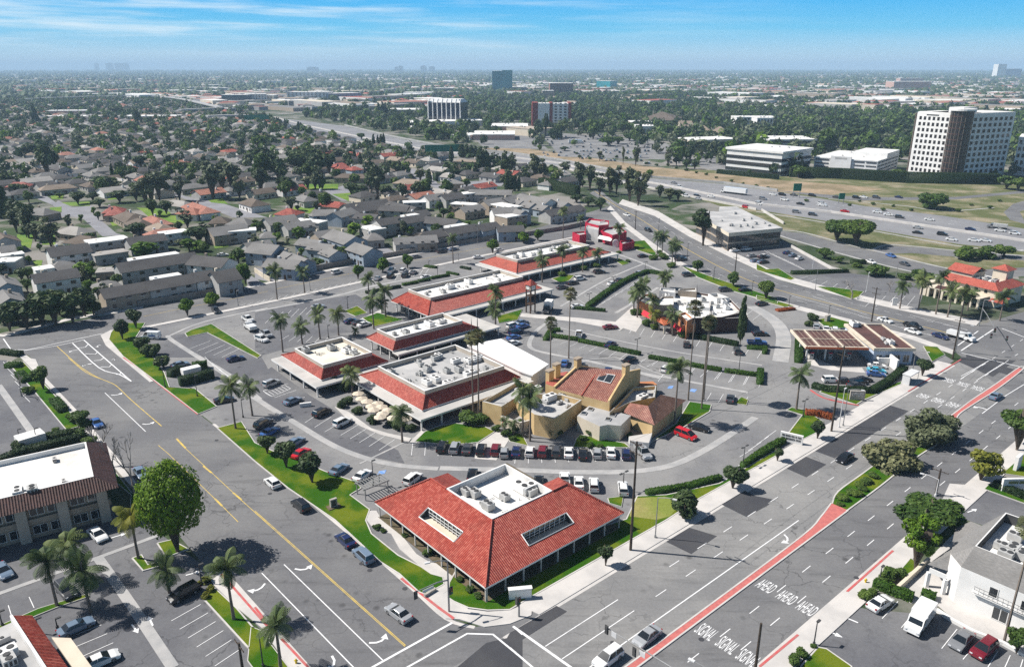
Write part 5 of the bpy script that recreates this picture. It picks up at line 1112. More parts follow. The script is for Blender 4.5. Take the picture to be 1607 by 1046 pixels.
CR = {
 'street': [crownmesh('crown', s, 1900, .13, LG1, 10, .5, (.35, .55)) for s in (1, 2)],
 'bright': [crownmesh('crown', s, 1500, .14, LG2, 9, .5, (.38, .55)) for s in (3, 4)],
 'dark': [crownmesh('crown', s, 1900, .13, LG3, 10, .55, (.35, .55)) for s in (5, 6, 7)],
 'sparse': [crownmesh('crown', s, 420, .16, LG3, 8, .6, (.3, .5), gap=.6) for s in (8,)],
 'big': [crownmesh('crown', 9, 9500, .05, LG2, 1, 0, (1, 1), 1, 'egg', .45)],
 'olive': [crownmesh('crown', s, 5200, .075, LG4, 16, .62, (.28, .42), .85) for s in (10, 11)],
 'pine': [crownmesh('crown', s, 5200, .08, LG1, 14, .68, (.3, .42), .9, 'flat') for s in (12, 13)],
 'yellow': [crownmesh('crown', 14, 1500, .12, LG5, 10, .6, (.3, .45), gap=.4)],
 'gum': [crownmesh('crown', s, 1500, .12, LGE, 15, .7, (.24, .4), 1, 'tall', .45) for s in (15, 16, 17)],
 'cypress': [crownmesh('crown', 18, 2600, .14, LG3, 14, shape='column')],
 'conifer': [crownmesh('crown', 19, 2200, .15, LG3, 12, shape='cone')],
 'scrub': [crownmesh('crown', s, 1200, .14, LG1, 9, .6, (.35, .5), .8) for s in (20, 21)],
 'loose': [crownmesh('crown', 22, 2600, .085, LG2, 14, .68, (.24, .36), gap=.5)],
}
TR = [trunkmesh('trunk', s) for s in (1, 2, 3)]; TRW = trunkmesh('trunk', 4, BARKW); TRT = trunkmesh('trunk', 5, BARK, 0, .95)
BARE = [baremesh(s) for s in (1, 2, 3)]
rgt = random.Random(17)
def child(name, me, root, loc=(0, 0, 0), sc=(1, 1, 1), rz=0.0):
 o = bpy.data.objects.new(name, me); COL.objects.link(o); o.parent = root; o.location = loc; o.scale = sc; o.rotation_euler = (0, 0, rz); return o
def tree(name, kind, base, hc, r, rz=None, tr=None):
 """trunk to crown middle hc, crown half-width r and half-height rz"""
 o = bpy.data.objects.new(name, None); COL.objects.link(o); o.location = base
 rz = rz or r * 0.85
 if kind == 'bare': child('branches', rgt.choice(BARE), o, sc=(r / 2.4,) * 2 + (hc / 4.2,), rz=rgt.uniform(0, 6)); return o
 tw = tr or max(.1, r * .07)
 tm = TRT if kind in ('cypress', 'conifer') else TRW if kind in ('gum', 'olive') else rgt.choice(TR)
 child('trunk', tm, o, sc=(tw, tw, hc), rz=rgt.uniform(0, 6))
 child('crown', rgt.choice(CR[kind]), o, (0, 0, hc), (r, r, rz), rgt.uniform(0, 6)); return o
def trees(c, specs, kind, look, phrase, group, name='tree', cat='tree', vr=0.85, lab=True):
 """specs: foot x,y  crown middle x,y  crown half-width; all in one view's pixels"""
 its = []
 for s in specs.split(';'):
  v = s.replace(',', ' ').split(); cc = v[5] if len(v) > 5 else c; k = Y0[cc[0]][1] if cc else 1
  b, t_ = q(cc, f'{v[0]},{v[1]}')[0], q(cc, f'{v[2]},{v[3]}')[0]; B = G(b); hc = max(.8, tall(B, t_)); d = depth((*B[:2], hc)); r = float(v[4]) / k * d / F
  o = tree(name, kind, B, hc, r, r * vr); its.append((o, look))
 if lab: rowlabels(its, phrase, cat, group)
 return its
trees('D3', '1040,105 1035,20 100 D3;575,390 570,300 55 D3;1338,790 1332,690 82 C3;365,490 370,412 52 C4;125,625 125,565 38 C4;995,115 1000,35 52 C4', 'dark', 'dark green tree', 'on the boulevard pavement', 'street trees on the boulevard pavement', 'street_tree')
trees('C2', '75,580 70,495 62;190,665 185,550 78;345,755 320,630 90;560,0 500,0 5'.rsplit(';', 1)[0], 'dark', 'dense dark tree', 'on the lawn strip by the parked cars', 'trees on the long lawn strip')
trees('B1', '800,730 800,640 55;720,795 715,720 52;830,850 820,805 55;895,890 890,850 62;960,960 955,915 52', 'dark', 'dark bushy tree', 'on the upper lawn by the white van', 'trees on the upper lawn')
trees('B1', '1100,655 1090,588 50;1245,590 1245,552 50;605,440 605,385 38 B2;750,400 740,350 48 B2;895,375 895,325 40 B2;1395,290 1390,235 42 B2;1572,215 1568,185 32 B2;80,230 75,190 40 B3;165,215 165,175 34 B3;1442,460 1438,395 45', 'bright', 'bright green round tree', 'lining the street behind the shops', 'bright trees lining the back street', 'street_tree')
trees('B3', '1100,395 1100,355 38;1310,480 1320,432 46;1505,555 1505,485 52;55,555 55,485 52 B4', 'street', 'green round tree', 'on the grass strip of the curved road', 'trees along the curved road', 'street_tree')
trees('C1', '240,225 240,120 5;262,195 250,100 62;495,420 485,365 45'.split(';', 1)[1], 'street', 'leafy green tree', 'beside the western pavement', 'trees beside the western pavement')
t_ = G(q('D1', '1070,305')[0]); hb_ = tall(t_, (270, 782)); r_ = 50 * depth((*t_[:2], hb_)) / F
o = tree('tree', 'big', t_, hb_ + .4, r_ * .95, r_ * 1.36, .34); tag(o, 'huge bright green egg-shaped tree at the motel entrance', 'tree')
trees('C1', '612,655 620,480 85;695,742 700,540 60;812,855 828,600 75', 'bare', 'leafless pale branched tree', 'in front of the motel', 'leafless trees by the motel', vr=1)
trees('C1', '130,235 105,150 50;560,555 568,480 70 B4;780,520 780,470 30 B4;30,60 30,20 30 B2'.split(';')[0] + ';560,560 568,495 55 B4;780,515 780,470 30 B4', 'bare', 'small leafless tree', 'standing in a car park island', 'leafless trees in the car parks')
its = trees('C4', '830,650 790,585 195;1030,505 1010,420 175', 'olive', 'wide grey-green olive tree', 'on the planted median', 'olive trees on the median', 'olive_tree')
trees('C4', '1000,480 930,425 110;1090,440 1110,400 90', 'olive', 'smaller grey-green olive tree', 'behind the big ones on the median', 'small olive trees on the median', 'olive_tree')
tag(trees('C4', '1565,560 1525,365 125', 'pine', '', '', None, lab=False)[0][0], 'broad dark pine tree by the right edge of the boulevard', 'tree')
tag(trees('C4', '1345,740 1388,635 110', 'yellow', '', '', None, lab=False)[0][0], 'open yellow-green tree leaning over the red kerb', 'tree')
tag(trees('D4', '950,410 935,185 120', 'loose', '', '', None, lab=False, vr=1.2)[0][0], 'loose bright green tree beside the white gate sign', 'tree')
tag(trees('D4', '1040,215 990,50 205', 'pine', '', '', None, lab=False, vr=.55)[0][0], 'flat topped dark green pine behind the loose green tree', 'tree')
tag(trees('D4', '1560,910 1550,800 80', 'scrub', '', '', None, lab=False, vr=1.2)[0][0], 'bushy tree at the foot of the tall leaning palm', 'tree')
tag(trees('B3', '1132,245 1135,90 72', 'dark', '', '', None, lab=False)[0][0], 'large dark tree before the low freeway office', 'tree')
trees('B4', '468,215 420,125 95;585,240 610,130 105;520,170 510,110 60', 'pine', 'big dark green tree', 'between freeway and ramp', 'big trees between freeway and ramp', vr=.8)
trees('B4', '1215,325 1215,278 75;1330,315 1330,275 80;1450,310 1458,265 65', 'scrub', 'round green tree', 'inside the ramp loop', 'trees inside the ramp loop', vr=.7)
tag(trees('A4', '1060,945 1060,890 105', 'scrub', '', '', None, lab=False, vr=.7)[0][0], 'wide lone tree on the dry verge below the white tower', 'tree')
trees('B4', '400,320 400,280 55;480,345 480,318 40;590,370 590,355 40;700,420 700,385 75;960,460 950,410 72;870,440 880,420 50', 'scrub', 'dark scrubby bush', 'along the ramp fence', 'bushes along the ramp fence', 'bush', 'bush', .6)
trees('C3', '1150,-5 1150,-20 3;730,445 730,490 30'.split(';')[0] + ';505,0 505,-5 3', 'scrub', 'x', 'x', 'x', lab=False) if False else None
o = trees('B3', '1350,830 1372,660 26', 'cypress', '', '', None, lab=False, vr=4.6)[0][0]; tag(o, 'slim pointed cypress beside the terracotta restaurant', 'tree')
# bushes
def bushes(c, s, look, phrase, group, kind='scrub', vr=.8):
 its = []
 for w in s.split():
  x, y, r = w.split(','); k = Y0[c[0]][1]; B = G(q(c, f'{x},{y}')[0]); R_ = float(r) / k * depth(B) / F
  o = bpy.data.objects.new('shrub', rgt.choice(CR[kind])); COL.objects.link(o); o.location = (B[0], B[1], R_ * vr * .75); o.scale = (R_, R_, R_ * vr); o.rotation_euler = (0, 0, rgt.uniform(0, 6)); its.append((o, look))
 rowlabels(its, phrase, 'shrub', group)
bushes('C2', '1290,395,85 1340,400,70', 'clipped round green shrub', 'on the lawn before the restaurant', 'clipped shrubs on the restaurant lawn', 'street', .55)
bushes('D2', '735,165,32 770,185,22 1230,480,28 1290,540,32 1340,580,30 900,215,25 1040,320,40', 'green garden shrub', 'beside the corner office path', 'garden shrubs of the corner office')
bushes('C2', '520,300,35 560,280,40 620,340,40 700,400,40 880,430,55 930,440,40 1010,300,5 480,190,60 540,200,55 840,410,45', 'terrace shrub', 'around the folded umbrellas', 'shrubs round the terrace', 'dark')
bushes('D1', '1240,490,35 1270,540,30 1240,580,30 1195,500,20', 'yellow-green shrub', 'at the head of the long lawn', 'shrubs at the head of the long lawn', 'yellow')
bushes('C3', '120,430,40 190,450,40 250,450,45 160,400,40 60,420,40 40,450,30 300,470,25', 'dark planting', 'at the foot of the yellow restaurant', 'planting at the yellow restaurant', 'scrub', 1.1)
bushes('C3', '500,465,60', 'clipped oval dark shrub', 'under the flat block with skylights', None, 'dark', .6)
bushes('D4', '655,590,50 700,560,35 270,930,45 220,970,50 340,880,22 800,470,60 860,460,50 760,480,40', 'dark round shrub', 'along the eastern pavement', 'shrubs along the eastern pavement', 'street', .8)
bushes('C1', '470,385,70 510,420,50 335,450,28 170,215,45 480,480,55 540,520,50', 'dark shrub', 'beside the western parking lot', 'shrubs beside the western lot', 'scrub', .7)
bushes('C1', '120,560,48', 'round clipped shrub', 'by the white wall of the western lot', None, 'dark', 1)
bushes('C4', '520,860,45 600,830,45 560,820,40 660,760,45 700,720,40 620,780,40 500,890,30 640,800,35', 'low green shrub', 'planted on the median end', 'shrubs on the median end', 'street', .5)
bushes('B3', '430,385,35 505,370,30 300,420,35 880,290,25 845,325,35 900,320,40 950,370,35 640,290,20 690,340,20', 'low island shrub', 'in the far car park islands', 'shrubs in the far islands', 'street', .5)
bushes('A3', '950,690,14 1000,705,12 1060,720,16 1120,735,12 1180,745,14 1240,765,12 1330,785,14 1400,800,12 1480,815,14 1550,825,12 880,690,14 820,680,14 760,665,12 700,650,16 640,640,14 560,640,12 480,650,14 400,620,12', 'small round shrub', 'on the bare freeway bank', 'shrubs on the freeway bank')
bushes('A4', '300,905,16 560,930,14 700,925,16 760,960,18 820,935,14 930,960,16 1210,965,20 1290,930,14 1400,945,18 1460,905,14 620,905,12', 'low dry bush', 'on the verge below the white tower', 'bushes on the freeway verge')
bushes('C3', '480,540,30 540,545,24 720,480,26 745,500,24 440,500,30 -80,440,35 -20,470,40 20,500,30', 'low planting', 'between the yellow restaurant and its parking row', 'planting before the yellow restaurant')
bushes('B4', '330,680,40 310,715,30', 'dark green shrub', 'at the back of the petrol station', 'shrubs behind the petrol station', 'dark')
bushes('B3', '760,650,30 730,650,30 800,715,35 850,735,30 1010,780,40', 'restaurant planting', 'below the terracotta walls', 'planting below the terracotta walls', 'street', .8)
# hedges: one clipped hedge each
def hedge(pts, w, h, m=LGH, seed=1, name='hedge'):
 g_ = np.random.default_rng(seed); Ps = []; Ns = []; cv = []; cf = []
 P = [Vector(p[:2]) for p in pts]
 for a, b in zip(P, P[1:]):
  d = b - a; L = d.length; d /= L; n = Vector((-d.y, d.x)); k = len(cv); a2, b2 = a - d * w * .2, b + d * w * .2; ww = w * .46
  cv += [(*(a2 + n * ww), 0), (*(a2 - n * ww), 0), (*(b2 - n * ww), 0), (*(b2 + n * ww), 0)]; cv += [(x, y, h * .94) for x, y, z in cv[k:k + 4]]
  cf += [(k + 4, k + 5, k + 6, k + 7), (k, k + 1, k + 5, k + 4), (k + 1, k + 2, k + 6, k + 5), (k + 2, k + 3, k + 7, k + 6), (k + 3, k, k + 4, k + 7)]
  for fc, cnt in (('t', L * w), ('l', L * h), ('r', L * h)):
   c_ = int(cnt * 26) + 6; u = g_.uniform(-.2 * w / L, 1 + .2 * w / L, c_); v = g_.uniform(0, 1, c_); o = g_.normal(0, .05, c_)
   for i in range(c_):
    p = a + d * (L * u[i])
    if fc == 't': q_ = p + n * (w * (v[i] - .5)); Ps.append((q_.x, q_.y, h + o[i])); Ns.append((0, 0, 1))
    else: s = .5 if fc == 'l' else -.5; q_ = p + n * (w * s + o[i]); Ps.append((q_.x, q_.y, h * v[i])); Ns.append((n.x * s * 2, n.y * s * 2, .2))
 Ps, Ns = np.array(Ps), np.array(Ns); Ns = Ns + g_.normal(0, .45, Ns.shape)
 c0 = np.array([P[0].x, P[0].y, 0])
 me = leafobj(name, Ps - c0, Ns, g_.uniform(.10, .24, len(Ps)), g_.uniform(0, 1, len(Ps)), m, 1, (np.array(cv) - c0, cf), g_)
 o = bpy.data.objects.new(name, me); COL.objects.link(o); o.location = c0; return o
hs = 0
for c, s, w, h, m, lb in (
 ('B3', '460,605 560,530 660,465 740,425 810,402 890,415', 2.0, 1.2, LGH, 'long L-shaped clipped hedge dividing the far car park'), ('B3', '358,612 555,630', 1.4, .9, LGH, 'short straight hedge facing the plaza path'),
 ('B3', '210,800 245,745 290,745', 1.6, 1.0, LGH, 'hooked hedge end at the fan palm'), ('B3', '250,780 390,800', 1.3, 1.0, LGH, 'short hedge beside the white pickup'), ('B3', '410,808 570,840', 1.3, 1.0, LGH, 'hedge beside the dark blue sedan'), ('B3', '590,850 760,885', 1.4, 1.0, LGH, 'hedge with lamp post behind the black sedan'),
 ('B3', '820,905 1000,935', 1.3, 1.0, LGH, 'hedge left of the leaning feather palm'), ('B3', '1060,950 1235,980', 1.3, 1.0, LGH, 'hedge behind the three tall fan palms'), ('B3', '1265,985 1455,1010', 1.3, 1.0, LGH, 'hedge at the right end of the palm car park'), ('C3', '1505,90 1500,165', 1.6, 1.2, LGH, 'stubby upright hedge closing the palm car park'),
 ('B3', '1065,780 1200,805 1330,830', 2.0, 1.2, LGD, 'dark hedge fronting the terracotta restaurant patio'), ('B3', '1395,848 1505,855', 1.3, 1.0, LGH, 'short hedge beside the blue pickup'), ('B3', '1497,850 1492,880', 1.2, 1.0, LGH, 'tiny hedge stub beside the blue pickup'),
 ('C3', '825,825 1050,790 1260,735', 1.2, 1.0, LGH, 'hedge between front lot and the corner lawn'), ('C3', '1400,660 1510,580 1620,515', 1.2, 1.0, LGH, 'sloping hedge behind the boulevard pavement'), ('C4', '10,600 160,512', 1.3, 1.0, LGH, 'hedge ending at the white lettered sign'),
 ('B4', '248,810 245,930', 2.0, 1.6, LGH, 'tall stub hedge left of the petrol canopy'), ('C4', '345,185 420,205 690,215 780,165 885,80', 1.8, 1.3, LGD, 'long curved dark hedge around the petrol station corner'), ('C4', '300,345 380,355 450,372', 1.6, 1.2, LRB, 'orange flowering hedge at the driveway'), ('B4', '125,628 215,618', 1.8, .7, LRB, 'small reddish planting bed by the curved road'),
 ('B2', '655,525 850,490', 1.3, 1.0, LGD, 'dark hedge beside the low entrance roof'), ('B2', '870,478 950,464', 1.4, .9, LGH, 'clipped hedge first in the short row behind the shops'), ('B2', '962,458 1022,448', 1.4, .9, LGH, 'clipped hedge in the middle of the row behind the shops'), ('B2', '1035,440 1135,422', 1.4, .9, LGH, 'longest clipped hedge of the row behind the shops'), ('B2', '1000,370 1060,376', 1.8, .8, LGH, 'round low hedge under a bare lamp post'), ('B2', '1210,375 1260,385', 1.5, .8, LGD, 'reddish low hedge near the covered walkway'), ('B2', '1130,405 1190,418', 1.3, .7, LGH, 'low yellow-green hedge near the covered walkway'),
 ('C1', '1030,120 1080,95', 2.2, 2.0, LGD, 'left hedge wall of the rubbish enclosure'), ('C1', '1090,170 1180,150 1270,125', 2.2, 2.2, LGD, 'front hedge wall of the rubbish enclosure'), ('C1', '1165,75 1240,65', 1.6, 2.0, LGH, 'back hedge wall of the rubbish enclosure'),
 ('C1', '255,500 460,470', 2.2, 1.4, LGD, 'dark hedge running along the western lot edge'), ('C1', '0,640 160,580 470,505', 2.0, 1.5, LGD, 'long dark hedge behind the motel roof'), ('C1', '50,60 120,60', 2.2, 1.2, LGH, 'upper hedge block beside the western pavement'), ('C1', '120,110 160,150', 2.2, 1.2, LGH, 'second hedge block beside the western pavement'), ('C1', '330,270 380,330', 2.2, 1.2, LGH, 'third hedge block beside the western pavement'), ('B1', '10,875 120,890', 2.0, 1.2, LGD, 'dark hedge on the western street corner'),
 ('D4', '715,510 800,545 925,590', 1.6, 1.2, LGH, 'bright hedge between the white sedan and the entry path'), ('D4', '1000,570 1060,590', 1.6, 1.0, LGH, 'small hedge behind the white shuttle van'), ('C4', '1430,780 1607,850 1750,910', 1.6, 1.3, LGD, 'dark hedge under the white sign wall'), ('D4', '1180,120 1210,150', 2.2, 1.6, LGH, 'bushy hedge by the yellow kerb'),
 ('B4', '210,410 530,400', 1.8, 1.2, LGD, 'low dark hedge between the two office car parks'), ('B4', '560,350 630,350', 2.2, 1.6, LGD, 'dark reddish hedge by the ramp'), ('A4', '205,755 500,765 900,790 1440,800', 6, 7, LGD, 'very long tall hedge in front of the parking garage'), ('A3', '1250,735 1607,770', 3, 3, LGD, 'low hedge below the striped office building'),
 ('A3', '190,815 400,870', 4.5, 6, LGD, 'tall dark hedge wall at the end of the townhouses'), ('A2', '1085,780 1250,760', 4, 5.5, LGD, 'tall clipped hedge beside the pale pyramid roof')):
 hs += 1; o = hedge(g(c, s), w, h, m, hs); tag(o, lb, 'hedge')
# ------------------------------------------------------------------ palms
def feather(name, seed, n=22, L=2.9, m=LGP, lo=-35):
 g_ = np.random.default_rng(seed); Ps = []; Ns = []; Sz = []; Ti = []; V = []; Fc = []; Tq = []
 for i in range(n):
  az_ = i * 2.39996 + g_.uniform(-.2, .2); e = math.radians(g_.uniform(lo, 80) if i > 5 else g_.uniform(40, 85)); d = np.array([math.cos(az_) * math.cos(e), math.sin(az_) * math.cos(e), math.sin(e)])
  p = np.zeros(3); l_ = L * g_.uniform(.8, 1.1); K = 17; step = l_ / K; tn = g_.uniform(.1, .9)
  for k in range(K):
   p2 = p + d * step; side = np.cross(d, [0, 0, 1.0]); side /= np.linalg.norm(side) + 1e-9; up = np.cross(side, d)
   ll = .78 * math.sin(math.pi * min(1, (k + 1.2) / (K + .6))) ** .7 + .08
   for s in (-1, 1):
    dr = side * s * .82 - up * .5 + d * .35; dr = dr / np.linalg.norm(dr) * ll; b = len(V)
    V += [p, p + (p2 - p) * .75, p + (p2 - p) * .8 + dr * .97, p + (p2 - p) * .35 + dr]; Fc.append((b, b + 1, b + 2, b + 3)); Tq.append(np.clip(tn + g_.uniform(-.25, .25), 0, 1))
   d = d + np.array([0, 0, -.075 * (1 + k * .08)]); d /= np.linalg.norm(d); p = p2
 me = bpy.data.meshes.new(name); me.from_pydata([tuple(v) for v in V], [], Fc); me.attributes.new('tint', 'FLOAT', 'FACE').data.foreach_set('value', np.array(Tq, dtype=np.float32)); me.materials.append(m); return me
def fan(name, seed, n=46, m=LGW):
 g_ = np.random.default_rng(seed); V = []; Fc = []; Tq = []
 for i in range(n):
  az_ = i * 2.39996; e = math.radians(g_.uniform(-60, 85)); d = np.array([math.cos(az_) * math.cos(e), math.sin(az_) * math.cos(e), math.sin(e)]); s = np.cross(d, [0, 0, 1.0]); s /= np.linalg.norm(s) + 1e-9; u = np.cross(s, d)
  r0 = g_.uniform(.7, 1.0); c = d * r0; fl = g_.uniform(.75, 1.0); tn = g_.uniform(0, 1); b = len(V); V += [s * .03, -s * .03, c]; Fc.append((b, b + 1, b + 2)); Tq.append(tn)
  for k in range(7):
   a0, a1 = -1.25 + k * .36, -1.25 + k * .36 + .26; b = len(V)
   V += [c, c + (d * math.cos(a0) + s * math.sin(a0)) * fl - np.array([0, 0, .12]), c + (d * math.cos(a1) + s * math.sin(a1)) * fl - np.array([0, 0, .12])]; Fc.append((b, b + 1, b + 2)); Tq.append(np.clip(tn + g_.uniform(-.2, .2), 0, 1))
 me = bpy.data.meshes.new(name); me.from_pydata([tuple(v) for v in V], [], Fc); me.attributes.new('tint', 'FLOAT', 'FACE').data.foreach_set('value', np.array(Tq, dtype=np.float32)); me.materials.append(m); return me
PF = [feather('fronds', s) for s in (1, 2, 3)]; PY = feather('fronds', 4, 16, 2.6, LG5); PW = [fan('fronds', s) for s in (5, 6)]; PSK = fan('skirt', 7, 22, LDY)
b = MB(); b.tube([(0, 0, -.01), (0, 0, .04), (.1, 0, .3), (0, .1, .7), (0, 0, 1)], [1.5, 1.15, 1, .9, .8], 8); o = b.build('trunk', BARKP); PTR = o.data; bpy.data.objects.remove(o)
def palms(c, specs, kind, look, phrase, group, R0=None, lab=True):
 its = []
 for s in specs.split(';'):
  v = s.replace(',', ' ').split(); cc = v[4] if len(v) > 4 else c; dd = v[5] if len(v) > 5 else cc
  B = G(q(cc, f'{v[0]},{v[1]}')[0]); h = max(1.5, tall(B, q(dd, f'{v[2]},{v[3]}')[0]))
  o = bpy.data.objects.new('palm_tree', None); COL.objects.link(o); o.location = B
  w = {'f': .2, 'y': .2, 'w': .15}[kind]; child('trunk', PTR, o, sc=(w, w, h), rz=rgt.uniform(0, 6))
  k = 1.25 * (R0 or rgt.uniform(.88, 1.12)) * min(1, .6 + h / 18) if kind != 'w' else (R0 or rgt.uniform(1.0, 1.2))
  child('fronds', PY if kind == 'y' else rgt.choice(PF if kind == 'f' else PW), o, (0, 0, h), (k, k, k), rgt.uniform(0, 6))
  if kind == 'w': child('dry_skirt', PSK, o, (0, 0, h - .9), (.62, .62, .8), rgt.uniform(0, 6))
  its.append((o, look))
 if lab: rowlabels(its, phrase, 'palm tree', group)
 return its
palms('D1', '342,628 255,365;447,475 385,265;545,668 483,420;1017,548 1005,410', 'f', 'feather palm', 'in the south-western car park islands', 'palms in the south-western lot')
tag(palms('D1', '832,348 782,95', 'y', '', '', None, lab=False)[0][0], 'feather palm with yellowing fronds on a kerbed island', 'palm tree')
palms('D1', '1403,712 1378,400;158,1010 138,745 D2', 'f', 'feather palm', 'on the long lawn by the red kerb', 'palms on the long lawn by the street')
palms('C1', '1415,432 1385,185;1515,352 1500,180', 'f', 'tall feather palm', 'beside the street driveway', 'palms beside the street driveway')
palms('C2', '885,512 880,330;588,235 580,95', 'f', 'feather palm', 'in front of the umbrella terrace', 'palms before the terrace')
palms('B2', '165,868 122,680;278,822 265,720;382,792 370,650;492,770 475,640', 'f', 'feather palm', 'standing in the palm car park', 'palms in the car park left of the shops')
palms('B2', '590,770 592,745', 'f', 'young short feather palm', 'beside the narrow shop building', None, .7)
palms('B2', '675,640 672,440;767,665 760,510;697,732 682,565;745,640 735,580', 'f', 'feather palm', 'on the lawn at the shop end', 'palms on the small shop lawn')
palms('B2', '132,562 115,395;292,522 285,400;1162,348 1155,205;312,205 312,45 B3;415,150 412,85 B3', 'f', 'tall feather palm', 'along the back street', 'palms along the back street')
palms('B2', '1412,752 1410,520;1410,745 1405,615;190,460 188,330 B3;307,418 302,275 B3;427,398 425,285 B3;512,362 510,290 B3', 'f', 'feather palm', 'in front of the long shop fronts', 'palms along the shop fronts')
palms('B3', '862,305 862,190;892,300 900,195;950,362 948,248;968,362 975,240;640,255 640,145', 'f', 'feather palm', 'at the curved road entrance', 'palms at the curved road entrance')
palms('B3', '725,645 725,535;748,665 745,505;775,625 772,480;832,705 825,565;952,772 950,650;915,495 915,425;900,495 890,435', 'f', 'feather palm', 'around the terracotta restaurant', 'palms round the terracotta restaurant')
tag(palms('B3', '842,735 840,640', 'y', '', '', None, lab=False)[0][0], 'yellowing short palm before the terracotta restaurant', 'palm tree')
palms('C3', '988,400 1000,75;238,318 243,100 C4', 'f', 'big feather palm', 'at the drive behind the red van', 'palms on the drive')
palms('C3', '78,480 70,210;122,505 128,255', 'f', 'slim feather palm', 'in front of the yellow restaurant', 'palms before the yellow restaurant')
palms('C3', '20,470 20,400;-30,460 -30,390;250,480 245,440', 'f', 'young feather palm', 'at the foot of the yellow walls', 'young palms at the yellow walls', .6)
palms('B4', '840,615 845,478;948,622 955,440;1050,648 1068,425;1120,665 1135,505;1203,645 1210,520;1237,625 1245,520;1425,685 1437,545', 'f', 'feather palm', 'before the mission style restaurant', 'palms before the mission restaurant')
palms('C2', '1310,355 1215,785 C2 B2;1345,378 1288,775 C2 B2', 'w', 'very tall fan palm', 'rising before the restaurant roof', 'fan palms before the restaurant')
palms('C3', '1070,258 1062,605 C3 B3;1150,312 1125,690 C3 B3;1163,255 1172,690 C3 B3', 'w', 'very tall fan palm', 'behind the clay tiled wing', 'fan palms behind the clay tiled wing')
palms('B3', '345,905 335,525;237,965 235,695', 'w', 'slim fan palm', 'on the plaza side of the white hall', 'fan palms by the white hall')
tag(palms('D4', '1485,845 1575,130', 'w', '', '', None, lab=False)[0][0], 'tall fan palm before the white two storey building', 'palm tree')
# ------------------------------------------------------------------ vehicles
def paint(name, c, metal=0.0): return mat('paint_' + name, c, tuple(x * 1.06 for x in c), vs=0.6, rough=0.28, spec=0.5, coat=0.6, metal=metal)
PAINTS = {'w': ('white', paint('white', (0.78, 0.78, 0.77))), 'k': ('black', paint('black', (0.012, 0.012, 0.014))), 'd': ('dark grey', paint('dark_grey', (0.06, 0.062, 0.068))), 'g': ('grey', paint('grey', (0.20, 0.205, 0.215))),
   's': ('silver', paint('silver', (0.46, 0.47, 0.48), .3)), 'b': ('blue', paint('blue', (0.05, 0.13, 0.36))), 'n': ('navy', paint('navy', (0.012, 0.022, 0.085))), 'r': ('red', paint('red', (0.58, 0.012, 0.02))),
   'm': ('maroon', paint('maroon', (0.17, 0.012, 0.022))), 't': ('cyan', paint('cyan', (0.06, 0.42, 0.58))), 'l': ('blue-grey', paint('blue_grey', (0.16, 0.22, 0.30)))}
TYRE = mat('tyre', (0.02, 0.02, 0.021), rough=0.9); RIM = mat('rim', (0.4, 0.4, 0.41), rough=0.35, metal=.6)
HEADL = mat('headlamp', (0.75, 0.76, 0.78), rough=0.15, spec=.8); TAILL = mat('tail_lamp', (0.32, 0.01, 0.012), rough=0.2, spec=.7); CGL = glassm('car_glass', (0.012, 0.016, 0.02), .05, .9)
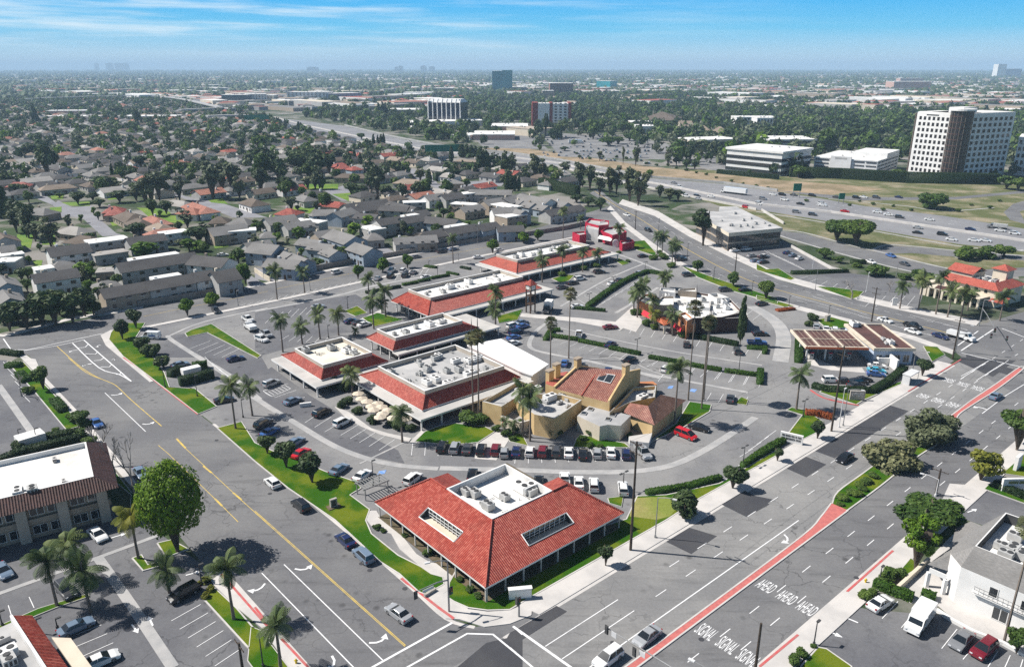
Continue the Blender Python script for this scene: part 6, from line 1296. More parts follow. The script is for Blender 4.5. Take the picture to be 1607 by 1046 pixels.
def carproto(kind):
 o = bpy.data.objects.new('car', None); COL.objects.link(o)
 W_ = 1.84; pr = None
 if kind == 's': L, H, pr, gb, gt, zb = 4.75, 1.42, [(-2.3, .28), (-2.37, .55), (-2.33, .93), (-1.6, 1.02), (0.9, .97), (1.9, .82), (2.3, .66), (2.37, .42), (2.3, .26)], (-1.75, 1.15), (-.95, .25), .97
 elif kind == 'h': L, H, pr, gb, gt, zb = 4.35, 1.5, [(-2.1, .28), (-2.17, .55), (-2.15, .95), (-1.9, 1.02), (0.8, .99), (1.7, .86), (2.1, .68), (2.17, .42), (2.1, .26)], (-2.05, 1.1), (-1.55, .2), .98
 elif kind == 'u': L, H, pr, gb, gt, zb = 4.75, 1.74, [(-2.3, .32), (-2.37, .6), (-2.33, 1.08), (-2.0, 1.12), (0.95, 1.1), (1.9, 1.0), (2.3, .82), (2.37, .45), (2.3, .3)], (-2.28, 1.2), (-2.0, .35), 1.09
 elif kind == 'm': L, H, pr, gb, gt, zb = 5.0, 1.78, [(-2.45, .3), (-2.5, .6), (-2.48, 1.02), (-2.2, 1.08), (1.4, 1.04), (2.1, .88), (2.45, .7), (2.5, .42), (2.4, .28)], (-2.45, 1.75), (-2.25, .65), 1.03; W_ = 1.95
 elif kind == 'v': L, H, pr, gb, gt, zb = 5.6, 2.3, [(-2.75, .35), (-2.8, .7), (-2.78, 1.25), (-2.7, 1.3), (1.6, 1.28), (2.3, 1.1), (2.75, .9), (2.8, .5), (2.7, .3)], (-2.76, 2.0), (-2.7, 1.2), 1.27; W_ = 2.0
 elif kind == 'p': L, H, pr, gb, gt, zb = 5.6, 1.85, [(-2.75, .4), (-2.8, .7), (-2.78, .72), (-2.7, .74), (0.2, .74), (0.3, 1.12), (1.3, 1.1), (2.6, 1.0), (2.8, .6), (2.75, .38)], (-.75, 1.45), (-.6, .7), 1.1; W_ = 1.98
 b = MB(); hw = W_ / 2
 def ring(y, k): return [(x * k, y, .22 + (z - .22) * (k if k < 1 else 1)) for x, z in pr]
 b.loft([ring(-hw, .955), ring(-hw + .14, 1), ring(hw - .14, 1), ring(hw, .955)], 0)
 if kind == 'p':
  for y in (-hw + .06, hw - .06): b.box((-1.75, y, .72), (2.05, .11, .45), 0, 0)
  b.box((-2.72, 0, .72), (.11, W_ - .24, .44), 0, 0); b.box((-.72, 0, .72), (.1, W_ - .24, .5), 0, 0); b.box((-1.72, 0, .73), (1.9, W_ - .25, .03), 0, 1); b.box((.55, 0, .7), (2.5, W_ - .06, .40), 0, 0)
 wb, wt = hw - .07, hw - .27 if kind != 'v' else hw - .16
 roof = [(gt[0] - .04, -wt), (gt[1] + .03, -wt), (gt[1] + .03, wt), (gt[0] - .04, wt)]; rt2 = [(x * .97, y * .85) for x, y in roof]
 b.loft([[(x, y, H - .05) for x, y in roof], [(x, y, H) for x, y in rt2]], 0)
 fr_ = (.045, .045) if kind != 'v' else (.06, .06)
 for sy in (-1, 1):
  for (xb, xt) in ((gb[0] + .06, gt[0] + .05), (gb[1] - .06, gt[1] - .03), ((gb[0] + gb[1]) / 2 - .1, (gt[0] + gt[1]) / 2)): b.tube([(xb, sy * (wb - .005), zb - .03), (xt, sy * (wt - .005), H - .03)], fr_[0], 4, 0)
 if kind == 'v':
  for sy in (-1, 1): b.face([(gb[0] + .05, sy * (wb + .012), zb), (.55, sy * (wb + .012), zb), (.45, sy * (wt + .012), H - .04), (gt[0], sy * (wt + .012), H - .04)][::sy])
  b.face([(gb[0] - .01, -wb, zb), (gt[0] - .05, -wt, H - .04), (gt[0] - .05, wt, H - .04), (gb[0] - .01, wb, zb)])
 b.box((0, 0, .2), (L * .8, W_ - .3, .12), 0, 1); b.build('body', [PAINTS['w'][1], DARKM], o)
 b = MB(); b.loft([[(gb[0], -wb, zb - .02), (gb[1], -wb, zb - .02), (gb[1], wb, zb - .02), (gb[0], wb, zb - .02)], [(gt[0], -wt, H - .04), (gt[1], -wt, H - .04), (gt[1], wt, H - .04), (gt[0], wt, H - .04)]]); b.build('windows', CGL, o)
 wr = .33 if kind in 'sh' else .38; xw = L * .29
 for x in (-xw, xw * 1.03):
  for y in (-1, 1):
   b = MB(); b.tube([(x, y * (hw - .21), wr), (x, y * (hw + .005), wr)], wr, 12, 0); b.tube([(x, y * (hw - .05), wr), (x, y * (hw + .015), wr)], wr * .6, 10, 1); b.build('wheel', [TYRE, RIM], o)
 zf = pr[-3][1] - .06
 for y in (-1, 1):
  b = MB(); b.box((pr[-2][0] - .1, y * (hw - .32), zf - .1), (.22, .36, .15)); b.build('headlight', HEADL, o)
  b = MB(); b.box((pr[1][0] + .08, y * (hw - .2), .75 if kind != 'p' else .8), (.2, .24, .2)); b.build('tail_light', TAILL, o)
 return o
def farproto(kind):
 """small whole car for the freeway and far lots"""
 o = carproto(kind); b = MB()
 mats = [PAINTS['w'][1], CGL, TYRE]
 for ch in o.children:
  mi = {'body': 0, 'windows': 1, 'wheel': 2}.get(ch.name.split('.')[0])
  if mi is None: continue
  k = len(b.v); b.v += [tuple(v.co) for v in ch.data.vertices]
  for p in ch.data.polygons: b.f.append(tuple(k + i for i in p.vertices)); b.m.append(mi)
 for ch in list(o.children): bpy.data.objects.remove(ch)
 bpy.data.objects.remove(o); r = b.build('car', mats); me = r.data; bpy.data.objects.remove(r); return me
TYPES = {'s': ('sedan', 'car', 'parked_car'), 'h': ('hatchback', 'car', 'parked_car'), 'u': ('SUV', 'car', 'parked_car'), 'm': ('minivan', 'van', 'minivan'), 'v': ('cargo van', 'van', 'cargo_van'), 'p': ('pickup truck', 'pickup truck', 'pickup_truck')}
CP_ = {}; FP_ = {}
rgc = random.Random(23)
def putcar(pos, ang, ty, cl, far=False, moving=False):
 if far:
  if ty not in FP_: FP_[ty] = farproto(ty)
  o = bpy.data.objects.new('car', FP_[ty]); COL.objects.link(o); setmat(o, 0, PAINTS[cl][1])
 else:
  if ty not in CP_: CP_[ty] = o = carproto(ty); CP_[ty]['used'] = 0
  else: o = dup(CP_[ty])
  if 'used' in o: del o['used']
  for ch in o.children:
   if ch.name.split('.')[0] == 'body': setmat(ch, 0, PAINTS[cl][1])
 o.name = 'car' if moving and ty in 'shu' else TYPES[ty][2]
 o.location = (pos[0], pos[1], 0.05); o.rotation_euler = (0, 0, ang); return o
def cars(c, d, specs, phrase, group=None, far=False, moving=False):
 its = []
 if d in ('A', '-A', 'B', '-B'): base = {'A': ANG_A, '-A': ANG_A + math.pi, 'B': ANG_B, '-B': ANG_B + math.pi}[d]
 else: a, b = g(c, d); base = math.atan2(b[1] - a[1], b[0] - a[0])
 cats = []
 for s in specs.split():
  v = s.split(','); x, y, tc = v[0], v[1], v[2]; ang = base
  if len(v) > 3: ang += math.radians(float(v[3]))
  p = G(q(c, f'{x},{y}')[0], 0.75); o = putcar(p, ang + rgc.uniform(-.03, .03), tc[0], tc[1], far, moving); its.append((o, f'{PAINTS[tc[1]][0]} {TYPES[tc[0]][0]}')); cats.append((o, TYPES[tc[0]][1]))
 rowlabels(its, phrase, 'car', group or phrase)
 for o, k in cats: o['category'] = k
 return its
cars('D2', '900,700 800,620', '862,665,ss', 'with black sunroof driving away up the left street', moving=True)
cars('D3', '-A'.replace('-A', '-A'), '825,805,ss 590,935,uw', 'waiting in the turn lanes at the front junction', moving=True)
cars('C4', 'A', '1437,230,sl', 'driving beside the narrow red median', moving=True); cars('C4', '-A', '532,600,sk', 'driving beside the olive trees', moving=True)
cars('C2', 'B', '105,748,hw 275,885,uk', 'parked at the kerb of the long lawn'); cars('D2', 'B', '543,228,sn 652,322,ul', 'parked at the kerb near the corner office')
cars('C1', '-B', '580,392,sb', 'at the western kerb near the leafless trees'); cars('C1', '-B', '842,690,sl', 'half hidden behind the huge tree')
cars('D1', '1195,490 1010,590', '1102,548,uk', 'parked at the head of the long lawn'); cars('D1', '340,480 440,580', '393,530,ud', 'under the western feather palms')
cars('D1', '360,790 550,700', '455,748,sl', 'beside the tiled shop corner'); cars('D1', '500,990 710,900', '600,948,sw', 'parked below the tiled shop corner'); cars('D1', '555,165 620,225', '585,195,sw', 'in the shade of the motel'); cars('D1', '-10,370 50,440', '15,412,sl', 'at the left edge before the motel')
cars('D4', '660,650 810,560', '745,605,sw', 'beside the dark hedge by the eastern pavement'); cars('D4', '1280,780 1190,870', '1235,828,sg', 'parked before the tall fan palm'); cars('D4', '1420,830 1310,930', '1368,882,um', 'parked before the tall fan palm')
cars('C2', '345,360 455,310', '100,155,us 225,258,sl 402,330,uk 525,388,uw', 'angle parked along the terrace kerb')
cars('C2', '455,700 550,635', '50,395,ud 88,445,sb 242,505,sl 275,572,sr 505,668,sl 645,705,sw 948,727,uw', 'angle parked along the long lawn')
cars('C3', '610,605 606,525', '-405,535,uk -330,540,us -255,545,sd -170,552,uk -85,552,um 105,562,hs 40,562,sn 122,562,hw 198,562,um 280,562,ud 354,567,sw 440,577,sk 526,572,hs 609,567,sw 700,577,hn'.replace('105,562,hs ', '-40,0,hs ').replace('-40,0,hs ', ''), 'in the row facing the restaurant lawns'); cars('C3', '760,540 820,610', '800,568,ps', 'at the right end of the front row')
cars('C2', '1495,600 1500,530', '1496,568,hs', 'next to the concrete garden path')
cars('C3', '500,800 495,730', '175,742,sk 330,738,pw 415,748,sw 505,762,uw 680,785,uw -225,700,sk', 'in the short row behind the corner office')
cars('C3', '985,435 1125,490', '1058,462,mr', 'beside the clay tiled dining wing'); cars('C3', '1080,405 1200,435', '1138,418,sk', 'beside the bright red minivan'); cars('C3', '1320,285 1330,215', '1325,245,sd', 'at the small grass island'); cars('C3', '330,60 350,20', '330,32,sb 428,48,sk 590,78,sn', 'behind the yellow chimneys')
cars('B3', '560,720 620,715', '590,718,sm', 'driving past the plaza'); cars('B3', '400,790 410,730', '405,762,pw', 'beside the short clipped hedge')
cars('B3', '560,835 620,800', '590,818,sn 705,905,sk 916,962,hw', 'in the palm car park by the hedges'); cars('B3', '1040,850 1035,780', '1036,818,hd 1333,858,ud', 'nosed towards the dark patio hedge'); cars('B3', '1420,755 1520,755', '1470,757,sk', 'beside the slim cypress'); cars('B3', '1400,810 1500,815', '1450,810,pb', 'behind the stub hedge')
cars('B3', '1230,505 1300,500', '1263,500,ud 1380,500,sk', 'on the edge of the curved road'); cars('B3', '1440,590 1515,575', '1478,580,sk', 'turning into the ring drive'); cars('B3', '1010,415 1085,410', '1045,412,ud', 'in the lane left of the curved road'); cars('B3', '975,325 1040,318', '1003,322,pd', 'at the entrance palms'); cars('B3', '750,305 810,298', '780,302,sk', 'by the grass triangle')
cars('B3', '780,140 840,160', '812,152,uk 686,62,sw', 'driving on the far curved road', moving=True)
cars('B3', '730,405 790,395', '760,402,ss', 'at the top of the far hedge'); cars('B3', '570,470 640,450', '600,463,sw 645,443,sd', 'along the far hedge'); cars('B3', '490,400 560,392', '525,396,uk', 'before the farthest shop'); cars('B3', '380,440 440,430', '412,435,uw 370,460,sk 308,485,sd', 'before the long shop front'); cars('B3', '360,600 430,592', '395,597,sw', 'at the plaza hedge')
cars('B3', '0,760 70,740', '18,710,uw 75,712,sb 32,748,un 22,778,sb 70,690,sl 20,812,sw', 'parked beside the white hall')
cars('B3', '1360,265 1420,260', '1385,262,uw 1320,270,sw', 'by the entrance of the low office'); cars('B3', '1410,335 1480,325', '1440,330,sl 1492,302,sw 1490,336,sk 1420,300,ss', 'in the low office car park')
cars('B4', '10,340 90,330', '40,308,sk 35,335,sl', 'in the office lot row nearest the street'); cars('B4', '150,290 220,272', '180,282,sn 212,297,sl 252,316,sw', 'in the office lot row nearest the ramp')
cars('B4', '700,660 800,690', '755,677,sw 918,712,pk 918,742,sw', 'heading to the far junction', moving=True); cars('B4', '1030,755 1140,790', '1080,770,sn', 'waiting beside the utility truck', moving=True)
cars('B4', '352,740 348,700', '352,716,ss 410,728,sw 460,738,uw 512,740,sd 565,742,ss', 'parked behind the petrol canopy'); cars('B4', '540,755 620,758', '580,757,vw', 'behind the petrol canopy'); cars('B4', '630,790 640,760', '635,777,sg 648,822,ss', 'between canopy and maroon shop')
cars('C4', '670,45 780,55', '725,48,sw 722,76,st 720,98,sb', 'nose to tail by the maroon shop'); cars('C4', '400,130 510,130', '452,135,uw 530,138,sd', 'behind the curved dark hedge'); cars('C4', '570,150 690,135', '612,148,uk 642,132,sk 600,165,sd', 'parked against the curved dark hedge')
cars('B4', '830,335 910,360', '870,348,sd 672,336,sw 790,300,sb', 'on the off ramp', moving=True)
cars('B1', '1000,945 1110,920', '1055,937,sl', 'by the dark bushy lawn trees'); cars('B1', '1320,910 1440,885', '1380,902,sn', 'alone in the empty western bays'); cars('C1', '1290,260 1400,240', '1345,252,sk', 'under the driveway palms'); cars('B1', '1240,600 1290,640', '1265,622,uk', 'at the kerb of the back street'); cars('B1', '1420,650 1490,690', '1452,672,pw 1530,785,pw 1560,760,ps', 'in the palm car park row');
cars('B2', '450,400 510,385', '480,397,uw', 'driving along the back street', moving=True); cars('B2', '340,600 410,590', '370,597,ss', 'crossing the palm car park'); cars('B2', '10,780 70,800', '40,790,uw', 'at the left end of the palm car park')
cars('B2', '530,690 600,670', '562,682,sn 607,690,sd 640,702,sw', 'beside the small shop lawn'); cars('B2', '1060,280 1130,268', '1095,276,ud 1165,262,sl 945,306,sg 1395,217,ud 1430,266,sw', 'at the far kerb of the back street')
cars('B2', '780,400 820,370', '800,388,pw 795,420,uk 870,388,uw 880,415,ud 928,397,sg 720,432,ss', 'under the bright trees behind the shops'); cars('B2', '980,428 1030,420', '1005,425,sw', 'by the short row of hedges'); cars('B2', '1285,312 1340,308', '1310,310,sw', 'at the far covered walkway')
cars('B1', '1280,297 1330,293', '1305,295,sw', 'on the townhouse drive'); cars('A1', '270,840 300,835', '275,840,uw 295,860,sd 255,845,sd', 'in the cul-de-sac', far=True); cars('B2', '0,100 40,95', '500,335,sd', 'beside the grey townhouses', far=True)
# freeway traffic
fa = '0,20 1569,185'
cars('B4', fa, '235,45,ug 330,60,ud 520,40,sr 710,45,sw 775,60,sw 840,75,ud 1015,88,sw 945,135,ss 945,165,sk 1090,175,uk 1145,205,sw 1255,145,sn 1430,152,sw 1515,170,uw 1275,210,sw 1345,212,sw 390,5,sw', 'on the freeway beyond the ramp trees', 'freeway traffic', True, True)
cars('A4', '0,850 640,940', '40,885,sw 155,860,uk 170,890,uw 225,862,sd 265,915,sk 335,865,uk 395,915,uw 480,875,sd 600,878,uk 645,875,sw 720,877,ud 855,875,sn 20,910,uw 100,858,sw', 'on the freeway below the parking garage', 'freeway traffic below the garage', True, True)
cars('A3', '900,770 1607,870', '1020,815,uw 1520,885,ug 1495,915,uw 1420,935,ur 1210,870,sw 1130,885,ss 1125,870,uk 1060,870,uw 985,790,sg', 'on the freeway behind the white semi trailer', 'freeway traffic behind the semi trailer', True, True)
cars('A2', '600,570 1200,690', '640,560,sw 700,575,sd 760,590,sw 850,610,sk 935,580,sd 970,577,sw 1000,600,ss 1050,610,sw', 'on the freeway beside the cypress trees', 'freeway traffic by the cypress trees', True, True)
# packed lot beyond the freeway
for k in range(150):
 u, v = rgc.random(), rgc.random(); x, y = 850 + 200 * u, 212 + 34 * v
 if rgc.random() < .15: x, y = 900 + 190 * u, 240 + 12 * u + 10 * v
 p = G((x, y)); p = (round(p[0] / 3.2) * 3.2, round(p[1] / 6.5) * 6.5); o = putcar(p, math.pi / 2, rgc.choice('ssuuh'), rgc.choice('wwwskdgl'), True); tag(o, 'tiny car among the packed dealership rows beyond the freeway', 'car', 'cars packed in the lot beyond the freeway'); o.name = 'parked_car'
# trucks
def truck(name, label, pos, ang, cab, boxL, boxH, boxm, cabm, boxz=1.0, W_=2.4, nose=1.2, box=True):
 o = thing(name, label, 'truck' if 'van' not in name else 'van', (0, 0, 0)); b = MB(); x0 = boxL / 2
 prof = [(x0 + .05, .5), (x0 + .05, 2.3), (x0 + .9, 2.35), (x0 + 1.35, 1.45), (x0 + 1.4 + nose, 1.25), (x0 + 1.5 + nose, .5)]
 b.loft([[(x, -W_ * .46, z) for x, z in prof], [(x, W_ * .46, z) for x, z in prof]]); b.box((0, 0, .45), (boxL, W_ * .6, .3), 0, 1); b.build('cab', [cabm, DARKM], o)
 b = MB(); ws = [(x0 + .93, 2.27), (x0 + 1.37, 1.5)]
 b.face([(ws[1][0], -W_ * .4, ws[1][1]), (ws[1][0], W_ * .4, ws[1][1]), (ws[0][0], W_ * .38, ws[0][1]), (ws[0][0], -W_ * .38, ws[0][1])])
 for s in (-1, 1): b.face([(x0 + .2, s * (W_ * .465), 1.5), (x0 + 1.2, s * (W_ * .465), 1.5), (x0 + .9, s * (W_ * .465), 2.2), (x0 + .2, s * (W_ * .465), 2.2)])
 b.build('windows', CGL, o)
 if box: b = MB(); b.box((0, 0, boxz), (boxL, W_, boxH)); b.build('cargo_box', boxm, o)
 for x in (-boxL * .3, x0 + .9 + nose * .4):
  for y in (-1, 1): b = MB(); b.tube([(x, y * (W_ * .36), .45), (x, y * (W_ * .48), .45)], .45, 12); b.build('wheel', TYRE, o)
 for y in (-1, 1): b = MB(); b.box((x0 + 1.5 + nose, y * W_ * .35, .8), (.08, .3, .2)); b.build('headlight', HEADL, o)
 o.location = (pos[0], pos[1], .05); o.rotation_euler = (0, 0, ang); return o
def dirang(c, s): a, b = g(c, s); return math.atan2(b[1] - a[1], b[0] - a[0])
Wp = PAINTS['w'][1]
truck('shuttle_van', 'boxy white shuttle van parked before the white two storey building', G(q('D4', '1000,680')[0], 1.2), dirang('D4', '1040,640 950,760'), 0, 3.9, 2.0, Wp, Wp, .75, 2.25, .9)
truck('box_truck', 'small box truck with dark cab beside the clock tower', G(q('B3', '228,598')[0], 1.5), dirang('B3', '250,570 205,630'), 0, 4.2, 2.3, WHITE, PAINTS['d'][1])
truck('semi_truck', 'white semi trailer truck on the far freeway lanes', G(q('A3', '1355,840')[0], 2), dirang('A3', '1420,850 1290,835'), 0, 15, 2.8, Wp, Wp, 1.2, 2.6, .6)
truck('utility_truck', 'white utility truck with long boom body at the far junction', G(q('B4', '1175,762')[0], 1.2), dirang('B4', '1080,740 1250,785'), 0, 5.0, 1.1, Wp, Wp, .9, 2.3, 1.0)
truck('flatbed_truck', 'grey truck among the freeway traffic at the right edge', G(q('B4', '1430,132')[0], 1.2), dirang('B4', '1500,140 1380,128'), 0, 6, 1.5, METAL, PAINTS['g'][1], 1.0)
truck('work_truck', 'white work truck with equipment body in the palm car park row', G(q('B1', '1475,725')[0], 1.0), dirang('B1', '1500,750 1440,705'), 0, 3.6, 1.0, Wp, Wp, .8, 2.2, 1.0)
o = putcar(G(q('B1', '885,770')[0], 1.0), dirang('B1', '945,770 830,765'), 'v', 'w'); tag(o, 'white delivery van with dark blue markings on the upper lawn drive', 'van')
b = MB()
for y in (-1, 1): b.box((-.9, y * 1.0, 1.0), (2.2, .03, .45))
d_ = b.build('side_marking', PAINTS['b'][1]); d_.parent = o
o = truck('moving_truck', 'white box trailer among cars in the packed lot beyond the freeway', G(q('A3', '392,545')[0], 2), 0.1, 0, 14, 3.2, Wp, Wp, 1.0, 2.8, .6)
# ------------------------------------------------------------------ street furniture
STEEL = mat('galvanised_steel', (0.33, 0.33, 0.33), (0.26, 0.26, 0.26), vs=1, rough=.5, metal=.3); POLEW = mat('utility_pole_wood', (0.085, 0.065, 0.05), (0.05, 0.04, 0.032), vs=1.2, fine=.2, rough=.95); LAMPW = mat('lamp_white', (0.7, 0.7, 0.7), rough=.5)
def lamp(c, foot, top, kind, label, pm=None, ang=None, c2=None):
 B = G(q(c, foot)[0], .1); h = tall(B, q(c2 or c, top)[0]); pm = pm or DARKM; ang = ANG_A if ang is None else ang
 o = thing('lamp_post', label, 'lamp post', B); ca, sa = math.cos(ang), math.sin(ang); x, y = B[:2]
 b = MB(); b.tube([(x, y, 0), (x, y, h)], [.11, .07], 8); b.tube([(x, y, 0), (x, y, .5)], .2, 8); b.build('pole', pm, o)
 if kind == 's': hs_ = [(x + ca * .35, y + sa * .35)]
 elif kind == 'd': hs_ = [(x + ca * .8, y + sa * .8), (x - ca * .8, y - sa * .8)]
 else:
  n = 6; b = MB(); L = 2.6; b.tube([(x + ca * L * i / n, y + sa * L * i / n, h + .5 * math.sin(math.pi * .5 * i / n)) for i in range(n + 1)], [.07] * n + [.05], 6); b.build('arm', pm, o); hs_ = [(x + ca * (L + .2), y + sa * (L + .2))]; h += .45
 if kind == 'd': b = MB(); b.tube([(x - ca * .8, y - sa * .8, h - .05), (x + ca * .8, y + sa * .8, h - .05)], .04, 5); b.build('arm', pm, o)
 for hx, hy in hs_: b = MB(); b.box((hx, hy, h - .08), (.7, .34, .16), ang); b.build('lamp_head', pm if kind != 'a' else LAMPW, o)
 return o
for a in (('C2', '712,770', '705,622', 's', 'dark lamp post beside the white sedan by the long lawn'), ('C3', '680,800', '680,692', 'd', 'double headed lamp post beside the lone white SUV behind the office'), ('C3', '1400,650', '1402,535', 'd', 'double headed lamp post by the sloping hedge'),
   ('B3', '745,868', '750,790', 'd', 'double headed lamp post in the hedge of the palm car park'), ('B3', '465,580', '465,525', 'd', 'lamp post left of the long L-shaped hedge'), ('B3', '608,458', '605,425', 'd', 'lamp post among cars at the far hedge'), ('B3', '793,388', '795,340', 'd', 'lamp post at the tip of the far hedge'), ('B3', '1343,978', '1350,882', 'd', 'lamp post right of the tall fan palms'),
   ('B3', '1195,445', '1197,372', 's', 'lamp post on the grass strip beside the curved road'), ('B3', '1418,530', '1420,452', 's', 'lamp post between the last two curved road trees'), ('B3', '1040,318', '1040,232', 's', 'thin lamp post by the entrance of the curved road'), ('B2', '545,612', '540,545', 's', 'lamp post left of the small shop lawn'), ('B2', '432,782', '420,712', 's', 'lamp post between the car park palms'), ('B2', '1072,425', '1070,362', 's', 'lamp post above the short row of hedges'), ('B2', '1020,362', '1020,335', 's', 'bare post in the round low hedge'),
   ('C1', '992,180', '970,15', 's', 'lamp post at the hedged rubbish enclosure'), ('C1', '1185,235', '1172,112', 's', 'lamp post right of the rubbish enclosure'), ('C1', '120,500', '105,435', 's', 'lamp post at the round clipped shrub'), ('C1', '225,520', '205,430', 's', 'lamp post at the white wall of the western lot'), ('C1', '1460,360', '1455,255', 's', 'lamp post between the driveway palms'),
   ('B4', '423,655', '422,595', 's', 'lamp post above the petrol station lawn'), ('B4', '190,600', '188,540', 's', 'lamp post by the reddish planting bed'), ('B4', '345,502', '352,372', 's', 'pale lamp post on the far pavement of the curved road', STEEL), ('B4', '643,515', '657,402', 's', 'white lamp post in the empty office lot', LAMPW), ('B4', '325,402', '330,312', 's', 'white lamp post before the low office lot', LAMPW), ('B4', '818,432', '825,352', 's', 'thin pole at the ramp bushes', STEEL),
   ('D4', '345,860', '368,725', 's', 'lamp post at the eastern car park entrance'), ('D4', '738,482', '757,395', 's', 'short lamp post behind the round shrubs'), ('C4', '280,360', '292,258', 'd', 'short lamp post beside the orange hedge'), ('D1', '235,790', '220,705', 's', 'post beside the tiled shop corner'), ('D1', '345,760', '333,705', 's', 'shorter post beside the silver-blue sedan'), ('D1', '15,745', '0,660', 's', 'lamp post at the left frame edge'), ('D1', '1210,490', '1200,380', 's', 'lamp post above the yellow-green shrubs'), ('D1', '1580,990', '1562,812', 's', 'lamp post on the long lawn bottom')):
 lamp(*a)
lamp('D3', '873,218', '880,-22', 'a', 'street light with curved arm on the boulevard pavement', STEEL, ANG_A - 1.2)
lamp('C4', '495,422', '518,188', 's', 'pale pole beside the street light near the bus stop', LAMPW); lamp('C4', '520,412', '545,195', 'a', 'street light with curved arm near the bus stop', STEEL, ANG_A - 1.2)
lamp('C4', '938,75', '960,-30', 'a', 'street light behind the bus shelter', STEEL, ANG_A - 1.2); lamp('C4', '1075,832', '1092,735', 'a', 'street light on a dark pole by the boulevard median', LAMPW, ANG_A + 1.9)
lamp('B1', '1397,595', '1388,508', 's', 'lamp post beside the back street near the jeep', STEEL); lamp('B2', '325,505', '318,440', 's', 'lamp post between the back street palms', STEEL); lamp('B2', '1193,330', '1193,255', 's', 'lamp post near the parked silver car on the back street', STEEL); lamp('B2', '1305,230', '1305,115', 'a', 'street light in front of the townhouse gable row', STEEL, ANG_A)
lamp('A3', '660,905', '660,790', 's', 'pale pole at the corner of the crimson restaurant', STEEL); lamp('B3', '870,190', '875,85', 's', 'post on the far side of the crimson restaurant lawn')
def upole(c, foot, c2, top, label, arms=2):
 B = G(q(c, foot)[0], .1); h = tall(B, q(c2, top)[0]); o = thing('utility_pole', label, 'utility pole', B); x, y = B[:2]
 b = MB(); b.tube([(x, y, 0), (x, y, h)], [.24, .15], 8); b.build('pole', POLEW, o)
 for k in range(arms):
  z = h - .5 - k * 1.6; b = MB(); L = 1.4 - .2 * k
  b.tube([(x + BX.x * L, y + BX.y * L, z), (x - BX.x * L, y - BX.y * L, z)], .075, 5)
  for s in (-1, -.5, .5, 1): b.tube([(x + BX.x * L * s, y + BX.y * L * s, z), (x + BX.x * L * s, y + BX.y * L * s, z + .22)], .05, 5)
  b.build('crossarm', POLEW, o)
 return (x, y, h)
tops = [upole('D3', '725,293', 'C3', '752,505', 'tall dark utility pole on the pavement by the corner office'), upole('C4', '450,445', 'B4', '500,830', 'utility pole with pale foot near the bus stop'), upole('B4', '1150,905', 'B4', '1192,640', 'thick black utility pole at the far junction')]
upole('B4', '675,688', 'B4', '700,487', 'dark utility pole behind the maroon shop roof'); upole('B3', '1313,475', 'B3', '1322,282', 'dark utility pole on the curved road grass strip'); upole('B3', '735,150', 'B3', '735,40', 'thin utility pole at the crimson restaurant', 1); upole('C4', '1076,825', 'C4', '1098,668', 'dark utility pole on the boulevard median', 1)
t1 = upole('D1', '1470,1100', 'D1', '1440,848', 'dark utility pole at the lower edge by the long lawn', 1); t2 = upole('D3', '1450,1190', 'D3', '1470,722', 'black pole rising from the lower edge beside the lane lettering', 0)
def wire(a, b, label, off=0.0, sag=.8):
 m = MB(); A_, B_ = Vector(a), Vector(b); o = Vector((BX.x * off, BX.y * off, -.3)); m.tube([A_.lerp(B_, i / 10) + o - Vector((0, 0, sag * 4 * (i / 10) * (1 - i / 10))) for i in range(11)], .02, 4); tag(m.build('power_line', DARKM), label, 'power line', 'power lines along the boulevard')
for k, off in enumerate((-1.1, 1.1)):
 sd = 'street side' if off < 0 else 'shop side'
 wire(tops[0], tops[1], f'power line on the {sd} between office corner pole and bus stop pole', off); wire(tops[1], tops[2], f'power line on the {sd} between bus stop pole and far junction pole', off)
def signalhead(root, p, ang, name='signal_head'):
 b = MB(); b.box((p[0], p[1], p[2] - 1.0), (.42, .3, 1.15), ang, 0); b.box((p[0], p[1], p[2] - 1.1), (.62, .04, 1.35), ang, 0)
 o = b.build(name, DARKM, root)
 for k, (nm, c) in enumerate((('red_lens', (.35, .02, .02)), ('amber_lens', (.35, .18, .02)), ('green_lens', (.02, .22, .12)))):
  b = MB(); n = Vector((math.sin(ang), -math.cos(ang), 0)); cc = Vector(p) + Vector((0, 0, -.05 - .36 * k)) + n * .16; b.tube([cc, cc + n * .03], .13, 8); b.build(nm, mat(nm, c), o)
def signal(label, foot, h, arms, heads, lampd=None, hs=6.0):
 x, y = foot[:2]; o = thing('traffic_signal', label, 'traffic signal', (x, y, .1)); b = MB(); b.tube([(x, y, 0), (x, y, h)], [.16, .1], 8); b.build('pole', STEEL, o)
 for e in arms: b = MB(); b.tube([(x, y, hs - .4), ((x * 2 + e[0]) / 3, (y * 2 + e[1]) / 3, hs), (e[0], e[1], hs + .1)], [.12, .1, .06], 8); b.build('mast_arm', STEEL, o)
 for p, a in heads: signalhead(o, p, a)
 if lampd: b = MB(); L = 2.6; b.tube([(x, y, h), (x + lampd[0] * L * .5, y + lampd[1] * L * .5, h + .35), (x + lampd[0] * L, y + lampd[1] * L, h + .4)], [.08, .07, .05], 6); b.build('lamp_arm', STEEL, o); b = MB(); b.box((x + lampd[0] * (L + .3), y + lampd[1] * (L + .3), h + .32), (.8, .35, .16), math.atan2(lampd[1], lampd[0])); b.build('lamp_head', LAMPW, o)
 return o
f = G(q('D2', '1166,665')[0]); e = G(q('D2', '965,548')[0], 6.0)
o = signal('traffic signal with mast arm on the corner by the front office', f, tall(f, q('D2', '1155,358')[0]), [e], [((e[0], e[1], 6.0), ANG_B + math.pi / 2), ((f[0] + .4, f[1], 4.2), ANG_A)], ((Vector(G(q('D2', '1040,375')[0], 9)[:2]) - Vector(f[:2])).normalized()))
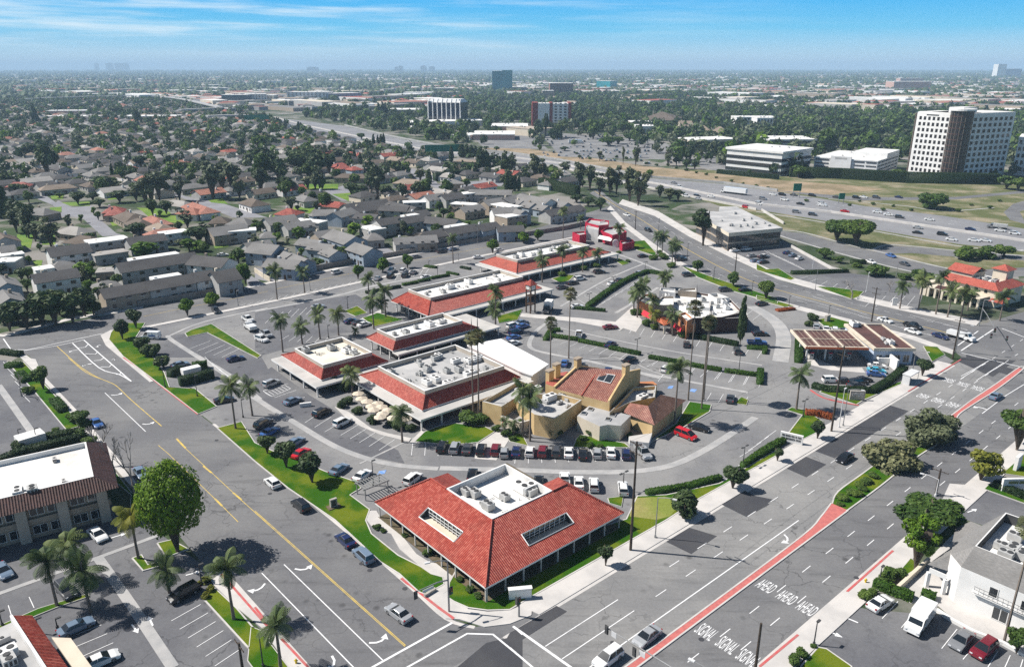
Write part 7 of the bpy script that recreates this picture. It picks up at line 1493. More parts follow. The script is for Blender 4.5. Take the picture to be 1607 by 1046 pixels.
b = MB(); m_ = Vector(f[:2]).lerp(Vector(e[:2]), .62); b.box((m_.x, m_.y, 5.35), (1.8, .05, .45), math.atan2(e[1] - f[1], e[0] - f[0])); b.build('street_sign', LAMPW, o)
f2 = G((1118, 1085), 6.0); f2 = (f2[0], f2[1], 0); e2 = G(q('D3', '590,760')[0], 6.2)
o = signal('traffic signal with long white mast arm over the boulevard', f2, 8.6, [e2], [((*G(q('D3', '582,762')[0], 6.2)[:2], 6.4), ANG_A + math.pi / 2), ((*G(q('D3', '748,895')[0], 6.2)[:2], 6.4), ANG_A + math.pi / 2)], ((Vector(G(q('D3', '900,858')[0], 9)[:2]) - Vector(f2[:2])).normalized()))
for s, w in (('625,800', .8), ('795,915', .9)):
 p = G(q('D3', s)[0], 6.2); b = MB(); b.box((p[0], p[1], 5.75), (w, .05, .8), ANG_A + math.pi / 2); b.build('lane_sign', LAMPW, o)
for foot, lb in ((q('D3', '55,695')[0], 'short signal post with lamps beside the white corner sign'), (q('D2', '1585,690')[0], 'short signal post at the rounded kerb corner')):
 if lb.startswith('short signal post at'): continue
 p = G(foot); signal(lb, p, 3.4, [], [((p[0], p[1] - .2, 3.4), ANG_A), ((p[0] - .3, p[1], 3.2), ANG_B)])
f = G(q('B4', '1165,870')[0]); e = G(q('B4', '1480,790')[0], 6); signal('traffic signal with mast arm at the far junction', f, 8, [e], [((*G(q('B4', '1378,770')[0], 6)[:2], 6.3), 0), ((*G(q('B4', '1470,785')[0], 6)[:2], 6.3), 0)], (.8, -.5))
f = G(q('B4', '1305,715')[0]); e = G(q('B4', '1400,735')[0], 6); signal('traffic signal before the mission style restaurant', f, tall(f, q('B4', '1325,560')[0]), [e], [((e[0], e[1], 6.2), 0)], (.3, -.9))
def slab(name, label, c, foot, w, h, d, ang, m, cat='sign', lift=.1):
 p = G(q(c, foot)[0], lift); o = thing(name, label, cat, p); b = MB(); b.box((p[0], p[1], 0), (w, d, h + lift), ang); b.build('panel', m, o); return o, p
o, p = slab('corner_sign', 'angled white monument sign at the boulevard corner', 'D3', '62,580', 3.4, 1.7, .6, ANG_A - .25 - math.pi / 2 + 1.25, WHITE); b = MB(); b.box((p[0], p[1], 1.8), (3.6, .8, .12), ANG_A - .25 - math.pi / 2 + 1.25); b.build('cap', WHITE, o)
def text(root, s, pos, ang, size, m, name='lettering', tilt=math.pi / 2):
 cu = bpy.data.curves.new(s, 'FONT'); cu.body = s; cu.align_x = 'CENTER'; cu.align_y = 'CENTER'; cu.size = size; cu.extrude = .01
 o = bpy.data.objects.new('tmp', cu); COL.objects.link(o); bpy.context.view_layer.update(); me = bpy.data.meshes.new_from_object(o.evaluated_get(bpy.context.evaluated_depsgraph_get())); bpy.data.objects.remove(o); bpy.data.curves.remove(cu)
 me.materials.clear(); me.materials.append(m); o = bpy.data.objects.new(name, me); COL.objects.link(o); o.parent = root; o.location = Vector(pos) - root.location; o.rotation_euler = (tilt, 0, ang); return o
def bars(root, p, ang, w, z0, rows, m, off=.06, seed=2):
 """illegible rows of raised letters"""
 r = random.Random(seed); n = Vector((math.sin(ang), -math.cos(ang))); d = Vector((math.cos(ang), math.sin(ang))); b = MB()
 for k, hh in enumerate(rows):
  x = -w / 2
  while x < w / 2 - .15:
   l = r.uniform(.12, .3) * hh * 2; c = Vector(p[:2]) + d * (x + l / 2) + n * off; b.box((c.x, c.y, z0 - k * hh * 1.6), (l * .7, .04, hh), ang); x += l + (.15 if r.random() < .2 else .03)
 b.build('lettering', m, root)
slab('low_sign', 'low long grey sign in the lawn by the corner signal', 'D2', '1052,555', 2.2, .5, .4, ANG_A + .1, STONE)
o, p = slab('stone_monument', 'upright grey stone monument on the long lawn', 'C2', '474,900', 1.3, 1.75, .5, .62, STONE); b = MB(); b.box((p[0], p[1], 0), (2.4, 1.6, .3), .62); b.build('base', SOIL, o); b = MB(); n = Vector((math.sin(.62), -math.cos(.62))); b.box((p[0] + n.x * .27, p[1] + n.y * .27, .5), (.8, .03, 1.1), .62); b.build('plaque', DARKM, o)
an = -.55; o, p = slab('lettered_sign', 'wide white sign with dark lettering beside the boulevard pavement', 'C4', '208,512', 4.6, 2.1, .5, an, WHITE); bars(o, p, an, 3.9, 1.45, (.42, .42), DARKM, .29, 3)
an = -.1; o, p = slab('price_sign', 'pale stone sign on the petrol station lawn', 'C4', '602,258', 3.4, 2.4, .5, an, STONE); bars(o, p, an, 2.6, 1.7, (.35, .25), WHITE, .28, 4)
slab('white_sign', 'small white sign in the far restaurant lawn', 'B4', '808,595', 1.6, 2.6, .3, 0, WHITE); slab('wall_sign', 'stone block sign behind the petrol canopy', 'B4', '415,685', 2.2, 1.9, .8, ANG_A, STONE)
an = ANG_A - math.pi / 2 + .35; o, p = slab('office_sign', 'white slatted sign wall with pale lettering at the right edge', 'C4', '1575,800', 7, 2.6, .5, an + .55, WHITE); bars(o, p, an + .55, 5, 1.7, (.6,), GRASSY, .29, 5)
slab('white_sign', 'narrow white upright sign at the right frame edge', 'C4', '1562,670', 2.6, 3.0, .6, ANG_A, WHITE)
slab('kerb_sign', 'low white sign in the terrace planting', 'C2', '305,295', 2.6, .9, .5, .3, WHITE)
slab('rubbish_wall', 'white rubbish enclosure wall in the western lot', 'C1', '190,520', 5, 2.2, 3.5, ANG_A + .1, WHITE, 'wall'); slab('rubbish_wall', 'white skip behind the hedges of the rubbish enclosure', 'C1', '1150,105', 4.5, 2.0, 2.2, ANG_A, WHITE, 'skip'); slab('cooler_box', 'row of white cages outside the maroon roofed shop', 'B4', '745,940', 3.6, 2.0, 1.2, frK.ang, WHITE, 'cage'); slab('white_fence', 'tall white panel beside the maroon roofed shop', 'B4', '800,960', .5, 3, 4.5, frK.ang, WHITE, 'fence')
# bus shelter
p = BV.at(bvs(q('C4', '905,150')[0]), 1.7); o = thing('bus_shelter', 'white bus shelter standing on the boulevard pavement', 'bus shelter', (p[0], p[1], .14)); f = Fr(p, ANG_A); b = MB(); b.fbox(f, -2.6, 2.6, -1, 1.1, 2.6, 2.85); b.build('roof', LAMPW, o); b = MB(); b.fbox(f, -2.5, 2.5, .9, 1.0, .1, 2.6); b.fbox(f, -2.5, -2.4, -.8, .9, .1, 2.6); b.build('panel', LAMPW, o); b = MB(); b.fbox(f, -1.8, 1.8, .3, .8, .5, .6); b.build('bench', METAL, o)
for x in (-2.4, 2.4): b = MB(); b.tube([f.at(x, -.85, .1), f.at(x, -.85, 2.6)], .06, 6); b.build('post', METAL, o)
# fire hydrants
HY = mat('hydrant_yellow', (0.75, 0.52, 0.02));
for c, s, lb in (('D4', '655,485', 'yellow fire hydrant on the eastern pavement'), ('D2', '248,970', 'yellow fire hydrant on the western pavement')):
 p = G(q(c, s)[0], .14); o = thing('fire_hydrant', lb, 'hydrant', p); b = MB(); b.tube([(p[0], p[1], .1), (p[0], p[1], .7), (p[0], p[1], .85)], [.16, .14, .05], 8); b.build('barrel', HY, o); b = MB(); b.tube([(p[0] - .25, p[1], .55), (p[0] + .25, p[1], .55)], .08, 6); b.build('outlet', HY, o)
# pergola by the office
p = G(q('C2', '708,815')[0]); o = thing('pergola', 'grey timber pergola at the office garden', 'pergola', p); f = Fr(p, ANG_A)
for k in range(10): b = MB(); b.fbox(f, -2.6 + k * .56, -2.48 + k * .56, -1.7, 1.7, 2.4, 2.55); b.build('slat', STEEL, o)
for y in (-1.5, 1.5): b = MB(); b.fbox(f, -2.8, 2.8, y - .08, y + .08, 2.2, 2.395); b.build('beam', STEEL, o)
for x in (-2.4, 2.4):
 for y in (-1.5, 1.5): b = MB(); b.fbox(f, x - .08, x + .08, y - .08, y + .08, 0, 2.2); b.build('post', STEEL, o)
# back wall of the townhouses, ramp fence, freeway barriers, green signs
WALLG = mat('block_wall', (0.30, 0.27, 0.24), (0.24, 0.21, 0.19), vs=.3, fine=.1)
def wall(pts, h, w, label, name='garden_wall', m=None, z=0, cat='wall'):
 b = MB(); strip(b, pts, w, h, 0, z); tag(b.build(name, m or WALLG), label, cat)
wall(g('B1', '560,660 700,612 840,598 1100,555 1430,495'), 2.0, .3, 'long grey block wall behind the dark trees of the back street'); wall(g('B2', '130,445 300,400 560,350 800,310'), 2.0, .3, 'grey block wall in front of the blue-grey gabled townhouses'); wall(g('B2', '800,310 1100,255 1300,225 1569,180'), 2.0, .3, 'grey block wall in front of the long townhouse terrace'); wall(g('B3', '-50,215 110,185 330,150 440,125'), 2.0, .3, 'grey block wall leading to the crimson restaurant'); wall(g('B2', '0,400 60,440 90,455'), 1.8, .3, 'short pale fence at the townhouse drive', 'fence', CREAM, 0, 'fence')
wall([G(p) for p in FWm], 1.1, 1.2, 'pale concrete barrier down the middle of the freeway', 'freeway_barrier', CONC, 0, 'barrier'); wall([G((p[0], p[1] - .6)) for p in FW[1:11]], 1.6, .8, 'pale sound wall on the far freeway edge', 'freeway_wall', CONC2, 0, 'wall'); wall([G((p[0], p[1] + .8)) for p in FWB[4:13]], 1.2, .7, 'pale barrier on the near freeway edge', 'freeway_barrier', CONC, 0, 'barrier')
wall(g('B4', '205,255 440,385 500,400'), 1.2, .35, 'low pale wall between office lot and ramp', 'lot_wall', CONC); wall(g('B4', '30,40 160,120'), 1.3, .4, 'pale wall behind the low office', 'lot_wall', CONC); wall(g('D4', '840,545 1030,370'), 1.0, .5, 'low cream wall beside the white gate sign', 'garden_wall', CREAM); wall(g('D4', '1080,660 1170,720 1300,790 1480,860 1607,930'), .5, .5, 'low white kerb wall before the white building', 'garden_wall', WHITE); wall(g('C1', '0,620 160,570'), 1.2, .4, 'low wall behind the motel', 'garden_wall', CONC2)
GRN = mat('sign_green', (0.01, 0.16, 0.10), (0.012, 0.18, 0.11))
for c, foot, w, z0, z1, lb in (('A2', '1140,640', 34, 5, 11, 'wide green freeway sign in front of the tan bank'), ('A4', '240,880', 5, 4, 8.5, 'green freeway sign below the striped office'), ('A4', '508,915', 3.5, 2.5, 6, 'small green exit sign on the dry verge'), ('A1', '1545,440', 34, 6, 12, 'far green freeway sign by the overpasses'), ('A2', '25,430', 22, 5, 11, 'distant green freeway gantry sign')):
 p = G(q(c, foot)[0]); o = thing('road_sign', lb, 'road sign', p); b = MB(); b.box((p[0], p[1], z0), (w, .4, z1 - z0), .1); b.build('panel', GRN, o)
 for s in (-.4, .4): b = MB(); b.tube([(p[0] + w * s, p[1] + w * s * .1 + .4, 0), (p[0] + w * s, p[1] + w * s * .1 + .4, z1 - .5)], .2, 6); b.build('post', STEEL, o)
# power pylon lines of small poles in the homes
for k, (x, y, x2, y2) in enumerate(((100, 885, 105, 740), (370, 890, 372, 700))): pass
# flyover and overpasses far left
FLY = [(40, 155), (110, 152), (170, 150.5), (230, 150), (270, 153), (300, 158), (345, 168)]
b = MB(); P = smoothpts([G(p, 9) for p in FLY], 6)
for z0, z1, w in ((8.0, 9.4, 12),):
 L = []; strip(b, P, w, 9.4, 0, 8.0)
tag(b.build('flyover', CONC2), 'curving concrete freeway flyover in the left distance', 'flyover')
for k in range(2, len(P) - 1, 3):
 p = P[k]; o = MB(); o.tube([(p[0], p[1], 0), (p[0], p[1], 8.0)], 1.3, 8); tag(o.build('bridge_pier', CONC2), 'round pier under the distant freeway flyover', 'bridge pier', 'piers of the flyover')
for s, lb in (('1080,352 1250,345 1350,340 1400,345', 'upper of the two distant freeway overpasses'), ('1240,390 1350,386 1500,384', 'lower of the two distant freeway overpasses'), ):
 b = MB(); strip(b, g('A1', s, 8), 11, 8.6, 0, 6.5); o = tag(b.build('overpass', CONC2), lb, 'overpass')
flat('far_freeway', [g('A1', '990,310 1150,300 1330,345 1500,390 1520,420 1300,410 1240,380 1060,330')], 0.03, CONC2)
# ------------------------------------------------------------------ homes behind the back street
SHG2 = shingle('dark_shingle', (0.085, 0.082, 0.085), (0.13, 0.125, 0.12)); SHBR = shingle('brown_shingle', (0.13, 0.105, 0.085), (0.19, 0.155, 0.13)); SHLT = shingle('pale_shingle', (0.33, 0.31, 0.29), (0.42, 0.40, 0.37)); SHTN = shingle('tan_shingle', (0.27, 0.215, 0.17), (0.34, 0.28, 0.22))
TILES2 = tile('salmon_tile', (0.42, 0.17, 0.11), (0.36, 0.14, 0.09), (0.47, 0.21, 0.15), .5, .6); TILER = tile('house_red_tile', (0.40, 0.10, 0.07), (0.33, 0.08, 0.06), (0.45, 0.14, 0.10), .5, .6)
SIDING = mat('grey_siding', (0.46, 0.45, 0.43), (0.38, 0.375, 0.365), vs=.3); SIDB = mat('blue_grey_siding', (0.34, 0.40, 0.47), (0.28, 0.34, 0.40), vs=.3)
ROOFC = {'g': ('grey', SHG2), 'l': ('light grey', SHG), 'b': ('brown', SHBR), 'p': ('pale', SHLT), 't': ('tan', SHTN), 'r': ('red tiled', TILER), 's': ('salmon tiled', TILES2), 'w': ('white flat', ROOFW)}
HOMES = []
rgh = random.Random(41)
def house(name, fr, L, Wd, h, rh, roofm, wallm, kind='gable', win=True, parent=None):
 """fr at the house middle, a along the ridge. Parts: wall, roof, windows, door, chimney"""
 o = bpy.data.objects.new(name, None); COL.objects.link(o); o.location = (fr.o.x, fr.o.y, 0)
 hl, hw = L / 2, Wd / 2; e = .5
 b = MB(); b.fbox(fr, -hl, hl, -hw, hw, 0, h)
 if kind == 'gable':
  for s in (-1, 1): b.face([fr.at(s * hl, -hw * s, h), fr.at(s * hl, hw * s, h), fr.at(s * hl, 0, h + rh * .97)])
 b.build('wall', wallm, o)
 b = MB(); zl = h - rh * e / hw
 if kind == 'flat': b.fbox(fr, -hl - .2, hl + .2, -hw - .2, hw + .2, h, h + .5)
 else:
  hx = 0 if kind == 'gable' else min(hw, hl * .95)
  E1, E2, E3, E4 = [fr.at(sx * (hl + e), sy * (hw + e), zl) for sx, sy in ((-1, -1), (1, -1), (1, 1), (-1, 1))]; R1, R2 = fr.at(-hl - e + hx, 0, h + rh), fr.at(hl + e - hx, 0, h + rh); u = Vector((0, 0, .14))
  top = [[E1, E2, R2, R1], [E3, E4, R1, R2]] + ([[E2, E3, R2], [E4, E1, R1]] if hx else [])
  for f_ in top: b.face([tuple(Vector(p) + u) for p in f_])
  for f_ in top: b.face([p for p in f_][::-1])
  ed = [E1, E2, E3, E4] if hx else [E1, E2, R2, E3, E4, R1]
  for i in range(len(ed)): p, r_ = Vector(ed[i]), Vector(ed[(i + 1) % len(ed)]); b.face([p, r_, r_ + u, p + u])
 b.build('roof', roofm, o)
 if win:
  n = max(1, int(L / 4.2)); zs = [(.9, 2.2)] if h < 4 else [(.8, 2.2), (3.5, 4.7)]
  for sd in (1, -1):
   f2 = fr if sd == 1 else Fr(fr.o, fr.ang + math.pi)
   for k in range(n):
    x = -hl + (k + .5) * L / n
    for z0, z1 in zs:
     b = MB(); w = 1.7 if k % 3 else 1.2; b.fbox(f2, x - w / 2, x + w / 2, -hw - .04, -hw + .05, z0, z1, 0); b.fbox(f2, x - w / 2 - .08, x + w / 2 + .08, -hw - .07, -hw + .02, z0 - .12, z0 - .004, 1); b.build('window', [GLASS, WHITE], o)
  b = MB(); b.fbox(fr, hl * .3, hl * .3 + 1, -hw - .05, -hw + .05, 0, 2.1); b.build('door', WOODB, o)
  b = MB(); b.fbox(fr, -hl * .55, -hl * .55 + .9, hw * .25, hw * .25 + .9, h + rh * .4, h + rh + .7); b.build('chimney', rgh.choice((CREAM, TAN, WHITE)), o)
 HOMES.append((fr.o.x, fr.o.y, max(L, Wd) * .6)); return o
def homes(specs, phrase, group, kind='gable', nm='townhouse'):
 its = []
 for s in specs.split(';'):
  v = s.split(); c, p1, p2, W_, rc = v[:5]; h = float(v[5]) if len(v) > 5 else 5.2; kd = v[6] if len(v) > 6 else kind; rh = min(2.6, float(W_) * .24) if kd != 'flat' else 0
  a, b = [Vector(G(q(c, p)[0], h + rh)[:2]) for p in (p1, p2)]; d = b - a; ang = math.atan2(d.y, d.x); ax = min((ANG_A, ANG_B, ANG_A + math.pi, ANG_B + math.pi, ANG_A - math.pi, ANG_B - math.pi), key=lambda t: abs((t - ang + math.pi) % (2 * math.pi) - math.pi))
  if abs((ax - ang + math.pi) % (2 * math.pi) - math.pi) < .35: ang = ax
  wm = SIDB if 'x' in rc else rgh.choice((SIDING, TAN, WHITE, SIDING)); rc = rc[0]
  o = house(nm, Fr((a + b) / 2, ang), max(d.length, 5), float(W_), h, rh, ROOFC[rc][1], wm, kd); its.append((o, f'{ROOFC[rc][0]} roofed {nm}'))
  # pale flat roof strips along some ridges (the terraces have white-coated wells)
  if len(v) > 7:
   fr = Fr((a + b) / 2, ang); L = d.length; b_ = MB(); b_.fbox(fr, -L * .32, L * .32, .3, float(W_) * .5, h + rh - .7, h + rh + .25); b_.build('roof_well', ROOFW, o)
 rowlabels(its, phrase, 'house', group)
homes('B1 680,348 1135,283 10 g 5.4 gable w;B1 590,500 850,455 9 g 4.6 gable;B1 850,455 1115,410 9 g 4.8 gable w;B1 1120,405 1235,388 9 g 5;B1 1140,300 1340,318 10 g 5;B1 1240,400 1375,378 11 g 5.2;B1 540,460 690,440 7 l 3.4 hip;B1 570,395 700,385 8 p 3.4 flat', 'of the terrace behind the dark street trees', 'terrace behind the dark street trees')
homes('B1 185,408 445,382 9 g 5.6 gable;B1 275,258 510,230 11 g 4.8 gable;B1 510,228 740,198 9 w 5 flat;B1 740,200 955,172 9 g 5 gable;B1 950,180 1085,155 8 w 4.6 flat;B1 270,345 440,325 9 l 3.6 hip;B1 200,385 310,372 6 w 5 flat;B1 540,300 740,278 7 p 3.6 flat', 'in the second terrace at the left', 'second terrace at the left')
homes('B1 -10,300 130,285 10 w 4 flat;B1 -10,335 110,330 8 w 4 flat;B1 0,250 75,240 9 l 4.4;B1 -20,420 60,460 8 lx 4.6;B1 -20,510 95,545 8 lx 4.4;B1 -30,580 80,570 8 w 4 flat;B1 -40,170 60,190 11 b 4.2', 'at the left frame edge', 'homes at the left edge')
homes('B1 1230,145 1420,112 12 l 4.6;B1 1340,160 1500,150 7 w 5 flat;B1 1430,228 1580,212 11 l 5;B2 -10,228 140,242 11 lx 5.2;B2 80,318 265,332 9 lx 4.6;B2 130,270 230,290 7 lx 4;B2 200,290 320,320 7 lx 4', 'by the blue-grey gable driveway', 'homes by the driveway')
homes('B2 440,152 610,185 11 lx 6;B2 270,200 390,215 8 lx 4.4;B2 335,225 465,240 8 lx 4.2;B2 410,255 500,270 8 lx 4.2;B2 575,228 705,255 9 lx 5;B2 350,165 440,150 8 l 5', 'in the gabled group behind the block wall', 'gabled group behind the wall')
homes('B2 50,78 235,66 11 l 4.6;B2 160,112 330,98 9 l 4.2;B2 240,95 400,110 7 w 4 flat;B2 345,35 460,32 9 lx 5;B2 460,50 560,22 9 lx 5;B2 30,165 120,160 8 l 3.6 hip', 'above the gabled group', 'homes above the gabled group')
homes('B2 700,88 850,75 9 g 5.4;B2 850,78 1000,62 9 g 5.6 gable w;B2 1005,72 1190,92 9 gx 5;B2 955,168 1110,145 9 g 4.6;B2 1105,145 1290,118 9 g 4.8 gable w;B2 1290,120 1420,108 9 gx 4.6;B2 815,200 945,192 8 l 4;B2 945,188 1060,182 9 l 4;B2 640,135 740,150 8 w 4 flat;B2 645,175 745,168 9 l 3.6 hip;B2 1420,130 1569,125 8 gx 4.6', 'in the long terrace behind the block wall', 'long terrace behind the wall')
homes('B2 560,20 745,-5 9 g 4.8;B2 740,8 900,15 8 g 5;B2 600,52 720,62 8 g 4;B2 530,15 690,5 6 w 5 flat;B2 870,-8 1000,-12 7 w 4.6 flat;B2 1390,25 1530,18 10 l 5.4;B2 1430,72 1570,60 10 w 5 flat;B2 1190,15 1330,5 9 l 4;B2 900,45 1010,35 8 g 5', 'in the upper rows below the pyramid roof', 'upper rows below the pyramid roof')
homes('A2 1020,868 1140,850 10 l 4.4;A2 1110,862 1240,850 10 g 4.6;A2 1150,870 1320,850 7 w 5 flat;A2 560,925 760,885 10 g 4.8;A2 790,905 990,935 9 g 4.8;A2 1290,832 1540,835 9 l 4.6;A2 1370,895 1480,880 10 l 5.2;A2 1490,885 1610,850 10 l 5;A2 1440,920 1580,940 8 w 5.4 flat;A2 1190,915 1340,925 7 w 4.6 flat', 'near the pyramid roofed house', 'homes near the pyramid roof')
homes('A3 40,862 270,885 11 l 5.4;A3 20,890 80,900 8 lx 4;A3 90,905 150,915 8 lx 4;A3 170,920 230,930 8 lx 4;A3 250,895 350,910 8 lx 4.4;A3 200,955 430,925 9 g 4.4;A3 -20,935 80,960 9 lx 5', 'at the terrace end by the hedge wall', 'terrace end by the hedge wall')
homes('A2 1185,770 1185,768 14 p 4.6 hip', 'shaped like a pyramid with a pale roof', None, 'hip', 'house')
homes('A1 1010,890 1140,905 9 p 3.6;A1 1110,905 1290,940 10 s 3.6 hip;A1 1460,880 1590,895 11 b 3.6 hip;A1 620,935 740,930 10 r 3.4 hip;A1 700,960 860,985 11 b 3.4 hip;A1 860,985 1000,1010 10 s 3.4 hip;A1 40,790 180,785 9 r 3.4 hip;A1 230,810 450,795 9 t 3.4;A1 1100,600 1000,610 9 p 3.4', 'round the cul-de-sac', 'homes round the cul-de-sac', 'hip', 'house')
homes('A2 490,690 560,680 9 r 5;A2 560,695 630,690 9 rx 5;A2 490,735 680,740 9 b 3.6 hip;A2 850,765 1020,775 10 t 3.4 hip;A2 400,895 545,910 9 r 3.4 hip;A2 150,942 260,950 10 r 3.6 hip;A2 250,860 350,875 9 l 3.6 hip;A2 345,965 440,955 9 lx 4;A2 780,875 900,862 8 b 3.4 hip;A2 130,595 200,600 9 p 3.8 hip;A2 670,655 800,650 9 b 3.6 hip;A2 1060,620 1120,610 9 lx 4;A2 1210,660 1340,665 14 t 6 flat', 'around the green park lawns', 'homes round the park lawns', 'hip', 'house')
homes('B1 370,125 500,140 10 p 3.4 hip;B1 420,180 580,195 10 b 3.4 hip;B1 180,20 300,30 10 l 3.4 hip;B1 880,105 1000,130 11 t 3.4 hip;B1 760,80 880,100 10 b 3.4 hip;B1 850,155 1075,135 9 s 3.4;B1 620,30 740,25 10 r 3.4 hip;B1 700,45 820,60 8 b 3.4;B1 1060,20 1180,25 10 s 3.4 hip;B1 1230,75 1340,72 10 b 3.4 hip;B1 1350,80 1480,85 10 l 3.4 hip', 'along the cul-de-sac street', 'homes along the cul-de-sac street', 'hip', 'house')
# ------------------------------------------------------------------ suburb beyond: houses on blocks, nearest ones as things
def inside(p, poly):
 x, y = p; r = False; j = len(poly) - 1
 for i in range(len(poly)):
  (x0, y0), (x1, y1) = poly[i], poly[j]
  if (y0 > y) != (y1 > y) and x < (x1 - x0) * (y - y0) / (y1 - y0) + x0: r = not r
  j = i
 return r
SUB = [(-60, 330), (-60, 150), (100, 150), (300, 160), (420, 186), (470, 204), (580, 229), (720, 251), (800, 262), (880, 275), (930, 293), (905, 310), (860, 300), (800, 295), (700, 318), (640, 325), (560, 318), (430, 318), (240, 312), (100, 302), (60, 320)]
STR = [g('A1', '190,850 250,850 380,940 560,930 570,960 470,995 300,995 380,950 230,890'), g('A1', '1180,890 1260,890 1607,1000 1400,1000 1200,920 1000,850 1040,850'), g('A2', '240,800 500,800 500,830 250,830'), g('A2', '460,860 600,850 660,890 560,900'), g('A2', '880,690 1060,740 1100,800 1330,780 1500,790 1480,810 1100,830 1040,800 850,720'), g('A2', '420,840 560,800 640,900 520,900')]
def free(p, m=13): return all((p[0] - x) ** 2 + (p[1] - y) ** 2 > (m * .5 + r) ** 2 for x, y, r in HOMES) and not any(inside(p[:2], [w[:2] for w in S_]) for S_ in STR)
cand = []
SF = Fr((0, 0), ANG_A + .12)
for i in range(-90, 70):
 for j in range(8, 140):
  a, b = i * 18.5 + rgh.uniform(-2.5, 2.5), (j // 2) * 53 + (j % 2) * 23 + rgh.uniform(-2, 2)
  p = SF.at(a, b)
  if p[1] < 330: continue
  s = scr(p)
  if inside(s, SUB) and -30 < s[0]: cand.append((depth(p), p))
cand.sort()
Kk = 0; its = []; ROW2 = []
hp = {}
for d, p in cand:
 if not free(p): continue
 rc = rgh.choice('llggbgtplgpgglgbrgls'); L, W_ = rgh.uniform(13, 18), rgh.uniform(9, 12)
 if Kk < 150:
  Kk += 1; key = (rc, Kk % 3)
  if key not in hp:
   o = house('house', Fr((0, 0), 0), L, W_, 3.3, 2.2, ROOFC[rc][1], rgh.choice((SIDING, CREAM, WHITE)), rgh.choice(('hip', 'hip', 'gable'))); HOMES.pop()
   hp[key] = o
  else: o = dup(hp[key])
  o.location = (p[0], p[1], 0); o.rotation_euler = (0, 0, SF.ang + rgh.choice((0, math.pi / 2, math.pi))); HOMES.append((p[0], p[1], 8)); s = scr(p)
  zone = 'in the suburb left of the tall conifer' if s[0] < 60 else 'between conifer and park lawns' if s[0] < 330 else 'behind the tall park trees' if s[0] < 520 else 'beside the freeway curve'
  its.append((zone, o, f'{ROOFC[rc][0]} roofed house'))
 else: ROW2.append((p, SF.ang + rgh.choice((0, math.pi / 2)), L, W_, rc))
for z in sorted({k[0] for k in its}): rowlabels([(o, l) for zz, o, l in its if zz == z], z, 'house', 'houses ' + z)
def massmesh(name, V, Fq, mi, mats, tint=None, kind='stuff'):
 me = bpy.data.meshes.new(name); V = np.asarray(V, dtype=np.float32); n = len(Fq); w = Fq.shape[1]
 me.vertices.add(len(V)); me.vertices.foreach_set('co', V.ravel()); me.loops.add(n * w); me.loops.foreach_set('vertex_index', Fq.astype(np.int32).ravel()); me.polygons.add(n)
 me.polygons.foreach_set('loop_start', np.arange(n, dtype=np.int32) * w); me.polygons.foreach_set('loop_total', np.full(n, w, dtype=np.int32)); me.polygons.foreach_set('material_index', np.asarray(mi, dtype=np.int32))
 me.update(calc_edges=True)
 if tint is not None: me.attributes.new('tint', 'FLOAT', 'FACE').data.foreach_set('value', np.asarray(tint, dtype=np.float32))
 for m in mats: me.materials.append(m)
 o = bpy.data.objects.new(name, me); COL.objects.link(o); o['kind'] = kind; return o
def boxmass(name, items, mats):
 """items: (x, y, ang, L, W, h, roofheight, roofmat, wallmat)"""
 V = []; Fq = []; mi = []
 for (x, y, a, L, W_, h, rh, rm, wm) in items:
  c, s = math.cos(a), math.sin(a); k = len(V); T_ = lambda u, v, z: (x + u * c - v * s, y + u * s + v * c, z)
  hl, hw = L / 2, W_ / 2
  for z in (0, h): V += [T_(-hl, -hw, z), T_(hl, -hw, z), T_(hl, hw, z), T_(-hl, hw, z)]
  for i in range(4): Fq.append((k + i, k + (i + 1) % 4, k + 4 + (i + 1) % 4, k + 4 + i)); mi.append(wm)
  if rh:
   hx = min(hw, hl * .9); V += [T_(-hl + hx, 0, h + rh), T_(hl - hx, 0, h + rh)]
   Fq += [(k + 4, k + 5, k + 9, k + 8), (k + 6, k + 7, k + 8, k + 9), (k + 5, k + 6, k + 9, k + 9), (k + 7, k + 4, k + 8, k + 8)]; mi += [rm] * 4
  else: Fq.append((k + 4, k + 5, k + 6, k + 7)); mi.append(rm)
 F2 = np.array(Fq)
 me = bpy.data.meshes.new(name); me.from_pydata(V, [], [tuple(dict.fromkeys(f)) for f in Fq]); me.polygons.foreach_set('material_index', mi)
 for m in mats: me.materials.append(m)
 me.uv_layers.new(name='UVMap'); o = bpy.data.objects.new(name, me); COL.objects.link(o); o['kind'] = 'stuff'; return o
RM = [SHG2, SHG, SHBR, SHLT, SHTN, mat('far_red_roof', (0.36, 0.11, 0.08)), mat('far_salmon_roof', (0.40, 0.18, 0.13)), ROOFW, CREAM, WHITE, TAN, SIDING, mat('far_grey_wall', (0.3, 0.3, 0.31))]
ix = {'g': 0, 'l': 1, 'b': 2, 'p': 3, 't': 4, 'r': 5, 's': 6, 'w': 7}
boxmass('distant_houses', [(p[0], p[1], a, L, W_, 3.2, 2.2, ix[rc], rgh.choice((8, 9, 11))) for p, a, L, W_, rc in ROW2], RM)
TW = [(-106, 1165, 70), (45, 930, 50), (315, 570, 75), (230, 620, 60), (175, 640, 50), (-76, 2480, 90), (210, 780, 30)]
def clear0(x, y): return all((x - a) ** 2 + (y - b) ** 2 > (r + 45) ** 2 for a, b, r in TW)
rf_ = random.Random(77); far = []; FARB = []
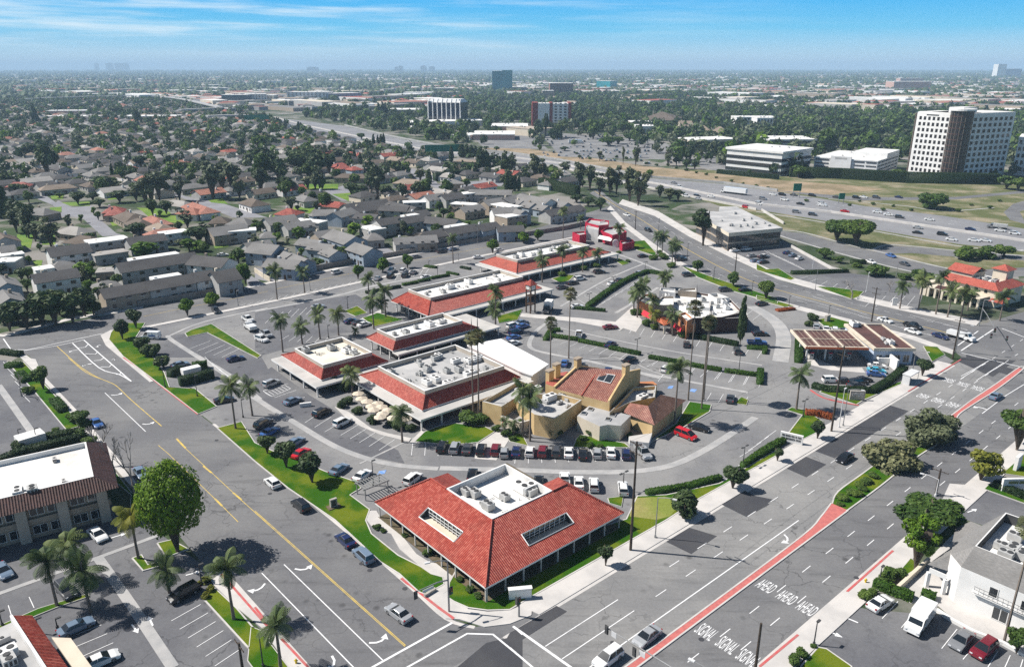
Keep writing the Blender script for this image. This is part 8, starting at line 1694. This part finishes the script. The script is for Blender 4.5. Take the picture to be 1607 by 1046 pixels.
for k in range(9000):
 dist = math.exp(rf_.uniform(math.log(1500), math.log(12000))); az_ = rf_.uniform(-.66, .66); x, y = dist * math.sin(az_), dist * math.cos(az_); s = scr((x, y, 0))
 if not (-20 < s[0] < 1630) or inside(s, SUB): continue
 if dist < 1800 and not (330 < s[0] < 720 or s[0] > 880 and dist > 950): continue
 if not clear0(x, y): continue
 dens = .5 + .5 * math.sin(x * .0031 + 1.3) * math.sin(y * .0023 + .4)
 if s[0] > 880 and dist < 2600: dens *= .55
 if 640 < s[0] and 2300 < dist < 3600: dens = max(dens, .8)
 if rf_.random() > dens: continue
 big = rf_.random(); L, W_, h = (rf_.uniform(40, 130), rf_.uniform(30, 70), rf_.uniform(6, 13)) if big < .22 else (rf_.uniform(14, 40), rf_.uniform(10, 22), rf_.uniform(3.5, 9)); far.append((x, y, ANG_A + rf_.choice((0, math.pi / 2)) + rf_.uniform(-.1, .1), L, W_, h, 0 if big < .5 else 2.5, rf_.choice((7, 7, 7, 8, 9, 3, 1, 6, 4, 5)) if big < .5 else rf_.choice((1, 2, 3, 4, 5, 6)), rf_.choice((8, 9, 9, 10, 11, 12)))); FARB.append((x, y, max(L, W_) * .6))
boxmass('distant_buildings', far, RM)
# ------------------------------------------------------------------ taller buildings beyond the freeway, each a thing
def bframe(c, pl, pr_):
 a, b = [Vector(G(p)[:2]) for p in q(c, pl + ' ' + pr_)]; d = b - a; return Fr(a, math.atan2(d.y, d.x)), d.length
def tower(name, label, c, pl, pr_, ptop, dep, wm, bands=None, win=None, roofm=ROOFW, cat='building', wm2=None, z0=0, floors=None):
 fr, L = bframe(c, pl, pr_); h = tall(G(q(c, pl)[0]), q(c, ptop)[0]); o = thing(name, label, cat, fr.at(L / 2, dep / 2))
 b = MB(); b.fbox(fr, 0, L, 0, dep, z0, h); b.build('wall', wm, o); b = MB(); b.fbox(fr, -.3, L + .3, -.3, dep + .3, h, h + .8); b.build('roof', roofm, o)
 HOMES.append((*fr.at(L / 2, dep / 2)[:2], max(L, dep) * .62))
 if win:
  n, m_, zlo, fill = win; fh = (h - zlo) / m_; qs = []
  for k in range(m_): qs += wallrow(fr, 0, 0, L, 0, n, zlo + k * fh + fh * .25, zlo + k * fh + fh * .8, fill) + wallrow(fr, L, 0, L, dep, max(1, int(n * dep / L)), zlo + k * fh + fh * .25, zlo + k * fh + fh * .8, fill)
  facade(o, qs, GLASS, WHITE, False)
 for k in range(bands or 0):
  fh = h / bands; b = MB(); b.fbox(fr, -.25, L + .25, -.25, dep + .25, k * fh + fh * .42, k * fh + fh * .78); b.build('window_band', GLASS, o)
 hvac(o, fr, [(L * rgh.uniform(.15, .85), dep * rgh.uniform(.2, .8)) for _ in range(5)], h + .8); return o, fr, L, h
TEAL = glassm('teal_glass', (0.004, 0.19, 0.23), .4, .2); TEAL2 = glassm('light_teal_glass', (0.015, 0.22, 0.25), .3, .3)
o, fr, L, h = tower('office_tower', 'blue-green glass office block standing alone near the horizon', 'A2', '1425,245', '1545,245', '1425,122', 60, TEAL, cat='office tower'); b = MB(); b.fbox(fr, L * .5, L + .6, -1, 30, 0, h + 3); b.build('wing', TEAL2, o)
for k in range(1, 15): b = MB(); b.fbox(fr, -.3, L * .5, -.35, -.002, h * k / 15, h * k / 15 + .8); b.build('spandrel', TEAL2, o)
# ribbed dark building with white fins
fr, L = bframe('A2', '1045,440', '1235,444'); h = tall(G(q('A2', '1030,445')[0]), q('A2', '1030,312')[0]); o = thing('ribbed_building', 'dark glass building with white vertical ribs and sloped white crown', 'office', fr.at(L / 2, 15)); HOMES.append((*fr.at(L / 2, 18)[:2], 50))
b = MB(); b.fbox(fr, 0, L, 0, 30, 5, h); b.build('wall', glassm('navy_glass', (0.015, 0.02, 0.05)), o)
for k in range(8):
 x = L * k / 7; b = MB(); b.tube([fr.at(x, -.6, 5), fr.at(x, -.6, h), fr.at(x, 3, h + 4.5)], .8, 6); b.build('rib', WHITE, o)
for k in range(5):
 y = 30 * k / 4
 for x in (-.6,): b = MB(); b.tube([fr.at(x, y, 5), fr.at(x, y, h), fr.at(x + 3, y, h + 4.5)], .8, 6); b.build('rib', WHITE, o)
b = MB(); b.loft([[fr.at(-.5, -.5, h), fr.at(L + .5, -.5, h), fr.at(L + .5, 30.5, h), fr.at(-.5, 30.5, h)], [fr.at(3, 3, h + 4.5), fr.at(L - 3, 3, h + 4.5), fr.at(L - 3, 27, h + 4.5), fr.at(3, 27, h + 4.5)]]); b.build('crown', WHITE, o)
tower('podium', 'wide low white building at the foot of the ribbed block', 'A2', '945,462', '1385,448', '945,432', 40, WHITE, cat='building')
# hotel
o, fr, L, h = tower('hotel', 'tall white hotel with dark red edge columns', 'A3', '150,455', '360,455', '150,320', 30, WHITE, win=None, cat='hotel'); REDD = mat('hotel_red', (0.28, 0.06, 0.05))
for x0, x1 in ((-3.5, 4), (L * .42, L * .50), (L * .95, L + 1.5)): b = MB(); b.fbox(fr, x0, x1, -1.2, 31, 0, h + 2); b.build('red_column', REDD, o)
b = MB(); b.fbox(fr, 4.1, L * .41, -1.6, -.05, 3, h + 1.2); b.build('front_slab', WHITE, o); facade(o, [q_ for k in range(9) for q_ in wallrow(fr, L * .52, 0, L * .94, 0, 3, 3 + k * 3.6, 5 + k * 3.6, .5)], GLASS, WHITE, False)
tower('hotel_wing', 'low cream wing in front of the hotel', 'A3', '-20,500', '150,515', '-20,460', 30, CREAM, roofm=mat('tan_flat_roof', (.5, .42, .34)))
# striped office
o, fr, L, h = tower('striped_office', 'white office with three black window bands', 'A3', '1295,716', '1622,752', '1295,588', 42, WHITE, cat='office')
for z0, z1 in ((.06, .2), (.34, .5), (.62, .76)): b = MB(); b.fbox(fr, -.3, L + .3, -.3, 42.3, h * z0, h * z1); b.build('window_band', GLASS, o)
b = MB(); b.fbox(fr, -1, L + 1, -1, 43, h, h + 1.5); b.build('parapet', WHITE, o)
tower('white_office', 'low white office behind the striped one', 'A4', '75,590', '355,590', '75,535', 40, WHITE, bands=2, cat='office'); tower('side_office', 'low white office with dark glass front left of the striped one', 'A3', '1105,595', '1370,585', '1105,540', 30, CREAM, bands=1, cat='office')
# parking garage
o, fr, L, h = tower('parking_garage', 'stepped white parking garage with dark deck openings', 'A4', '340,722', '715,752', '340,640', 60, WHITE, cat='parking garage')
for k in range(4):
 for x0, x1 in ((.02, .24), (.64, .80), (.83, .985)): b = MB(); b.fbox(fr, L * x0, L * x1, -.25, .3, h * k / 4 + 1.2, h * k / 4 + h / 4 - .5); b.build('deck_shade_panel', DARKM, o)  # solid dark panels put in for the shade inside the open decks
for k in range(4):
 for j in range(6): b = MB(); b.fbox(fr, L - .3, L + .25, 2 + j * 9.5, 9.5 + j * 9.5, h * k / 4 + 1.2, h * k / 4 + h / 4 - .5); b.build('deck_shade_panel', DARKM, o)
b = MB(); b.fbox(fr, L * .27, L * .6, -1.5, 0, 0, h + 2.5); b.build('stair_tower', WHITE, o); b = MB(); b.fbox(fr, L * .45, L, 25, 60, h + .8, h + 4); b.build('upper_deck', WHITE, o); b = MB(); b.fbox(fr, L * .34, L * .53, -1.56, -1.49, h + .4, h + 1.6); b.build('sign_strip', SIDING, o)
# the white tower: two wings meeting at a dark glass cylinder
pc = Vector(G((1491, 282))[:2]); pl_ = Vector(G((1424, 273.6))[:2]); pr2 = Vector(G((1574, 275))[:2]); h = 44.5
o = thing('white_tower', 'white eleven storey office tower with dark glass cylinder between two wings', 'office tower', (*pc, 0)); HOMES.append((pc.x, pc.y + 15, 60))
BRZ = glassm('bronze_glass', (0.022, 0.018, 0.017), .15, .6)
def wing(p0, p1, dep, nw, nm):
 d = p1 - p0; L = d.length; f = Fr(p0, math.atan2(d.y, d.x)); b = MB(); b.fbox(f, 0, L, 0, dep, 0, h); b.build(nm, WHITE, o); b = MB(); b.fbox(f, .6, L - .6, .6, dep - .6, h, h + .3); b.build('roof', ROOFW, o)
 return [w for k in range(10) for w in wallrow(f, 0, 0, L, 0, nw, 3.2 + k * 4.0, 5.6 + k * 4.0, .56, 1.2)], f, L
w1, f1, L1 = wing(pl_, pc, 26, 9, 'left_wing'); w2, f2, L2 = wing(pc, pr2, 26, 10, 'right_wing'); facade(o, w1 + w2, BRZ, WHITE, False)
dirv = (pc - (pl_ + pr2) / 2).normalized(); cc = pc - dirv * 1.0
for c_, r_, hh, nm in ((cc, 7.2, h + 2.2, 'glass_cylinder'), (pl_ + (f1.b * 5) - f1.a * .5, 3.4, h - .5, 'corner_cylinder')):
 b = MB(); b.tube([(*c_, 0), (*c_, hh)], r_, 28, 0); b.build(nm, BRZ, o)
 for k in range(1, 12): b = MB(); b.tube([(*c_, hh * k / 12), (*c_, hh * k / 12 + .5)], r_ + .1, 28, 0); b.build('ring', BROWN, o)
 for k in range(18): a = 2 * math.pi * k / 18; b = MB(); b.tube([(c_.x + r_ * math.cos(a), c_.y + r_ * math.sin(a), 0), (c_.x + r_ * math.cos(a), c_.y + r_ * math.sin(a), hh)], .09, 4); b.build('mullion', TAN, o)
b = MB(); b.tube([(*cc, h + 2.2), (*cc, h + 3.4)], 8.4, 28); b.build('crown_disc', WHITE, o); b = MB(); b.fbox(f1, L1 * .62, L1 - 2, 4, 20, h + .3, h + 4); b.build('penthouse', WHITE, o)
b = MB(); b.fbox(f1, L1 * .22, L1 * .5, -.12, -.01, h - 2.1, h - 1.3); b.build('sign_strip', DARKM, o)
tower('white_office', 'white office block cut by the right frame edge', 'A4', '1530,745', '1760,760', '1545,525', 40, WHITE, win=(8, 5, 2, .6), cat='office')
# mid-distance blocks
GW = mat('blue_shade_wall', (0.35, 0.40, 0.50)); BRK = mat('far_brick', (0.30, 0.16, 0.13)); PNK = mat('pink_stucco', (0.55, 0.36, 0.30))  # shading of the white block's end painted as blue; hazy tower shares it
for a in (('apartment_block', 'long white apartment block near the left skyline', 'A2', '195,300', '430,302', '195,248', 40, WHITE, (10, 5, 2, .5)), ('apartment_block', 'shaded end of the long apartment block, painted blue-grey', 'A2', '436,302', '640,295', '436,258', 40, GW, (8, 5, 2, .5)), ('apartment_block', 'blue glass fronted apartment block by the flyover', 'A1', '1335,325', '1480,325', '1335,265', 40, GLASSB, None), ('apartment_block', 'white striped apartment block by the flyover', 'A1', '1482,320', '1607,318', '1482,262', 40, WHITE, (7, 5, 2, .5)), ('apartment_block', 'cream apartment block right of the flyover', 'A2', '-20,318', '115,318', '-20,268', 35, CREAM, (6, 5, 2, .5)),
   ('stepped_office', 'brown stepped office near the horizon', 'A3', '240,275', '380,275', '240,195', 60, BRK, (8, 6, 2, .6)), ('stepped_office', 'lower brown wing of the stepped office', 'A3', '195,285', '265,285', '195,240', 40, TAN, (4, 4, 2, .6)), ('glass_office', 'pale glass office right of the brown stepped one', 'A3', '520,230', '600,232', '520,180', 40, TEAL2, None), ('terraced_building', 'orange terraced building among trees at the right', 'A4', '820,240', '1040,240', '820,185', 60, PNK, None), ('terraced_building', 'upper step of the orange terraced building', 'A4', '860,200', '1000,200', '860,165', 40, PNK, None),
   ('hazy_tower', 'hazy white hotel tower on the right horizon', 'A4', '1440,160', '1490,160', '1440,80', 60, WHITE, None), ('hazy_tower', 'hazy blue tower beside the white hotel tower', 'A4', '1490,160', '1585,160', '1490,108', 60, GW, None), ('mall', 'pink walled low mall beside the freeway bank', 'A2', '1310,535', '1560,535', '1310,505', 50, PNK, None), ('mall', 'white roofed mall block behind the pink one', 'A2', '1420,495', '1640,495', '1420,455', 50, PNK, None), ('mall', 'small white mall block at the cypress trees', 'A2', '1180,530', '1290,535', '1180,505', 30, WHITE, None), ('showroom', 'round fronted white car showroom in the packed lot', 'A3', '765,495', '875,495', '765,455', 30, WHITE, None), ('showroom', 'grey back building of the car showroom', 'A3', '730,470', '850,470', '730,430', 30, TAN, None),
   ('white_office', 'white office tier among the dark trees', 'A3', '1360,440', '1607,440', '1360,400', 30, WHITE, (12, 2, 1, .7)), ('white_office', 'small white office at the left of the parking garage trees', 'A4', '0,470', '95,470', '0,405', 25, WHITE, (5, 2, 1, .6)), ('store', 'long white store left of the teal block', 'A2', '890,280', '1060,280', '890,252', 60, WHITE, None), ('store', 'tan low store behind the brown field', 'A2', '800,385', '1000,385', '800,355', 50, TAN, None), ('store', 'dark blue building before the teal block', 'A2', '1080,255', '1190,255', '1080,225', 50, GLASSB, None), ('school', 'tan low school roofs left of the overpasses', 'A1', '260,410', '580,410', '260,395', 30, PNK, None), ('school', 'reddish school hall in the left suburb', 'A1', '280,390', '520,388', '280,362', 25, PNK, None), ('warehouse', 'purple-brown long roof under the overpasses', 'A1', '700,412', '1060,410', '700,395', 30, BRK, None)):
 tower(a[0], a[1], a[2], a[3], a[4], a[5], a[6], a[7], win=a[8])
for lb, s in (('tan gabled hall among the trees', 'A3 1110,470 1215,472 22 t 7 hip'), ('tan gabled hall right of its twin', 'A3 1205,475 1315,478 22 t 7 hip'), ('wide brown gabled hall behind the car showroom', 'A3 800,400 1030,405 60 b 8 hip'), ('tan gabled block above the car showroom', 'A3 1015,440 1090,440 24 t 7 gable')):
 v = s.split(); a, b_ = [Vector(G(p, 9)[:2]) for p in q(v[0], v[1] + ' ' + v[2])]; o = house('gabled_hall', Fr((a + b_) / 2, math.atan2((b_ - a).y, (b_ - a).x)), (b_ - a).length, float(v[3]), float(v[5]), 6 if v[3] != '60' else 9, ROOFC[v[4]][1], CREAM, v[6], True); tag(o, lb, 'hall')
HZM = mat('far_tower_wall', (0.42, 0.44, 0.47))
for x0, x1, yt, lb in ((149, 154, 97.5, 'thin leftmost tower of the hazy left skyline'), (167, 177, 98, 'wide second tower of the hazy left skyline'), (181, 188, 97.8, 'third tower of the hazy left skyline'), (190, 202, 99.5, 'low rightmost tower of the hazy left skyline'), (482, 499, 105.8, 'broad pair of towers on the horizon left of centre'), (520, 527, 110, 'small tower right of the broad horizon pair'), (619, 625, 106, 'short tower on the central horizon'), (626, 632, 103.8, 'thin tower on the central horizon'), (660, 669, 103.8, 'wide tower on the central horizon'), (673, 682, 105, 'low tower right of the wide horizon tower')):
 yb = 114.0 if yt > 100 else 111.5; p0, p1 = G((x0, yb)), G((x1, yb)); h_ = tall(p0, (x0, yt)); o = thing('skyline_tower', lb, 'tower', (*((Vector(p0[:2]) + Vector(p1[:2])) / 2), 0)); b = MB(); f = Fr(p0, math.atan2(p1[1] - p0[1], p1[0] - p0[0])); L = (Vector(p1[:2]) - Vector(p0[:2])).length; b.fbox(f, 0, L, 0, 60, 0, h_); b.fbox(f, L * .2, L * .8, 10, 50, h_, h_ + 8); b.build('wall', HZM, o)
 for k in range(6): b = MB(); b.fbox(f, -.5, L + .5, -.5, 1, h_ * (k + .3) / 6, h_ * (k + .65) / 6); b.build('window_band', GLASS, o)
 if h_ > 140: o.scale = (1, 1, 140 / h_)
# ------------------------------------------------------------------ trees of suburb and campus: nearest ones singly, the rest as a mass
for c in CR:
 pass
MID = {'gum': [crownmesh('crown', 50 + s, 700, .17, LGE, 15, .7, (.24, .42), 1, 'tall', .35) for s in range(3)], 'dark': [crownmesh('crown', 60 + s, 650, .2, LG3, 10, .55, (.35, .55)) for s in range(3)], 'green': [crownmesh('crown', 70 + s, 650, .2, LG1, 10, .55, (.35, .55)) for s in range(2)], 'bright': [crownmesh('crown', 75, 650, .2, LG2, 10, .55, (.35, .55))], 'cypress': CR['cypress'], 'conifer': CR['conifer']}
CR.update({k + '_mid': v for k, v in MID.items()})
LOOKS = {'gum': 'tall loose grey-green tree', 'dark': 'dark round tree', 'green': 'green round tree', 'bright': 'bright green tree', 'cypress': 'slim dark cypress', 'conifer': 'pointed dark conifer'}
MT = []
def mtrees(c, kind, specs, phrase, group=None):
 its = []
 for s in specs.split(';'):
  v = [float(x) for x in s.replace(',', ' ').split()]; B = G(q(c, f'{v[0]},{v[1]}')[0]); ht = tall(B, q(c, f'{v[0]},{v[2]}')[0]); r = v[3] / Y0[c[0]][1] * depth(B) / F
  lo_ = .12 if kind in ('cypress', 'conifer') else .3
  o = tree({'gum': 'gum_tree', 'cypress': 'cypress_tree', 'conifer': 'conifer_tree'}.get(kind, 'tree'), kind + '_mid', B, ht * (.5 + lo_ / 2), r, ht * (.5 - lo_ / 2)) if kind in ('cypress', 'conifer') else tree('gum_tree' if kind == 'gum' else 'tree', kind + '_mid', B, ht * .62, r, ht * .40 / (1.5 if kind == 'gum' else 1.05)); its.append((o, LOOKS[kind])); MT.append((B[0], B[1], r))
 rowlabels(its, phrase, 'tree', group or 'trees ' + phrase)
mtrees('A1', 'gum', '915,940 700 75;960,900 690 60;880,930 740 60;1080,900 740 55;1280,890 650 85;1340,850 660 70;1400,860 640 75;1440,890 740 50;1570,860 690 60;1250,760 640 50;820,900 800 55;700,840 770 60', 'in the park behind the cul-de-sac'); mtrees('A1', 'conifer', '20,1000 740 55;215,440 315 26;1230,700 620 30;905,390 340 14;885,385 340 12;30,560 520 30', 'in the left suburb'); mtrees('A1', 'dark', '110,1050 870 65;170,1060 900 60;290,760 540 70;190,640 540 60;1120,740 660 45;470,920 840 50;600,940 880 45;560,900 840 40;100,850 790 45;270,800 750 45;850,700 620 50;920,990 880 45;1000,980 890 45;720,910 830 60;610,830 740 60;830,460 340 28;700,390 320 50;360,370 310 50', 'near the cul-de-sac street'); mtrees('A1', 'green', '480,810 750 40;650,840 750 60;1350,400 360 20;1590,800 600 60;380,720 690 50;50,520 470 55;510,480 450 30;360,880 850 28', 'in the left suburb')
mtrees('B1', 'gum', '100,170 20 60;170,200 10 60;210,220 90 55;300,250 60 75;500,345 260 60;680,320 270 55;700,580 500 60;750,570 510 55;970,270 215 45;1060,250 200 40;1100,140 30 60;1200,180 100 50', 'around the left terraces'); mtrees('B1', 'dark', '60,745 560 80;160,735 550 90;250,715 520 95;330,710 480 105;430,700 500 90;500,660 470 70;550,650 560 55;350,650 500 80;20,700 590 70;110,700 560 70;200,690 540 70;1170,230 120 80;790,190 110 60;820,180 100 50;130,450 370 45;10,410 345 35', 'before the western terrace wall'); mtrees('B1', 'bright', '850,330 215 90;480,440 340 60;530,440 360 55;1160,280 215 55;1230,370 290 38;1440,470 345 50;870,440 360 45;1110,275 200 50', 'among the left terraces'); mtrees('B1', 'green', '1160,490 430 55;1030,510 440 25;950,500 470 20;650,590 560 30;1400,350 250 50;1450,330 300 45;890,520 480 55', 'beside the terrace gardens')
mtrees('B2', 'bright', '580,190 110 50;265,220 130 45;910,185 130 32;660,135 65 50;125,235 165 40;1150,90 50 25;1500,95 50 28;1570,220 160 25', 'between the grey townhouses'); mtrees('B2', 'green', '510,330 245 60;630,340 265 55;370,370 310 40;980,230 180 25;1340,200 160 35;550,90 40 40;1390,190 130 35;1560,170 100 40;60,300 280 30', 'between the grey townhouses')
mtrees('A2', 'dark', '60,720 560 75;190,860 740 60;320,700 560 90;370,760 600 70;260,740 600 70;580,870 780 55;620,890 830 40;40,830 690 60;700,870 690 45;820,620 570 45;250,690 580 80;450,740 600 60;430,690 610 45;860,760 650 50;790,880 800 45;980,880 770 45;560,690 600 40;700,690 640 35;640,860 800 40;330,790 660 60;150,800 660 50;100,760 640 40', 'in the park trees left of centre'); mtrees('A2', 'gum', '740,900 670 60;160,720 670 50;500,660 570 60;480,420 350 40;320,830 740 50;390,830 680 50;1000,840 790 35;220,960 860 60', 'by the park lawns'); mtrees('A2', 'green', '30,600 500 60;840,615 565 45;1080,530 450 70;1250,500 450 45;640,530 490 30;120,510 450 40;310,640 540 50;430,960 840 45;910,760 720 30;980,750 725 25;1120,520 470 30;1390,590 570 20;1450,600 570 20', 'around the freeway bend'); mtrees('A2', 'cypress', '160,475 410 12;185,475 410 12;265,490 425 16;280,495 430 12;715,585 500 12;740,580 505 10;760,580 500 14;775,580 495 12;600,670 590 14;635,680 610 14;1180,670 570 16;1240,640 560 22;1270,640 560 22;1300,640 565 20;1325,640 570 18;745,400 310 14;770,400 305 14;785,395 310 12;1045,800 710 22;1510,840 740 16;1535,840 740 16;1560,840 745 16;1585,840 750 14;1355,720 580 30;1390,720 600 30', 'by the freeway bend'); mtrees('A2', 'conifer', '1540,720 610 35;1500,740 600 40;1430,700 610 40;1460,720 620 40;1380,700 590 35', 'above the pyramid roof'); mtrees('A3', 'gum', '10,730 620 40;150,780 610 50;190,770 640 45;290,800 700 40;420,830 660 55;480,840 660 45;540,870 720 50;600,860 690 50;640,860 680 50;720,900 690 70;770,930 710 65;810,840 710 35;680,680 570 14;755,690 570 25;770,640 560 20;540,660 590 25;950,690 580 40;900,880 800 40;960,900 810 55;1010,900 820 45;330,740 660 50', 'along the near freeway edge'); mtrees('A3', 'dark', '400,910 855 42;470,930 870 45;545,960 870 38;20,790 740 30;100,910 870 30;300,520 420 55;170,520 430 30;215,520 360 22;250,500 420 30;1080,680 540 28;1060,710 640 30;1110,710 650 30;1000,690 630 25;420,650 620 15;330,600 570 30', 'between hotel and freeway'); mtrees('A3', 'bright', '880,610 555 25;750,630 590 18;605,850 790 22;840,760 710 25;180,600 560 18', 'near the packed car lot'); mtrees('A3', 'green', '590,570 510 55;650,560 510 45;720,540 490 40;800,560 500 35;870,550 490 35;500,530 400 55;560,480 400 45;690,500 420 50;950,520 440 40;1010,530 470 40;1190,540 470 50;1290,520 460 40;1270,660 620 20;1440,740 710 15', 'around the packed car lot'); mtrees('A4', 'green', '250,760 680 55;270,740 670 50;410,620 450 55;390,560 470 45;840,755 705 40;1500,830 740 60;1570,840 750 50;1420,770 710 30;870,760 710 40;240,540 470 40;330,520 430 45', 'around the parking garage'); mtrees('A4', 'dark', '630,540 430 80;720,520 430 70;560,560 450 70;320,460 400 50;480,480 390 60;850,500 400 60;60,560 440 60;170,540 440 40', 'behind the parking garage')
rgm = random.Random(8); near = []; mass = []; farm = []
Z2 = [(735, 231), (610, 209), (470, 184), (500, 160), (560, 135), (800, 128), (1100, 122), (1640, 118), (1640, 288), (1430, 275), (1280, 270), (1230, 280), (1100, 262), (1010, 250), (880, 238), (800, 225)]
flat('campus_lot', [[G(p) for p in P] for P in ([(845, 206), (1040, 222), (1095, 252), (880, 246)], [(1055, 222), (1135, 240), (1140, 272), (1100, 262)], [(740, 214), (835, 212), (860, 234), (760, 232)], [(1280, 272), (1420, 276), (1430, 283), (1270, 279)])], .04, LOTM)
LOTP = [(845, 205), (1040, 222), (1060, 250), (870, 245), (780, 225)]
def clear(x, y, m=3): return all((x - a) ** 2 + (y - b) ** 2 > (m + r) ** 2 for a, b, r in HOMES)
HG = {}
for x, y, r in HOMES + FARB: HG.setdefault((int(x // 60), int(y // 60)), []).append((x, y, r))
def clear(x, y, m=2.0):
 i, j = int(x // 60), int(y // 60)
 return all((x - a) ** 2 + (y - b) ** 2 > (m + r * .8) ** 2 for di in (-1, 0, 1) for dj in (-1, 0, 1) for a, b, r in HG.get((i + di, j + dj), ()))
FWP = [G(p)[:2] for p in FW + FWB]
for k in range(26000):
 dist = math.sqrt(rgm.uniform(330 ** 2, 2300 ** 2)); az_ = rgm.uniform(-.68, .66); x, y = dist * math.sin(az_), dist * math.cos(az_); s = scr((x, y, 0))
 if not -25 < s[0] < 1630: continue
 if inside(s, SUB): pz = .5
 elif inside(s, Z2): pz = .06 if inside(s, LOTP) else .6 if s[0] > 880 and s[1] < 245 else .35
 elif dist > 1500: pz = .5
 else: continue
 pz *= .55 + .9 * (.5 + .5 * math.sin(x * .021 + 2) * math.sin(y * .017))
 if rgm.random() > pz or not clear(x, y) or inside((x, y), FWP) or any(inside((x, y), [w[:2] for w in S_]) for S_ in STR): continue
 kd = rgm.choices(('dark', 'green', 'gum', 'bright', 'cypress'), (4, 5, 4, .6, .4))[0]; r = rgm.uniform(2.3, 4.6) * (1.35 if inside(s, Z2) else 1.0)
 (near if depth((x, y, 0)) < 560 else mass).append((depth((x, y, 0)), x, y, r, kd))
THP = [(-5, 480), (-5, 330), (300, 330), (640, 325), (900, 318), (925, 335), (800, 352), (560, 400), (400, 436), (140, 490)]
th = []
while len(th) < 75:
 x, y = rgm.uniform(-240, 60), rgm.uniform(170, 420)
 if inside(scr((x, y, 0)), THP) and clear(x, y, -1.5) and not any(inside((x, y), [w[:2] for w in S_]) for S_ in STR):
  kd = rgm.choice(('dark', 'green', 'green', 'gum', 'bright')); r = rgm.uniform(1.3, 2.7); th.append((tree('tree', kd + '_mid', (x, y, 0), r * 1.7, r, r * .9), 'small ' + LOOKS[kd].replace('tall ', '')))
rowlabels(th, 'in the townhouse courtyards', 'tree', 'courtyard trees of the townhouses')
near.sort(); mass = near[60:] + mass; zz = {}
for d, x, y, r, kd in near[:60]:
 h_ = r * rgm.uniform(2.0, 2.7) if kd != 'cypress' else r * 3; o = tree('tree', kd + '_mid', (x, y, 0), h_ * .6, r if kd != 'cypress' else r * .35, (h_ * .4 / (1.4 if kd == 'gum' else 1.0)))
 s = scr((x, y, 0)); z = 'left of the cul-de-sac' if s[0] < 60 else 'in far gardens behind the cul-de-sac' if s[0] < 330 else 'in gardens round the lawns' if s[0] < 600 else 'in gardens beside the freeway' if s[0] < 950 else 'on the campus by the parking garage'; zz.setdefault(z, []).append((o, LOOKS[kd]))
for z in zz: rowlabels(zz[z], z, 'tree', 'trees ' + z)
# mass of farther trees: clouds of leaf clumps
gm = np.random.default_rng(9); M_ = np.array([(x, y, r, {'dark': 0, 'green': 1, 'gum': 2, 'bright': 3, 'cypress': 0}[k]) for d, x, y, r, k in mass]); D_ = np.array([m[0] for m in mass])
for ki, (nm, mt) in enumerate((('distant_dark_trees', LG3), ('distant_green_trees', LG1), ('distant_gum_trees', LGE), ('distant_bright_trees', LG2))):
 sel = M_[:, 3] == ki; T_ = M_[sel]; n = len(T_); k = 46
 if not n: continue
 Dd = gm.normal(size=(n, k, 3)); Dd /= np.linalg.norm(Dd, axis=2, keepdims=True); rr = gm.uniform(.55, 1.05, (n, k, 1)); hgt = gm.uniform(.85, 1.35, (n, 1, 1))
 P = Dd * rr * T_[:, None, 2:3] * np.concatenate([np.ones((n, 1, 2)), hgt], 2); P[:, :, 0] += T_[:, None, 0]; P[:, :, 1] += T_[:, None, 1]; P[:, :, 2] += T_[:, None, 2] * hgt[:, :, 0] * 1.15
 P = P.reshape(-1, 3); Nn = Dd.reshape(-1, 3) + gm.normal(0, .4, (n * k, 3)); sz = np.repeat(T_[:, 2] * .5, k) * gm.uniform(.6, 1.2, n * k); tn = np.clip(np.repeat(gm.uniform(.1, .8, n), k) + gm.uniform(-.25, .25, n * k), 0, 1)
 me = leafobj(nm, P, Nn, sz, tn, mt, 1, None, gm); o = bpy.data.objects.new(nm, me); COL.objects.link(o); o['kind'] = 'stuff'
# farthest woods to the horizon: small jittered crowns
N_ = 26000; dist = np.exp(gm.uniform(math.log(2200), math.log(16000), N_)); az_ = gm.uniform(-.64, .64, N_); x, y = dist * np.sin(az_), dist * np.cos(az_); keep = gm.uniform(size=N_) < .35 + .65 * (.5 + .5 * np.sin(x * .004 + 1) * np.sin(y * .0031)); x, y, dist = x[keep], y[keep], dist[keep]; n = len(x); r = gm.uniform(4, 8, n) * (1 + dist / 9000)
oc = np.array([(1, 0, 0), (-.5, .87, 0), (-.5, -.87, 0), (.5, .5, .8), (-.7, 0, .8), (.3, -.6, .8), (0, 0, 1.2)], dtype=float); tri = np.array([(0, 1, 3), (1, 2, 4), (2, 0, 5), (1, 4, 3), (2, 5, 4), (0, 3, 5), (3, 4, 6), (4, 5, 6), (5, 3, 6)])
V = oc[None] * gm.uniform(.7, 1.3, (n, 7, 3)) * r[:, None, None] * np.array([[[1.3, 1.3, 1.25]]]); V[:, :, 0] += x[:, None]; V[:, :, 1] += y[:, None]; Ff = (tri[None] + np.arange(n)[:, None, None] * 7).reshape(-1, 3)
massmesh('distant_woods', V.reshape(-1, 3), Ff, np.zeros(len(Ff)), [LG3], np.repeat(gm.uniform(.1, 1, n), 9))
# trailing checks: labels
seen = {}
for o in S.objects:
 if o.parent is None and 'label' in o: seen.setdefault(o['label'], []).append(o)
for k, v in seen.items():
 if len(v) > 1 and not (v[0].get('group') and all(w.get('group') == v[0].get('group') for w in v)): print('DUPLABEL', k, len(v))
 if not 4 <= len(k.split()) <= 16: print('LABELLEN', k)
